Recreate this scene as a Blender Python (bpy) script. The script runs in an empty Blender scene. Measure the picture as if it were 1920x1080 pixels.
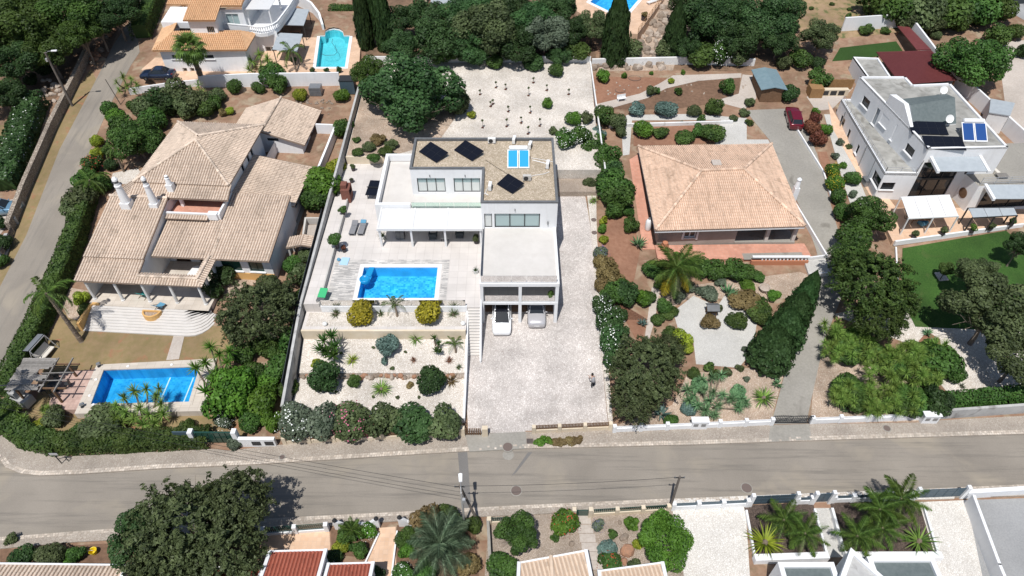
import bpy, bmesh, math, random
from mathutils import Vector, Matrix, noise
R = math.radians
rnd = random.Random(7)
scene = bpy.context.scene
col = scene.collection
# == camera, sky, sun
FPX, PITCH, CAMH = 1290.0, R(45.5), 52.0
cam_d = bpy.data.cameras.new('camera')
cam_d.sensor_width = 36.0
cam_d.lens = FPX / 1920 * 36
cam_d.clip_start, cam_d.clip_end = 0.5, 3000
cam = bpy.data.objects.new('camera', cam_d)
col.objects.link(cam)
cam.location = (0, 0, CAMH)
cam.rotation_euler = (math.pi / 2 - PITCH, 0, 0)
scene.camera = cam
SUN_EL, SUN_AZ = 66.0, 19.0
world = bpy.data.worlds.new('World')
scene.world = world
world.use_nodes = True
wn = world.node_tree.nodes
bg = wn['Background']
sky = wn.new('ShaderNodeTexSky')
sky.sky_type = 'NISHITA'
sky.sun_disc = False
sky.sun_elevation = R(SUN_EL)
sky.sun_rotation = R(180 + SUN_AZ)
sky.dust_density = 0.8
world.node_tree.links.new(sky.outputs[0], bg.inputs[0])
bg.inputs[1].default_value = 0.085
sun_d = bpy.data.lights.new('sun', 'SUN')
sun_d.energy = 4.4
sun_d.angle = R(0.53)
sun_d.color = (1.0, 0.975, 0.94)
sun = bpy.data.objects.new('sun', sun_d)
col.objects.link(sun)
sdir = Vector((math.sin(R(SUN_AZ)) * math.cos(R(SUN_EL)), math.cos(R(SUN_AZ)) * math.cos(R(SUN_EL)), -math.sin(R(SUN_EL))))
sun.rotation_euler = sdir.to_track_quat('-Z', 'Y').to_euler()
sun.location = (-30, -20, 80)
scene.view_settings.view_transform = 'Standard'
scene.view_settings.look = 'None'
scene.view_settings.exposure = 0.04
scene.view_settings.gamma = 1.0
# == site survey: terrain height and where a sight line meets it
SLOPE, YK = 0.105, 35.5
def T(x, y):
    return 0.0 if y <= YK else SLOPE * (min(y, 140) - YK)
def REAR(x, y):
    return 4.9 + 0.065 * (y - 67.5)
_f = Vector((0, math.cos(PITCH), -math.sin(PITCH)))
_u = Vector((0, math.sin(PITCH), math.cos(PITCH)))
def at(px, py, z=None):
    d = Vector(((px - 960) / FPX, 0, 0)) + _u * ((540 - py) / FPX) + _f
    zf = T if z is None else z
    if not callable(zf):
        t = (zf - CAMH) / d.z
        return Vector((0, 0, CAMH)) + d * t
    zz = 2.0
    for _ in range(30):
        p = Vector((0, 0, CAMH)) + d * ((zz - CAMH) / d.z)
        zz = zf(p.x, p.y)
    p.z = zz
    return p
def mpp(p):
    return (Vector(p) - Vector((0, 0, CAMH))).dot(_f) / FPX
# == materials
MATS = {}
def _mat(name):
    m = bpy.data.materials.new(name)
    m.use_nodes = True
    MATS[name] = m
    nt = m.node_tree
    return m, nt, nt.nodes, nt.links, nt.nodes['Principled BSDF']
def rgb(c): return (c[0], c[1], c[2], 1)
def surf(name, c1, c2=None, scale=3.0, rough=0.8, bump=0.0, bscale=None, big=0.15, metal=0.0, spec=0.3, detail=6, stain=None, col_attr=False, streak=None):
    m, nt, n, l, b = _mat(name)
    b.inputs['Roughness'].default_value = rough
    b.inputs['Metallic'].default_value = metal
    b.inputs['Specular IOR Level'].default_value = spec
    tc = n.new('ShaderNodeTexCoord')
    c2 = c2 or tuple(x * 0.85 for x in c1)
    nz = n.new('ShaderNodeTexNoise'); nz.inputs['Scale'].default_value = scale; nz.inputs['Detail'].default_value = detail; nz.inputs['Roughness'].default_value = 0.65
    l.new(tc.outputs['Object'], nz.inputs['Vector'])
    rp = n.new('ShaderNodeValToRGB'); rp.color_ramp.elements[0].position = 0.33; rp.color_ramp.elements[1].position = 0.67
    rp.color_ramp.elements[0].color = rgb(c1); rp.color_ramp.elements[1].color = rgb(c2)
    l.new(nz.outputs['Fac'], rp.inputs[0])
    out = rp.outputs[0]
    if big:
        n2 = n.new('ShaderNodeTexNoise'); n2.inputs['Scale'].default_value = 0.22; n2.inputs['Detail'].default_value = 5
        l.new(tc.outputs['Object'], n2.inputs['Vector'])
        mr = n.new('ShaderNodeMapRange'); mr.inputs['From Min'].default_value = 0.3; mr.inputs['From Max'].default_value = 0.7
        mr.inputs['To Min'].default_value = 1 - big; mr.inputs['To Max'].default_value = 1 + big
        l.new(n2.outputs['Fac'], mr.inputs[0])
        mx = n.new('ShaderNodeMix'); mx.data_type = 'RGBA'; mx.blend_type = 'MULTIPLY'; mx.inputs[0].default_value = 1
        l.new(out, mx.inputs[6]); l.new(mr.outputs[0], mx.inputs[7]); out = mx.outputs[2]
    if stain:
        sc, thr, sw, scale_ = stain
        n3 = n.new('ShaderNodeTexNoise'); n3.inputs['Scale'].default_value = scale_; n3.inputs['Detail'].default_value = 8; n3.inputs['Distortion'].default_value = 0.6
        l.new(tc.outputs['Object'], n3.inputs['Vector'])
        mr = n.new('ShaderNodeMapRange'); mr.inputs['From Min'].default_value = thr; mr.inputs['From Max'].default_value = thr + sw
        l.new(n3.outputs['Fac'], mr.inputs[0])
        mx = n.new('ShaderNodeMix'); mx.data_type = 'RGBA'
        l.new(mr.outputs[0], mx.inputs[0]); l.new(out, mx.inputs[6]); mx.inputs[7].default_value = rgb(sc); out = mx.outputs[2]
    if streak:
        mp = n.new('ShaderNodeMapping'); mp.inputs['Scale'].default_value = streak[2]; l.new(tc.outputs['Object'], mp.inputs[0])
        n5 = n.new('ShaderNodeTexNoise'); n5.inputs['Scale'].default_value = 1.0; n5.inputs['Detail'].default_value = 7; n5.inputs['Roughness'].default_value = 0.7; l.new(mp.outputs[0], n5.inputs['Vector'])
        mr = n.new('ShaderNodeMapRange'); mr.inputs['From Min'].default_value = 0.5; mr.inputs['From Max'].default_value = 0.75; mr.inputs['To Max'].default_value = streak[1]; l.new(n5.outputs['Fac'], mr.inputs[0])
        mx = n.new('ShaderNodeMix'); mx.data_type = 'RGBA'; l.new(mr.outputs[0], mx.inputs[0]); l.new(out, mx.inputs[6]); mx.inputs[7].default_value = rgb(streak[0]); out = mx.outputs[2]
    if col_attr:
        at_ = n.new('ShaderNodeAttribute'); at_.attribute_name = 'tone'
        mx = n.new('ShaderNodeMix'); mx.data_type = 'RGBA'; mx.blend_type = 'MULTIPLY'; mx.inputs[0].default_value = 1
        l.new(out, mx.inputs[6]); l.new(at_.outputs['Color'], mx.inputs[7]); out = mx.outputs[2]
    l.new(out, b.inputs['Base Color'])
    if bump:
        n4 = n.new('ShaderNodeTexNoise'); n4.inputs['Scale'].default_value = bscale or scale * 2; n4.inputs['Detail'].default_value = 4
        l.new(tc.outputs['Object'], n4.inputs['Vector'])
        bp = n.new('ShaderNodeBump'); bp.inputs['Strength'].default_value = 1.0; bp.inputs['Distance'].default_value = bump
        l.new(n4.outputs['Fac'], bp.inputs['Height']); l.new(bp.outputs[0], b.inputs['Normal'])
    return m
def cobble(name, c1, c2, mortar, scale=6.0, rough=0.85, bump=0.02, big=0.12, rand=1.0):
    m, nt, n, l, b = _mat(name)
    b.inputs['Roughness'].default_value = rough
    tc = n.new('ShaderNodeTexCoord')
    v = n.new('ShaderNodeTexVoronoi'); v.inputs['Scale'].default_value = scale; v.inputs['Randomness'].default_value = rand
    e = n.new('ShaderNodeTexVoronoi'); e.feature = 'DISTANCE_TO_EDGE'; e.inputs['Scale'].default_value = scale; e.inputs['Randomness'].default_value = rand
    l.new(tc.outputs['Object'], v.inputs['Vector']); l.new(tc.outputs['Object'], e.inputs['Vector'])
    rp = n.new('ShaderNodeValToRGB'); rp.color_ramp.elements[0].color = rgb(c1); rp.color_ramp.elements[1].color = rgb(c2)
    l.new(v.outputs['Color'], rp.inputs[0])
    mr = n.new('ShaderNodeMapRange'); mr.inputs['From Min'].default_value = 0.02; mr.inputs['From Max'].default_value = 0.12
    l.new(e.outputs['Distance'], mr.inputs[0])
    mx = n.new('ShaderNodeMix'); mx.data_type = 'RGBA'; l.new(mr.outputs[0], mx.inputs[0]); mx.inputs[6].default_value = rgb(mortar); l.new(rp.outputs[0], mx.inputs[7])
    n2 = n.new('ShaderNodeTexNoise'); n2.inputs['Scale'].default_value = 0.35; n2.inputs['Detail'].default_value = 6; l.new(tc.outputs['Object'], n2.inputs['Vector'])
    m2 = n.new('ShaderNodeMapRange'); m2.inputs['From Min'].default_value = 0.3; m2.inputs['From Max'].default_value = 0.7; m2.inputs['To Min'].default_value = 1 - big; m2.inputs['To Max'].default_value = 1 + big
    l.new(n2.outputs['Fac'], m2.inputs[0])
    my = n.new('ShaderNodeMix'); my.data_type = 'RGBA'; my.blend_type = 'MULTIPLY'; my.inputs[0].default_value = 1; l.new(mx.outputs[2], my.inputs[6]); l.new(m2.outputs[0], my.inputs[7])
    l.new(my.outputs[2], b.inputs['Base Color'])
    bp = n.new('ShaderNodeBump'); bp.inputs['Strength'].default_value = 1; bp.inputs['Distance'].default_value = bump
    l.new(mr.outputs[0], bp.inputs['Height']); l.new(bp.outputs[0], b.inputs['Normal'])
    return m
def tiles(name, c1, c2, joint, w=0.5, h=0.5, gap=0.012, rough=0.6, offset=0.0, big=0.08):
    m, nt, n, l, b = _mat(name)
    b.inputs['Roughness'].default_value = rough
    tc = n.new('ShaderNodeTexCoord')
    br = n.new('ShaderNodeTexBrick'); br.offset = offset; br.inputs['Scale'].default_value = 1.0
    br.inputs['Color1'].default_value = rgb(c1); br.inputs['Color2'].default_value = rgb(c2); br.inputs['Mortar'].default_value = rgb(joint)
    br.inputs['Mortar Size'].default_value = gap; br.inputs['Brick Width'].default_value = w; br.inputs['Row Height'].default_value = h
    l.new(tc.outputs['Object'], br.inputs['Vector'])
    n2 = n.new('ShaderNodeTexNoise'); n2.inputs['Scale'].default_value = 0.6; n2.inputs['Detail'].default_value = 7; l.new(tc.outputs['Object'], n2.inputs['Vector'])
    m2 = n.new('ShaderNodeMapRange'); m2.inputs['From Min'].default_value = 0.3; m2.inputs['From Max'].default_value = 0.7; m2.inputs['To Min'].default_value = 1 - big; m2.inputs['To Max'].default_value = 1 + big
    l.new(n2.outputs['Fac'], m2.inputs[0])
    my = n.new('ShaderNodeMix'); my.data_type = 'RGBA'; my.blend_type = 'MULTIPLY'; my.inputs[0].default_value = 1; l.new(br.outputs['Color'], my.inputs[6]); l.new(m2.outputs[0], my.inputs[7])
    l.new(my.outputs[2], b.inputs['Base Color'])
    return m
def leafmat(name, dark, light, trans=0.25):
    m, nt, n, l, b = _mat(name)
    n.remove(b)
    a = n.new('ShaderNodeAttribute'); a.attribute_name = 'tone'
    oi = n.new('ShaderNodeObjectInfo')
    mx = n.new('ShaderNodeMix'); mx.data_type = 'RGBA'; mx.inputs[6].default_value = rgb(dark); mx.inputs[7].default_value = rgb(light)
    l.new(a.outputs['Fac'], mx.inputs[0])
    hs = n.new('ShaderNodeHueSaturation')
    mr = n.new('ShaderNodeMapRange'); mr.inputs['To Min'].default_value = 0.8; mr.inputs['To Max'].default_value = 1.2; l.new(oi.outputs['Random'], mr.inputs[0])
    l.new(mr.outputs[0], hs.inputs['Value']); l.new(mx.outputs[2], hs.inputs['Color'])
    mh = n.new('ShaderNodeMapRange'); mh.inputs['To Min'].default_value = 0.485; mh.inputs['To Max'].default_value = 0.51; l.new(oi.outputs['Random'], mh.inputs[0]); l.new(mh.outputs[0], hs.inputs['Hue'])
    p = n.new('ShaderNodeBsdfPrincipled'); p.inputs['Roughness'].default_value = 0.55; p.inputs['Specular IOR Level'].default_value = 0.25
    tr = n.new('ShaderNodeBsdfTranslucent')
    ms = n.new('ShaderNodeMixShader'); ms.inputs[0].default_value = trans
    l.new(hs.outputs[0], p.inputs['Base Color']); l.new(hs.outputs[0], tr.inputs['Color'])
    l.new(p.outputs[0], ms.inputs[1]); l.new(tr.outputs[0], ms.inputs[2]); l.new(ms.outputs[0], n['Material Output'].inputs[0])
    return m
def glassmat(name, tint, alpha=0.25, rough=0.03):
    m, nt, n, l, b = _mat(name)
    n.remove(b)
    t = n.new('ShaderNodeBsdfTransparent'); t.inputs[0].default_value = rgb(tint)
    g = n.new('ShaderNodeBsdfGlossy'); g.inputs['Roughness'].default_value = rough
    d = n.new('ShaderNodeBsdfDiffuse'); d.inputs[0].default_value = rgb(tint)
    fr = n.new('ShaderNodeFresnel'); fr.inputs[0].default_value = 1.45
    m1 = n.new('ShaderNodeMixShader'); m1.inputs[0].default_value = alpha
    l.new(t.outputs[0], m1.inputs[1]); l.new(d.outputs[0], m1.inputs[2])
    m2 = n.new('ShaderNodeMixShader'); l.new(fr.outputs[0], m2.inputs[0]); l.new(m1.outputs[0], m2.inputs[1]); l.new(g.outputs[0], m2.inputs[2])
    l.new(m2.outputs[0], n['Material Output'].inputs[0])
    return m
def watermat(name, tint):
    m, nt, n, l, b = _mat(name)
    n.remove(b)
    t = n.new('ShaderNodeBsdfTransparent'); t.inputs[0].default_value = rgb(tint)
    g = n.new('ShaderNodeBsdfGlossy'); g.inputs['Roughness'].default_value = 0.04
    fr = n.new('ShaderNodeFresnel'); fr.inputs[0].default_value = 1.33
    tc = n.new('ShaderNodeTexCoord')
    nz = n.new('ShaderNodeTexNoise'); nz.inputs['Scale'].default_value = 2.2; nz.inputs['Detail'].default_value = 3
    l.new(tc.outputs['Object'], nz.inputs['Vector'])
    bp = n.new('ShaderNodeBump'); bp.inputs['Distance'].default_value = 0.03; l.new(nz.outputs['Fac'], bp.inputs['Height'])
    l.new(bp.outputs[0], g.inputs['Normal']); l.new(bp.outputs[0], fr.inputs['Normal'])
    ms = n.new('ShaderNodeMixShader'); l.new(fr.outputs[0], ms.inputs[0]); l.new(t.outputs[0], ms.inputs[1]); l.new(g.outputs[0], ms.inputs[2])
    l.new(ms.outputs[0], n['Material Output'].inputs[0])
    return m
def plain(name, c, rough=0.5, metal=0.0, spec=0.4, coat=0.0):
    m, nt, n, l, b = _mat(name)
    b.inputs['Base Color'].default_value = rgb(c); b.inputs['Roughness'].default_value = rough; b.inputs['Metallic'].default_value = metal
    b.inputs['Specular IOR Level'].default_value = spec; b.inputs['Coat Weight'].default_value = coat
    return m
# == mesh builder and object helpers
ORG = {}
class Frame:
    def __init__(s, x, y, deg, z=0.0): s.M = Matrix.Translation((x, y, z)) @ Matrix.Rotation(R(deg), 4, 'Z')
    def __call__(s, u, v, z): return s.M @ Vector((u, v, z))
class MB:
    def __init__(s, fr=None):
        s.V = []; s.F = []; s.tone = []; s.M = fr.M if isinstance(fr, Frame) else fr; s.t = 1.0; s.mi = []; s.m = 0
    def v(s, p):
        p = Vector(p)
        if s.M is not None: p = s.M @ p
        s.V.append(p); return len(s.V) - 1
    def f(s, ids): s.F.append(tuple(ids)); s.tone.append(s.t); s.mi.append(s.m)
    def face(s, pts): s.f([s.v(p) for p in pts])
    def box(s, x0, x1, y0, y1, z0, z1):
        i = [s.v(p) for p in ((x0,y0,z0),(x1,y0,z0),(x1,y1,z0),(x0,y1,z0),(x0,y0,z1),(x1,y0,z1),(x1,y1,z1),(x0,y1,z1))]
        for q in ((0,3,2,1),(4,5,6,7),(0,1,5,4),(1,2,6,5),(2,3,7,6),(3,0,4,7)): s.f([i[k] for k in q])
        return s
    def slab(s, top, depth):
        a = 0.0
        for i in range(len(top)):
            p, q = top[i], top[(i + 1) % len(top)]; a += p[0] * q[1] - q[0] * p[1]
        if a < 0: top = list(reversed(top))
        n = len(top)
        t = [s.v(p) for p in top]; b = [s.v((p[0], p[1], (p[2] - depth) if not isinstance(depth, tuple) else depth[0])) for p in top]
        s.f(t); s.f(b[::-1])
        for i in range(n): j = (i + 1) % n; s.f((t[i], b[i], b[j], t[j]))
        return s
    def bar(s, p, q, w, h=None):
        p = Vector(p); q = Vector(q); h = h or w; d = (q - p).normalized()
        a = d.cross(Vector((0, 0, 1)))
        if a.length < 1e-3: a = Vector((1, 0, 0))
        a.normalize(); b = a.cross(d).normalized()
        i = [s.v(c + a * (sx * w / 2) + b * (sy * h / 2)) for c in (p, q) for sx, sy in ((-1,-1),(1,-1),(1,1),(-1,1))]
        for k in range(4): s.f((i[k], i[(k+1)%4], i[4+(k+1)%4], i[4+k]))
        s.f(i[0:4][::-1]); s.f(i[4:8])
        return s
    def tube(s, pts, rad, n=8, cap=True):
        pts = [Vector(p) for p in pts]
        if not isinstance(rad, (list, tuple)): rad = [rad] * len(pts)
        rings = []
        for k, p in enumerate(pts):
            d = (pts[min(k+1, len(pts)-1)] - pts[max(k-1, 0)]).normalized()
            a = d.cross(Vector((0.13, 0.9, 0.41))).normalized(); b = d.cross(a)
            rings.append([s.v(p + (a * math.cos(2*math.pi*i/n) + b * math.sin(2*math.pi*i/n)) * rad[k]) for i in range(n)])
        for k in range(len(pts)-1):
            for i in range(n): j = (i+1) % n; s.f((rings[k][i], rings[k][j], rings[k+1][j], rings[k+1][i]))
        if cap: s.f(rings[0][::-1]); s.f(rings[-1])
        return s
    def lathe(s, c, prof, n=16, sx=1.0, sy=1.0):
        c = Vector(c); rings = []
        for r, z in prof:
            rings.append([s.v(c + Vector((r*sx*math.cos(2*math.pi*i/n), r*sy*math.sin(2*math.pi*i/n), z))) for i in range(n)])
        for k in range(len(prof)-1):
            for i in range(n): j = (i+1) % n; s.f((rings[k][i], rings[k][j], rings[k+1][j], rings[k+1][i]))
        s.f(rings[0][::-1]); s.f(rings[-1])
        return s
    def holes(s, outer, inner, zf):
        from mathutils.geometry import tessellate_polygon
        loops = [[Vector((p[0], p[1], 0)) for p in L] for L in [outer] + inner]
        flat = [p for L in loops for p in L]
        ids = [s.v((p.x, p.y, zf(p.x, p.y))) for p in flat]
        for tri in tessellate_polygon(loops):
            a, b, c = (flat[k] for k in tri)
            if (b - a).cross(c - a).z < 0: tri = tri[::-1]
            s.f([ids[k] for k in tri])
        return s
    def mesh(s, name, org=(0,0,0), smooth=False):
        me = bpy.data.meshes.new(name); o = Vector(org)
        me.from_pydata([tuple(p - o) for p in s.V], [], s.F)
        at_ = me.attributes.new('tone', 'FLOAT', 'FACE')
        at_.data.foreach_set('value', s.tone)
        if any(s.mi): me.polygons.foreach_set('material_index', s.mi)
        if smooth: me.polygons.foreach_set('use_smooth', [True] * len(s.F))
        me.update()
        return me
    def build(s, name, mat, parent=None, smooth=False, local=False, org=None, mats=None, bevel=0.0):
        o = ORG.get(parent.name, Vector()) if parent else Vector()
        if local: o = Vector()
        if org is not None: o = Vector(org)
        me = s.mesh(name, o, smooth)
        for mm in (mats or [mat]): me.materials.append(MATS[mm] if isinstance(mm, str) else mm)
        ob = bpy.data.objects.new(name, me); col.objects.link(ob)
        if parent: ob.parent = parent; ORG[ob.name] = o
        else: ob.location = o; ORG[ob.name] = o
        if bevel:
            bv = ob.modifiers.new('bevel', 'BEVEL'); bv.width = bevel; bv.segments = 2; bv.limit_method = 'ANGLE'
        return ob
def tag(o, label=None, cat=None, group=None, kind=None):
    if label: o['label'] = label
    if cat: o['category'] = cat
    if group: o['group'] = group
    if kind: o['kind'] = kind
    return o
def thing(name, loc, label, cat, group=None, rz=0.0, sc=1.0):
    e = bpy.data.objects.new(name, None); col.objects.link(e)
    e.empty_display_size = 0.3
    e.location = loc; e.rotation_euler = (0, 0, rz); e.scale = (sc, sc, sc) if not isinstance(sc, tuple) else sc
    ORG[e.name] = Vector(loc)
    return tag(e, label, cat, group)
def inst(me, name, mat=None, parent=None, loc=(0,0,0), rot=(0,0,0), sc=(1,1,1)):
    ob = bpy.data.objects.new(name, me); col.objects.link(ob)
    ob.location = loc; ob.rotation_euler = rot; ob.scale = sc if isinstance(sc, (tuple, list, Vector)) else (sc, sc, sc)
    if parent: ob.parent = parent
    if mat:
        ob.material_slots[0].link = 'OBJECT'; ob.material_slots[0].material = MATS[mat]
    return ob
def struct(ob): ob['kind'] = 'structure'; return ob
def clipY(poly, y0, keep_low):
    out = []
    for i in range(len(poly)):
        a, b = poly[i], poly[(i+1) % len(poly)]
        ia = (a[1] <= y0) == keep_low; ib = (b[1] <= y0) == keep_low
        if ia: out.append(a)
        if ia != ib:
            t = (y0 - a[1]) / (b[1] - a[1]); out.append((a[0] + t * (b[0]-a[0]), y0))
    return out
def patch(name, pts, mat, off, z=None, depth=0.25, px=True, parent=None):
    pl = [at(p[0], p[1], z) if px else Vector((p[0], p[1], 0)) for p in pts]
    pl = [(p.x, p.y) for p in pl]
    zf = T if z is None else (z if callable(z) else (lambda x, y: z))
    mb = MB()
    for part in ([clipY(pl, YK, True), clipY(pl, YK, False)] if z is None else [pl]):
        if len(part) >= 3: mb.slab([(x, y, (0 if z is None and part[0][1] <= YK and all(q[1] <= YK + 1e-6 for q in part) else zf(x, y)) + off) for x, y in part], depth)
    ob = mb.build(name, mat, parent)
    if not parent: struct(ob)
    return ob
# == materials in use
surf('soil', (0.235,0.135,0.088), (0.30,0.20,0.135), 1.2, 0.95, 0.03, 6, 0.25, stain=((0.34,0.27,0.19), 0.54, 0.14, 0.55), streak=((0.12,0.10,0.05), 0.65, (0.7,0.9,1)))
surf('red_soil', (0.225,0.112,0.07), (0.285,0.155,0.10), 2.5, 0.95, 0.03, 8, 0.18)
surf('dark_soil', (0.13,0.078,0.05), (0.2,0.12,0.078), 2.5, 0.95, 0.03, 8, 0.2)
surf('dry_grass', (0.27,0.19,0.105), (0.21,0.165,0.075), 1.6, 0.95, 0.03, 14, 0.2, stain=((0.30,0.15,0.085), 0.58, 0.12, 0.7))
surf('scrub_ground', (0.33,0.22,0.14), (0.22,0.17,0.08), 0.9, 0.95, 0.04, 9, 0.2, stain=((0.12,0.13,0.05), 0.55, 0.1, 0.9))
surf('forest_floor', (0.13,0.085,0.055), (0.22,0.14,0.09), 1.5, 0.95, 0.05, 5, 0.3)
surf('lawn', (0.026,0.075,0.012), (0.055,0.12,0.022), 7, 0.95, 0.05, 40, 0.3, stain=((0.085,0.12,0.035), 0.6, 0.15, 0.5))
surf('lawn_dark', (0.022,0.06,0.01), (0.04,0.085,0.018), 9, 0.95, 0.05, 40, 0.2)
surf('asphalt', (0.235,0.207,0.173), (0.28,0.249,0.21), 14, 0.92, 0.006, 60, 0.12, stain=((0.31,0.27,0.215), 0.55, 0.14, 0.2), streak=((0.14,0.128,0.112), 0.9, (0.09,1.7,1.0)))
surf('asphalt_side', (0.235,0.207,0.173), (0.28,0.249,0.21), 14, 0.92, 0.006, 60, 0.12, stain=((0.31,0.27,0.215), 0.55, 0.14, 0.2), streak=((0.16,0.147,0.13), 0.7, (1.7,0.09,1.0)))
surf('asphalt_patch', (0.15,0.142,0.135), (0.19,0.18,0.168), 18, 0.92, 0.006, 60, 0.12)
surf('grey_tarmac', (0.27,0.27,0.27), (0.33,0.33,0.325), 8, 0.92, 0.006, 60, 0.15, stain=((0.2,0.2,0.2), 0.6, 0.1, 0.5))
surf('concrete', (0.26,0.245,0.215), (0.32,0.30,0.265), 5, 0.9, 0.008, 30, 0.13, stain=((0.2,0.185,0.16), 0.6, 0.1, 0.45))
surf('path_concrete', (0.42,0.36,0.31), (0.5,0.45,0.40), 5, 0.9, 0.008, 30, 0.15)
cobble('pavement', (0.31,0.27,0.225), (0.41,0.365,0.31), (0.27,0.22,0.18), 7, 0.9, 0.006, 0.16)
cobble('drive_setts', (0.44,0.40,0.37), (0.66,0.615,0.575), (0.38,0.335,0.305), 6, 0.85, 0.003, 0.2)
cobble('white_setts', (0.60,0.57,0.52), (0.76,0.73,0.68), (0.50,0.46,0.41), 6.5, 0.85, 0.006, 0.1)
cobble('white_gravel', (0.52,0.475,0.42), (0.73,0.685,0.63), (0.43,0.37,0.305), 7, 0.95, 0.008, 0.17)
cobble('grey_gravel', (0.47,0.46,0.43), (0.62,0.605,0.57), (0.44,0.42,0.385), 12, 0.95, 0.008, 0.1)
cobble('pink_gravel', (0.36,0.29,0.23), (0.5,0.42,0.35), (0.3,0.23,0.17), 10, 0.95, 0.02, 0.18)
cobble('stony_ground', (0.38,0.29,0.22), (0.54,0.45,0.36), (0.35,0.24,0.17), 7, 0.95, 0.02, 0.3)
cobble('mulch', (0.085,0.06,0.048), (0.17,0.125,0.10), (0.05,0.035,0.03), 9, 0.95, 0.03, 0.25)
cobble('rubble_wall', (0.27,0.225,0.18), (0.42,0.36,0.29), (0.17,0.13,0.1), 4, 0.95, 0.03, 0.2)
tiles('terrace_tile', (0.58,0.54,0.505), (0.615,0.575,0.54), (0.45,0.41,0.38), 0.9, 0.9, 0.012)
tiles('slate_tile', (0.33,0.32,0.31), (0.62,0.59,0.55), (0.44,0.41,0.38), 0.55, 0.14, 0.012, 0.8, 0.5, 0.2)
tiles('terracotta_floor', (0.50,0.235,0.16), (0.57,0.29,0.205), (0.44,0.26,0.2), 0.33, 0.33, 0.012, 0.8, 0.0, 0.14)
tiles('peach_floor', (0.60,0.40,0.265), (0.66,0.46,0.32), (0.55,0.40,0.3), 0.33, 0.33, 0.01, 0.8, 0.0, 0.12)
tiles('pink_floor', (0.42,0.28,0.23), (0.50,0.35,0.29), (0.36,0.25,0.21), 0.3, 0.3, 0.012, 0.85, 0.0, 0.2)
tiles('stone_slab', (0.52,0.46,0.39), (0.58,0.52,0.45), (0.40,0.34,0.28), 0.8, 0.6, 0.012, 0.8, 0.0, 0.1)
tiles('pool_blue', (0.005,0.29,0.63), (0.09,0.58,0.88), (0.06,0.48,0.8), 0.22, 0.22, 0.012, 0.4, 0.0, 0.22)
tiles('pool_deep', (0.006,0.27,0.58), (0.04,0.42,0.72), (0.04,0.38,0.68), 0.22, 0.22, 0.012, 0.4, 0.0, 0.22)
tiles('pool_turquoise', (0.10,0.55,0.60), (0.16,0.63,0.68), (0.2,0.66,0.7), 0.22, 0.22, 0.012, 0.4, 0.0, 0.1)
watermat('pool_water', (0.80,0.95,0.985))
surf('white_wall', (0.79,0.795,0.80), (0.76,0.765,0.77), 1.5, 0.75, 0.003, 30, 0.06, streak=((0.56,0.55,0.53), 0.3, (2.6,2.6,0.35)))
surf('white_wall_aged', (0.76,0.755,0.74), (0.66,0.655,0.64), 0.9, 0.8, 0.004, 30, 0.1, stain=((0.5,0.48,0.45), 0.6, 0.12, 1.2))
surf('grey_wall', (0.36,0.355,0.345), (0.46,0.455,0.44), 1.2, 0.9, 0.006, 20, 0.15, stain=((0.26,0.25,0.24), 0.58, 0.12, 0.9))
surf('cream_wall', (0.62,0.52,0.38), (0.68,0.59,0.46), 1.2, 0.85, 0.004, 20, 0.1)
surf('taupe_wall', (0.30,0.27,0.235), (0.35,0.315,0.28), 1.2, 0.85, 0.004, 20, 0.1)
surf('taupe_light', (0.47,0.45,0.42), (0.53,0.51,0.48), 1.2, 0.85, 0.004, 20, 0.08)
surf('ochre_paint', (0.62,0.36,0.13), (0.68,0.42,0.17), 2, 0.8, 0.003, 20, 0.1)
surf('roof_white', (0.56,0.53,0.495), (0.61,0.58,0.545), 1.0, 0.8, 0.002, 20, 0.05, stain=((0.54,0.505,0.465), 0.6, 0.15, 0.4))
cobble('roof_gravel', (0.36,0.29,0.20), (0.66,0.56,0.44), (0.33,0.26,0.18), 6, 0.95, 0.02, 0.1)
surf('roof_membrane', (0.25,0.245,0.225), (0.38,0.37,0.34), 0.9, 0.9, 0.004, 20, 0.18, stain=((0.2,0.19,0.17), 0.55, 0.15, 0.7))
surf('roof_slate', (0.105,0.13,0.13), (0.145,0.17,0.17), 3, 0.7, 0.004, 30, 0.08)
surf('dark_coping', (0.115,0.12,0.125), (0.16,0.165,0.17), 3, 0.55, 0.0, 20, 0.08)
surf('tile_sand', (0.66,0.54,0.435), (0.58,0.465,0.37), 2.6, 0.9, 0.0, 20, 0.12, stain=((0.27,0.215,0.165), 0.60, 0.2, 1.1), col_attr=True, streak=((0.25,0.20,0.15), 0.6, (1.4,0.3,1)))
surf('tile_peach', (0.72,0.53,0.40), (0.66,0.465,0.34), 2.2, 0.9, 0.0, 20, 0.1, stain=((0.30,0.21,0.145), 0.60, 0.22, 0.7), col_attr=True, streak=((0.24,0.165,0.11), 0.7, (2.2,0.25,1)))
surf('tile_orange', (0.70,0.45,0.265), (0.63,0.385,0.215), 2.2, 0.9, 0.0, 20, 0.1, col_attr=True)
surf('tile_red', (0.40,0.125,0.08), (0.34,0.10,0.064), 2.2, 0.85, 0.0, 20, 0.1, col_attr=True)
surf('tile_pale', (0.68,0.53,0.40), (0.62,0.48,0.36), 2.2, 0.9, 0.0, 20, 0.1, col_attr=True)
surf('maroon_metal', (0.135,0.036,0.037), (0.165,0.048,0.047), 3, 0.45, 0.0, 20, 0.08)
surf('old_wood', (0.27,0.255,0.235), (0.18,0.165,0.15), 5, 0.9, 0.004, 30, 0.15, col_attr=True)
surf('brown_wood', (0.20,0.12,0.07), (0.14,0.08,0.045), 4, 0.8, 0.003, 30, 0.12)
surf('honey_wood', (0.34,0.20,0.09), (0.27,0.15,0.065), 4, 0.8, 0.003, 30, 0.12)
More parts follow.
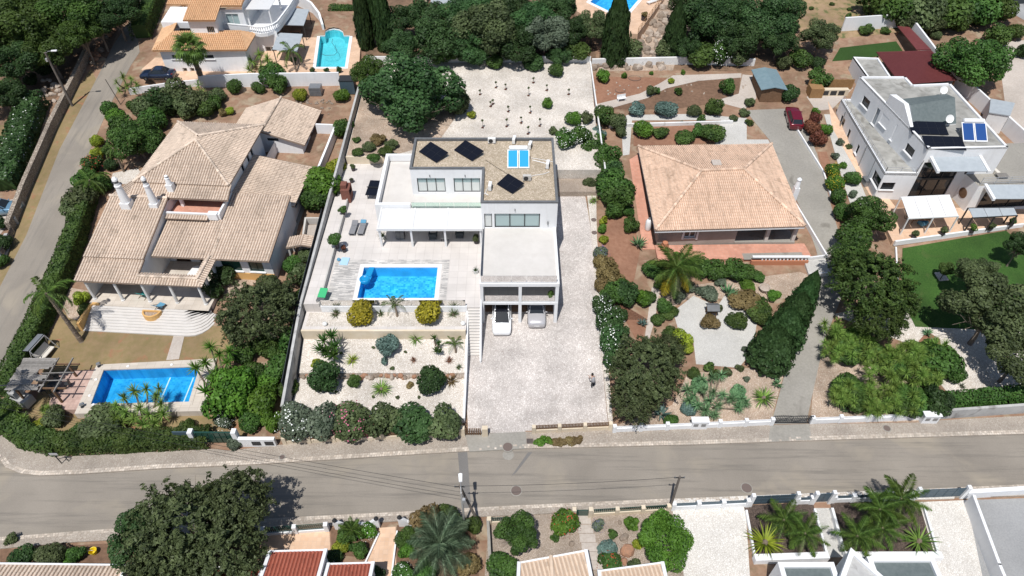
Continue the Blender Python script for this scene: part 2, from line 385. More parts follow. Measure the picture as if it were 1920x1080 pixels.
surf('bark', (0.16,0.125,0.10), (0.25,0.205,0.165), 4, 0.95, 0.02, 12, 0.2)
surf('palm_bark', (0.15,0.115,0.085), (0.24,0.19,0.145), 8, 0.95, 0.03, 14, 0.2)
surf('rock', (0.33,0.27,0.215), (0.23,0.175,0.135), 1.8, 0.95, 0.05, 5, 0.25)
surf('pale_rock', (0.5,0.43,0.36), (0.38,0.3,0.24), 1.8, 0.95, 0.05, 5, 0.25)
surf('orange_rock', (0.42,0.22,0.13), (0.32,0.19,0.13), 2.2, 0.95, 0.04, 5, 0.2)
surf('pole_concrete', (0.42,0.41,0.39), (0.35,0.34,0.32), 3, 0.9, 0.003, 30, 0.1)
surf('pole_wood', (0.125,0.105,0.09), (0.18,0.155,0.135), 3, 0.9, 0.005, 30, 0.1)
surf('brick_red', (0.21,0.085,0.06), (0.16,0.065,0.05), 4, 0.9, 0.004, 20, 0.15)
surf('blue_grey_sheet', (0.33,0.365,0.39), (0.38,0.415,0.44), 2, 0.7, 0.0, 20, 0.06)
surf('shed_roof_blue', (0.15,0.225,0.255), (0.19,0.265,0.295), 2, 0.6, 0.0, 20, 0.06)
surf('fabric_grey', (0.19,0.19,0.20), (0.24,0.24,0.25), 12, 0.95, 0.003, 60, 0.05)
surf('fabric_blue', (0.10,0.27,0.40), (0.13,0.32,0.46), 12, 0.95, 0.003, 60, 0.05)
surf('fabric_cream', (0.60,0.56,0.49), (0.66,0.62,0.55), 8, 0.95, 0.003, 60, 0.05)
surf('fabric_teal', (0.07,0.42,0.42), (0.1,0.5,0.48), 8, 0.95, 0.003, 60, 0.05)
surf('mesh_dark', (0.035,0.042,0.048), (0.05,0.058,0.065), 8, 0.8, 0.0, 20, 0.1)
plain('metal_dark', (0.045,0.047,0.05), 0.5, 0.3)
plain('metal_grey', (0.33,0.34,0.35), 0.45, 0.6)
plain('metal_light', (0.55,0.56,0.57), 0.4, 0.5)
plain('white_paint', (0.70,0.70,0.695), 0.5)
plain('white_plastic', (0.78,0.78,0.77), 0.4)
plain('black_panel', (0.008,0.009,0.014), 0.16, 0.0, 0.45)
plain('collector_cyan', (0.03,0.33,0.58), 0.2)
plain('collector_blue', (0.025,0.075,0.24), 0.2)
plain('window_dark', (0.018,0.022,0.026), 0.06, 0.0, 0.6)
plain('window_pale', (0.36,0.46,0.46), 0.08, 0.0, 0.6)
plain('curtain', (0.66,0.68,0.66), 0.8)
plain('window_green', (0.02,0.065,0.05), 0.08, 0.0, 0.6)
plain('interior', (0.11,0.105,0.10), 0.8)
plain('rubber', (0.012,0.012,0.012), 0.75)
plain('rim_metal', (0.42,0.43,0.44), 0.3, 0.8)
plain('car_white', (0.80,0.81,0.82), 0.25, 0.0, 0.5, 0.8)
plain('car_silver', (0.44,0.43,0.44), 0.3, 0.15, 0.5, 0.8)
plain('car_red', (0.135,0.005,0.016), 0.25, 0.1, 0.5, 0.9)
plain('car_navy', (0.012,0.022,0.05), 0.22, 0.1, 0.5, 0.9)
plain('car_blue', (0.16,0.30,0.42), 0.25, 0.3, 0.5, 0.9)
plain('lamp_clear', (0.6,0.6,0.6), 0.15)
plain('lamp_red', (0.3,0.01,0.01), 0.2)
plain('green_plastic', (0.05,0.42,0.17), 0.5)
plain('blue_plastic', (0.012,0.27,0.56), 0.35)
plain('light_blue_plastic', (0.40,0.60,0.80), 0.5)
plain('yellow_plastic', (0.72,0.55,0.02), 0.5)
plain('terracotta', (0.48,0.20,0.11), 0.85)
plain('dark_pot', (0.06,0.05,0.055), 0.7)
plain('cable', (0.02,0.02,0.02), 0.6)
plain('manhole', (0.15,0.115,0.10), 0.85)
plain('steel_blue', (0.075,0.115,0.145), 0.45, 0.2)
plain('skin', (0.45,0.27,0.19), 0.6)
plain('cloth_grey', (0.30,0.30,0.31), 0.9)
plain('cloth_black', (0.02,0.02,0.024), 0.9)
plain('cloth_white', (0.7,0.7,0.69), 0.9)
plain('hair_dark', (0.012,0.01,0.009), 0.6)
plain('flower_white', (0.78,0.80,0.74), 0.7)
plain('flower_pink', (0.50,0.14,0.22), 0.7)
plain('flower_red', (0.42,0.06,0.03), 0.7)
plain('flower_violet', (0.16,0.12,0.36), 0.7)
plain('flower_yellow', (0.62,0.44,0.03), 0.7)
glassmat('balustrade_glass', (0.80,0.92,0.86), 0.12)
glassmat('milky_sheet', (0.86,0.88,0.88), 0.92, 0.2)
leafmat('leaf_dark', (0.011,0.030,0.009), (0.062,0.118,0.036), 0.32)
leafmat('leaf_carob', (0.016,0.046,0.014), (0.085,0.170,0.055), 0.32)
leafmat('leaf_mid', (0.014,0.042,0.008), (0.092,0.185,0.038))
leafmat('leaf_bright', (0.024,0.075,0.008), (0.13,0.27,0.035))
leafmat('leaf_lime', (0.085,0.13,0.008), (0.364,0.442,0.046))
leafmat('leaf_gold', (0.06,0.075,0.008), (0.546,0.481,0.039))
leafmat('leaf_olive', (0.028,0.044,0.016), (0.150,0.195,0.080), 0.32)
leafmat('leaf_grey', (0.035,0.055,0.033), (0.17,0.21,0.14))
leafmat('leaf_blue', (0.035,0.07,0.058), (0.195,0.299,0.260))
leafmat('leaf_pine', (0.020,0.046,0.009), (0.095,0.165,0.032), 0.32)
leafmat('leaf_dry', (0.085,0.062,0.022), (0.260,0.195,0.085))
leafmat('leaf_rust', (0.07,0.022,0.014), (0.247,0.098,0.058))
leafmat('leaf_hedge', (0.018,0.042,0.010), (0.105,0.170,0.038), 0.32)
leafmat('leaf_yucca', (0.055,0.12,0.02), (0.28,0.42,0.09), 0.32)
leafmat('leaf_agave', (0.04,0.105,0.045), (0.22,0.38,0.18))
leafmat('leaf_palm', (0.04,0.085,0.015), (0.15,0.24,0.05))
leafmat('leaf_bluepalm', (0.045,0.08,0.042), (0.18,0.25,0.15))
leafmat('leaf_yellowfrond', (0.16,0.13,0.012), (0.468,0.377,0.039))
# == pools (their outlines are cut out of the ground)
LP = [(-37.75,35.75), (-29.0,36.0), (-29.3,40.05), (-38.2,39.65)]
LPZ = 0.75
TPZ = T(0, 92.5) + 0.35
TP = [(p.x, p.y) for p in (at(592,126,TPZ), at(647,126,TPZ), at(656,67,TPZ), at(645,67,TPZ), at(643,60,TPZ), at(636,56,TPZ), at(626,54.5,TPZ), at(617,56,TPZ), at(610,60,TPZ), at(609,67,TPZ), at(600,67,TPZ))]
FPZ = T(0, 105) + 0.6
FP = [(p.x, p.y) for p in (at(1168,34,FPZ), at(1197,0,FPZ), at(1216,-28,FPZ), at(1138,-28,FPZ), at(1106,4,FPZ))]
CP = [(-14.95,45.75), (-7.45,45.75), (-7.45,50.15), (-14.95,50.15)]
CPZ = 4.0
# == ground, roads, pavements
g = MB()
g.face([(-500,-300,0), (500,-300,0), (500,YK,0), (-500,YK,0)])
g.holes([(-500,YK), (500,YK), (500,140), (-500,140)], [LP, TP, FP], T)
zt = T(0, 140)
g.face([(-500,140,zt), (500,140,zt), (500,900,zt), (-500,900,zt)])
struct(g.build('ground', 'soil'))
NK = [(-300,930),(0,862),(12,878),(40,889),(75,893),(150,890),(300,880),(480,872),(640,862),(800,852),(950,843),(1100,840),(1300,835),(1500,828),(1920,815),(2400,800)]
SK = [(-300,1030),(0,1008),(200,993),(560,970),(760,960),(960,949),(1250,936),(1500,928),(1790,915),(1920,909),(2400,892)]
patch('road', NK[::-1] + SK, 'asphalt', 0.012, depth=0.2)
patch('side_road', [(-420,1010),(-60,900),(0,872),(0,800),(0,742),(48,618),(100,500),(137,392),(166,288),(205,200),(246,122),(262,98),(258,66),(276,15),(300,-40),(272,-40),(262,0),(245,38),(214,82),(180,150),(111,282),(50,440),(0,538),(-80,690),(-300,880)], 'asphalt_side', 0.02, depth=0.2)
patch('verge', [(0,538),(50,440),(111,282),(180,150),(172,128),(120,200),(92,262),(60,350),(48,372),(8,470),(0,500)], 'dry_grass', 0.008, depth=0.15)
patch('road_patch', [(858,846),(876,845),(884,962),(868,962)], 'asphalt_patch', 0.017, depth=0.1)
patch('road_patch', [(990,848),(998,848),(968,886),(958,894)], 'asphalt_patch', 0.017, depth=0.1)
NP = [(-160,870),(0,800),(28,828),(80,850),(130,857),(400,843),(430,846),(520,836),(600,828),(870,817),(915,815),(985,811),(1145,806),(1450,798),(1735,793),(1745,790),(1920,781),(2400,764)]
patch('pavement', NP + NK[:0:-1], 'pavement', 0.12, z=0.0, depth=0.3)
patch('driveway_apron', [(872,816),(985,811),(990,842),(880,848)], 'concrete', 0.135, z=0.0, depth=0.2)
patch('driveway_apron', [(1444,799),(1516,796),(1522,826),(1440,830)], 'concrete', 0.135, z=0.0, depth=0.2)
SP = [(-300,1052),(0,1030),(130,1018),(280,1010),(560,990),(620,987),(760,977),(900,970),(1115,960),(1200,951),(1450,943),(1600,938),(1920,931),(2400,914)]
patch('pavement', SK + SP[::-1], 'pavement', 0.12, z=0.0, depth=0.3)
patch('paved_verge', [(1258,950),(1262,937),(1400,931),(1792,916),(1788,936),(1440,944)], 'white_setts', 0.132, z=0.0, depth=0.2)
def kerb(line, w, side):
    mb = MB(); pts = [at(p[0], p[1], 0.0) for p in line]
    for a, b in zip(pts, pts[1:]):
        if abs(a.x) > 62 and abs(b.x) > 62: continue
        d = (b - a); L = d.length; d.normalize(); nrm = Vector((-d.y, d.x, 0)) * side; k = 0.0
        while k < L:
            for r_ in range(2):
                c = a + d * (k + 0.1 + 0.05 * r_) + nrm * (0.02 + r_ * w + w/2)
                s_ = 0.085 + rnd.random() * 0.02; h = 0.125 + rnd.random() * 0.015
                A = d * s_; B = nrm * (w * 0.44) * side
                mb.t = 0.75 + rnd.random() * 0.4
                mb.slab([c + A + B + Vector((0,0,h)), c - A + B + Vector((0,0,h)), c - A - B + Vector((0,0,h)), c + A - B + Vector((0,0,h))], 0.1)
            k += 0.215
    ob = mb.build('kerb_setts', 'kerb_stone'); ob['kind'] = 'stuff'; tag(ob, 'double row of small pale setts edging the ' + ('far' if side > 0 else 'near') + ' side of the street', 'kerb')
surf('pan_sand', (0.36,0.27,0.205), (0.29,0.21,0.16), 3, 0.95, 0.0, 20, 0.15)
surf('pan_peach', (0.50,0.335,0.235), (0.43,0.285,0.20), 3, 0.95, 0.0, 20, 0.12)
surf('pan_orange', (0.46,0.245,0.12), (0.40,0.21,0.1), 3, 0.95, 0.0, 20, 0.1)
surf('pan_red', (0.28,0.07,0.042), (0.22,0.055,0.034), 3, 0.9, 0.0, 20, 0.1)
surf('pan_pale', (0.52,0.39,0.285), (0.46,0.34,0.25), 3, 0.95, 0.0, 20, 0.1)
surf('kerb_stone', (0.56,0.50,0.43), (0.44,0.37,0.30), 3, 0.9, 0.0, 20, 0.2, col_attr=True)
kerb(NK, 0.2, 1); kerb(SK, 0.15, -1)
# ---- central plot
DRIVE = [(878,812),(872,700),(880,668),(903,610),(905,585),(1046,585),(1043,330),(1035,308),(1090,308),(1096,360),(1108,430),(1121,600),(1141,802),(985,808),(985,812)]
patch('driveway', DRIVE, 'drive_setts', 0.03)
patch('planting_strip', [(1097,338),(1117,330),(1119,450),(1134,600),(1150,803),(1142,803),(1121,600),(1108,430)], 'white_gravel', 0.14)
patch('rear_garden', [(-19.6,67.9),(-14.0,67.9),(-14.0,65.6),(10.3,65.6),(10.3,69),(10.7,88.4),(-19.6,88.4)], 'white_gravel', 0.0, z=REAR, depth=3.0, px=False)
patch('rough_bed', [(-19.55,68.2),(-14.2,68.2),(-9,70.5),(-7,76),(-12,84),(-19.5,82)], 'stony_ground', 0.012, z=REAR, depth=0.1, px=False)
patch('rear_yard', [(4.6,63.0),(10.2,63.0),(10.2,65.5),(4.6,65.5)], 'pink_gravel', 0.0, z=3.6, depth=1.6, px=False)
def bank(y0, z0, y1, z1):
    return lambda x, y: z0 + (z1 - z0) * (y - y0) / (y1 - y0)
UB = bank(38.9, 1.25, 42.3, 2.35)
LB = bank(34.2, 0.45, 38.9, 0.85)
patch('gravel_bank', [(-19.7,38.9),(-4.35,38.9),(-4.35,42.3),(-19.7,42.3)], 'white_gravel', 0.0, z=UB, depth=1.6, px=False)
patch('gravel_bank', [(-19.75,34.2),(-4.35,34.2),(-4.35,38.9),(-19.75,38.9)], 'white_gravel', 0.0, z=LB, depth=1.0, px=False)
SHELFZ = 3.35
patch('planting_shelf', [(-19.7,42.3),(-4.3,42.3),(-4.3,44.6),(-19.7,44.6)], 'terrace_tile', 0.0, z=SHELFZ, depth=2.5, px=False)
patch('gravel_strip', [(-19.4,42.75),(-4.5,42.75),(-4.5,44.5),(-19.4,44.5)], 'white_gravel', 0.008, z=SHELFZ, depth=0.1, px=False)
t_ = MB()
t_.holes([(-18.3,44.6),(-3.0,44.6),(-3.0,67.9),(-18.3,67.9)], [CP], lambda x, y: CPZ)
for a, b in (((-18.3,44.6),(-3,44.6)), ((-3,44.6),(-3,67.9)), ((-3,67.9),(-18.3,67.9)), ((-18.3,67.9),(-18.3,44.6))):
    t_.face([(a[0],a[1],0.3), (b[0],b[1],0.3), (b[0],b[1],CPZ), (a[0],a[1],CPZ)])
struct(t_.build('pool_terrace', 'terrace_tile'))
m_ = MB()
m_.holes([(-17.9,44.75),(-6.35,44.75),(-6.35,51.2),(-17.9,51.2)], [[(-15.4,45.35),(-7.0,45.35),(-7.0,50.55),(-15.4,50.55)]], lambda x, y: CPZ + 0.006)
struct(m_.build('pool_surround', 'slate_tile'))
patch('raised_bed', [(-19.75,44.6),(-18.3,44.6),(-18.3,61.0),(-19.75,61.0)], 'terrace_tile', 0.0, z=CPZ + 0.45, depth=3.5, px=False)
patch('side_paving', [(-19.75,61.0),(-18.3,61.0),(-18.3,67.9),(-19.75,67.9)], 'terrace_tile', 0.0, z=CPZ, depth=3.5, px=False)
# ---- left villa plot
patch('dry_lawn', [(118,585),(160,606),(415,612),(440,640),(410,676),(400,677),(182,688),(140,700),(80,705),(78,655)], 'dry_grass', 0.03)
patch('dry_bed', [(150,765),(180,772),(385,770),(440,690),(520,700),(540,760),(440,830),(400,815),(100,830),(40,800),(80,720),(120,700)], 'dry_grass', 0.012, depth=0.15)
patch('pebble_bed', [(132,540),(168,546),(160,606),(128,596),(118,575)], 'stony_ground', 0.05)
patch('pink_patio', [(112,697),(178,693),(150,768),(88,768)], 'pink_floor', 0.0, z=0.72, depth=0.8)
d_ = MB()
DK = [(-38.75,34.75), (-27.4,35.05), (-28.0,41.0), (-39.1,40.25)]
d_.holes(DK, [LP], lambda x, y: LPZ)
for a, b in zip(DK, DK[1:] + DK[:1]): d_.face([(a[0],a[1],-0.1), (b[0],b[1],-0.1), (b[0],b[1],LPZ), (a[0],a[1],LPZ)])
struct(d_.build('pool_deck', 'stone_slab'))
patch('garden_path', [(331,614),(350,614),(336,674),(312,676)], 'path_concrete', 0.07, depth=0.2)
patch('gravel_yard', [(205,346),(212,325),(258,316),(272,332),(262,345)], 'white_gravel', 0.04)
patch('gravel_bed', [(400,500),(480,500),(500,520),(430,560),(410,540)], 'stony_ground', 0.03)
patch('soil_bed', [(560,300),(640,270),(676,190),(600,180),(540,170),(430,200),(470,240),(610,215),(600,250)], 'soil', 0.02)
patch('sand_court', [(573,425),(616,425),(606,475),(560,475)], 'path_concrete', 0.25, depth=0.5)
patch('side_path', [(575,312),(600,312),(590,345),(560,420),(548,470),(530,480)], 'concrete', 0.03)
# ---- land west of the side road
patch('red_yard', [(-200,560),(-10,370),(30,300),(60,230),(0,235),(-200,330)], 'dry_grass', 0.01)
patch('pale_court', [(-60,420),(0,378),(34,372),(44,388),(0,440)], 'path_concrete', 0.02)
patch('wood_floor', [(684,150),(690,-60),(1100,-60),(1110,30),(1120,133),(845,137)], 'forest_floor', 0.02, depth=0.1)
patch('wood_floor', [(1262,132),(1290,30),(1250,-60),(1480,-60),(1500,60),(1480,130),(1390,134)], 'forest_floor', 0.02, depth=0.1)
patch('rocky_bank', [(1120,134),(1150,70),(1198,66),(1248,-6),(1290,30),(1262,132)], 'stony_ground', 0.03, depth=0.1)
patch('forest_ground', [(-300,240),(0,225),(60,215),(110,180),(160,90),(200,110),(262,-40),(262,-120),(-300,-120)], 'forest_floor', 0.015, depth=0.15)
# ---- bungalow plot
BDRIVE = [(1397,207),(1442,262),(1458,300),(1505,400),(1530,468),(1537,500),(1530,545),(1500,640),(1470,705),(1446,796),(1512,794),(1545,640),(1577,560),(1582,470),(1562,400),(1532,290),(1498,203)]
patch('driveway', BDRIVE, 'concrete', 0.03)
patch('terracotta_walk', [(1180,300),(1196,290),(1222,440),(1228,468),(1205,468)], 'terracotta_floor', 0.06)
patch('red_bed', [(1125,410),(1185,400),(1200,470),(1190,520),(1170,600),(1215,600),(1200,650),(1150,560),(1130,470)], 'red_soil', 0.03)
patch('gravel_court', [(1262,585),(1300,555),(1345,575),(1365,545),(1385,565),(1420,600),(1410,660),(1385,690),(1305,683),(1300,640),(1272,620)], 'grey_gravel', 0.04)
patch('sandy_bed', [(1225,520),(1300,535),(1500,510),(1528,520),(1500,560),(1380,560),(1290,560),(1240,590)], 'stony_ground', 0.025)
patch('stony_bed', [(1290,700),(1400,690),(1470,700),(1444,795),(1150,800),(1260,760)], 'stony_ground', 0.02)
patch('sand_path', [(1222,540),(1238,535),(1228,600),(1216,640),(1208,640)], 'path_concrete', 0.035)
patch('grey_path', [(1165,228),(1175,216),(1300,214),(1400,222),(1400,262),(1440,262),(1445,272),(1340,272),(1352,225),(1185,226),(1180,290),(1168,292)], 'grey_gravel', 0.035)
patch('red_bed', [(1188,230),(1345,228),(1338,268),(1188,274)], 'red_soil', 0.03)
patch('soil_terrace', [(1107,144),(1250,146),(1245,160),(1160,190),(1110,204)], 'red_soil', 0.03)
patch('soil_terrace', [(1120,205),(1250,165),(1310,150),(1388,146),(1385,185),(1300,200),(1250,205)], 'dark_soil', 0.025)
patch('zigzag_path', [(1110,207),(1118,196),(1200,176),(1235,158),(1262,142),(1390,138),(1390,146),(1310,152),(1250,166),(1215,184),(1122,210)], 'path_concrete', 0.06)
patch('sand_corner', [(1392,140),(1412,142),(1418,185),(1396,205),(1340,190),(1385,176)], 'path_concrete', 0.045)
# ---- plot on the right
patch('lawn', [(1692,466),(1886,433),(1990,520),(1990,625),(1716,613),(1690,560)], 'lawn', 0.05)
patch('white_court', [(1560,590),(1690,560),(1716,613),(1990,625),(1990,735),(1784,744),(1690,640)], 'white_gravel', 0.03)
patch('stony_bed', [(1528,690),(1550,640),(1600,640),(1750,700),(1740,790),(1520,795)], 'stony_ground', 0.025)
patch('red_bed', [(1533,285),(1550,285),(1600,450),(1588,470),(1565,400)], 'red_soil', 0.03)
patch('grey_bed', [(1545,215),(1562,215),(1630,385),(1600,400),(1580,340)], 'grey_gravel', 0.05)
patch('peach_path', [(1552,190),(1566,215),(1640,340),(1700,415),(1660,420),(1560,240)], 'peach_floor', 0.06)
patch('back_lawn', [(1560,115),(1575,90),(1680,78),(1695,100),(1600,112)], 'lawn_dark', 0.05)
patch('sand_lot', [(1870,80),(2100,60),(2300,420),(1960,420),(1890,240)], 'path_concrete', 0.012, depth=0.15)
patch('scrub_lot', [(1480,-60),(1640,-60),(1640,20),(1690,60),(1580,72),(1500,60)], 'scrub_ground', 0.012, depth=0.15)
patch('far_road', [(1868,-40),(1920,-40),(2000,40),(1960,60),(1885,18)], 'grey_tarmac', 0.02)
patch('wooden_yard', [(1512,182),(1560,170),(1600,165),(1560,205),(1530,208)], 'path_concrete', 0.05)
# ---- plots below the street
patch('near_garden', [(918,968),(1255,957),(1270,962),(1295,1180),(900,1180)], 'pink_gravel', 0.03)
patch('white_drive', [(1260,954),(1394,946),(1398,958),(1412,1180),(1300,1180)], 'white_setts', 0.04)
patch('mulch_bed', [(1394,948),(1524,943),(1548,1042),(1415,1046)], 'mulch', 0.05)
patch('mulch_bed', [(1556,943),(1722,940),(1752,1040),(1582,1044)], 'mulch', 0.05)
patch('white_drive', [(1720,942),(1812,938),(1862,1180),(1770,1180)], 'white_setts', 0.04)
patch('grey_yard', [(1812,938),(2300,922),(2300,1180),(1862,1180)], 'grey_tarmac', 0.03)
patch('peach_terrace', [(500,1002),(618,996),(620,1040),(470,1048)], 'peach_floor', 0.04)
patch('peach_walk', [(712,990),(742,988),(744,1180),(690,1180),(690,1050)], 'peach_floor', 0.045)
patch('planted_bed', [(620,990),(708,988),(690,1046),(622,1040)], 'dark_soil', 0.03)
patch('planted_bed', [(744,985),(890,975),(905,1180),(744,1180)], 'dark_soil', 0.03)
patch('dry_bed', [(0,1030),(280,1015),(520,1000),(480,1060),(240,1075),(0,1062)], 'dark_soil', 0.02)
# == building helpers
def facade(mb, P0, P1, z0, z1, ops=(), t=0.18, top=None):
    from mathutils.geometry import tessellate_polygon
    P0 = Vector((P0[0], P0[1], 0)); P1 = Vector((P1[0], P1[1], 0)); d = (P1 - P0); L = d.length; d.normalize(); nrm = Vector((d.y, -d.x, 0))
    outer = [(0, z0), (L, z0)] + (list(top) if top else [(L, z1), (0, z1)])
    loops = [[Vector((a, h, 0)) for a, h in outer]] + [[Vector((a0, h0, 0)), Vector((a1, h0, 0)), Vector((a1, h1, 0)), Vector((a0, h1, 0))] for a0, a1, h0, h1 in ops]
    flat = [p for L_ in loops for p in L_]
    ids = [mb.v(P0 + d * p.x + Vector((0, 0, p.y))) for p in flat]
    for tri in tessellate_polygon(loops):
        a, b, c = (flat[k] for k in tri)
        if (b - a).cross(c - a).z < 0: tri = tri[::-1]
        mb.f([ids[k] for k in tri])
    for a0, a1, h0, h1 in ops:
        q = [(a0, h0), (a1, h0), (a1, h1), (a0, h1)]
        for i in range(4):
            (a, h), (b, k) = q[i], q[(i+1) % 4]
            A = P0 + d * a + Vector((0, 0, h)); B = P0 + d * b + Vector((0, 0, k))
            mb.face([A, A - nrm * t, B - nrm * t, B])
def window(parent, P0, P1, op, pane='window_dark', frame='metal_dark', t=0.18, mull=1, fw=0.07, fr=None, name='window', sill=None):
    P0 = Vector((P0[0], P0[1], 0)); P1 = Vector((P1[0], P1[1], 0)); d = (P1 - P0).normalized(); nrm = Vector((d.y, -d.x, 0))
    a0, a1, h0, h1 = op
    Q = lambda a, h, o: P0 + d * a + Vector((0, 0, h)) + nrm * o
    m = MB(fr); m.face([Q(a0, h0, -t + 0.01), Q(a1, h0, -t + 0.01), Q(a1, h1, -t + 0.01), Q(a0, h1, -t + 0.01)])
    w = m.build(name, pane, parent)
    m = MB(fr); o = -t + 0.045
    m.bar(Q(a0, h0 + fw/2, o), Q(a1, h0 + fw/2, o), fw); m.bar(Q(a0, h1 - fw/2, o), Q(a1, h1 - fw/2, o), fw)
    for k in range(mull + 1):
        x = a0 + fw/2 + (a1 - a0 - fw) * k / max(mull, 1)
        m.bar(Q(x, h0 + fw, o), Q(x, h1 - fw, o), fw)
    m.build('frame', frame, w)
    if sill:
        MB(fr).bar(Q(a0 - 0.12, h0 - 0.05, 0.05), Q(a1 + 0.12, h0 - 0.05, 0.05), 0.16, 0.07).build('sill', sill, w)
    return w
def tile_roof(parent, poly, mat, sp=0.28, course=0.42, thick=0.18, fr=None, name='roof', lift=0.0, under='white_wall_aged'):
    P = [Vector(p) for p in poly]
    if isinstance(fr, Frame): P = [fr.M @ p for p in P]
    e = (P[1] - P[0]).normalized(); nrm = Vector((0, 0, 0))
    for i in range(len(P)): nrm += P[i].cross(P[(i+1) % len(P)])
    nrm.normalize()
    if nrm.z < 0: nrm = -nrm
    s = nrm.cross(e).normalized()
    if s.z < 0: s = -s
    uv = [((p - P[0]).dot(e), (p - P[0]).dot(s)) for p in P]
    us = [q[0] for q in uv]; m = MB()
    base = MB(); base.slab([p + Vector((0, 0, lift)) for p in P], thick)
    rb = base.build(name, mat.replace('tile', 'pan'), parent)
    k = math.ceil(min(us) / sp)
    while k * sp < max(us):
        u = (k + 0.5) * sp; k += 1
        xs = []
        for i in range(len(uv)):
            (u0, v0), (u1, v1) = uv[i], uv[(i+1) % len(uv)]
            if (u0 <= u) != (u1 <= u): xs.append(v0 + (v1 - v0) * (u - u0) / (u1 - u0))
        xs.sort()
        for a, b in zip(xs[::2], xs[1::2]):
            v = a - 0.03
            while v < b - 0.04:
                v2 = min(v + course * 1.08, b)
                ang = [0, 36, 72, 108, 144, 180]
                r0, r1 = sp * 0.34, sp * 0.29
                m.t = 0.92 + rnd.random() * 0.14 - (0.2 if rnd.random() < 0.04 else 0)
                jit = (rnd.random() - 0.5) * 0.02
                A = []; B = []
                for g_ in ang:
                    c, sn = math.cos(R(g_)), math.sin(R(g_))
                    A.append(m.v(P[0] + e * (u + jit + c * r0) + s * v + nrm * (lift + 0.02 + sn * r0 * 0.95)))
                    B.append(m.v(P[0] + e * (u + c * r1) + s * v2 + nrm * (lift - 0.005 + sn * r1 * 0.85)))
                for i in range(5): m.f((A[i], A[i+1], B[i+1], B[i]))
                m.f(A[::-1])
                v += course
    ob = m.build('roof_tiles', mat, rb); ob['kind'] = 'stuff'
    return rb
def ridge(parent, a, b, mat, r=0.15, fr=None, name='ridge_tiles'):
    a, b = Vector(a), Vector(b)
    if isinstance(fr, Frame): a, b = fr.M @ a, fr.M @ b
    m = MB(); L = (b - a).length; n = max(1, int(L / 0.42)); d = (b - a) / n
    for k in range(n):
        m.t = 0.75 + rnd.random() * 0.45
        p = a + d * k; q = p + d * 1.06
        x = d.cross(Vector((0, 0, 1))).normalized(); y = x.cross(d).normalized()
        A = [m.v(p + x * math.cos(R(g_)) * r * 1.08 + y * (math.sin(R(g_)) * r * 1.08)) for g_ in (-20, 25, 65, 115, 155, 200)]
        B = [m.v(q + x * math.cos(R(g_)) * r * 0.9 + y * (math.sin(R(g_)) * r * 0.9)) for g_ in (-20, 25, 65, 115, 155, 200)]
        for i in range(5): m.f((A[i], A[i+1], B[i+1], B[i]))
        m.f(A[::-1])
    ob = m.build(name, mat, parent); ob['kind'] = 'stuff'
    return ob
def ring(mb, poly, w, z0, z1):
    n = len(poly); P = [Vector((p[0], p[1])) for p in poly]; c = sum(P, Vector((0, 0))) / n; I = []
    for i in range(n):
        d1 = (P[i] - P[i-1]).normalized(); d2 = (P[(i+1) % n] - P[i]).normalized()
        n1 = Vector((-d1.y, d1.x)); n2 = Vector((-d2.y, d2.x)); b = (n1 + n2).normalized()
        I.append(P[i] + b * (w / max(0.25, b.dot(n1))))
    o = [[mb.v((p.x, p.y, z)) for p in L] for L, z in ((P, z0), (P, z1), (I, z1), (I, z0))]
    for i in range(n):
        j = (i+1) % n
        for a, b in ((0, 1), (1, 2), (2, 3), (3, 0)): mb.f((o[a][i], o[a][j], o[b][j], o[b][i]))
def outset(poly, w):
    n = len(poly); P = [Vector((p[0], p[1])) for p in poly]; I = []
    for i in range(n):
        d1 = (P[i] - P[i-1]).normalized(); d2 = (P[(i+1) % n] - P[i]).normalized()
        n1 = Vector((d1.y, -d1.x)); n2 = Vector((d2.y, -d2.x)); b = (n1 + n2).normalized(); I.append(P[i] + b * (w / max(0.25, b.dot(n1))))
    return [(p.x, p.y) for p in I]
def pool(poly, z, depth, basin, label, rim='white_wall', rimw=0.35, water=0.13, steps=None):
    c = sum((Vector((p[0], p[1], 0)) for p in poly), Vector()) / len(poly); c.z = z
    t = thing('swimming_pool', c, label, 'pool')
    m = MB(); n = len(poly)
    for i in range(n):
        a, b = poly[i], poly[(i+1) % n]
        m.face([(a[0], a[1], z), (a[0], a[1], z - depth), (b[0], b[1], z - depth), (b[0], b[1], z)])
    m.face([(p[0], p[1], z - depth) for p in poly])
    m.build('basin', basin, t)
    m = MB(); ring(m, outset(poly, rimw), rimw + 0.03, z - 0.1, z + 0.035); m.build('coping', rim, t)
    m = MB(); q = outset(poly, -0.001); m.face([(p[0], p[1], z - water) for p in q]); m.build('water', 'pool_water', t)
    if steps:
        for k, (x0, x1, y0, y1) in enumerate(steps):
            MB().box(x0, x1, y0, y1, z - depth + 0.005, z - 0.35 - 0.3 * k).build('step', basin, t)
    return t
def glass_rail(parent, P0, P1, z, h=1.0, n=4, glass='balustrade_glass', name='glass_panel'):
    P0 = Vector((P0[0], P0[1], z)); P1 = Vector((P1[0], P1[1], z)); d = (P1 - P0) / n; u = d.normalized()
    for k in range(n):
        a = P0 + d * k + u * 0.02; b = P0 + d * (k+1) - u * 0.02
        p = MB().bar(a + Vector((0, 0, h/2)), b + Vector((0, 0, h/2)), 0.02, h - 0.08).build(name, glass, parent)
        MB().bar(a + Vector((0, 0, 0.03)), b + Vector((0, 0, 0.03)), 0.05, 0.06).build('rail_shoe', 'metal_grey', p)
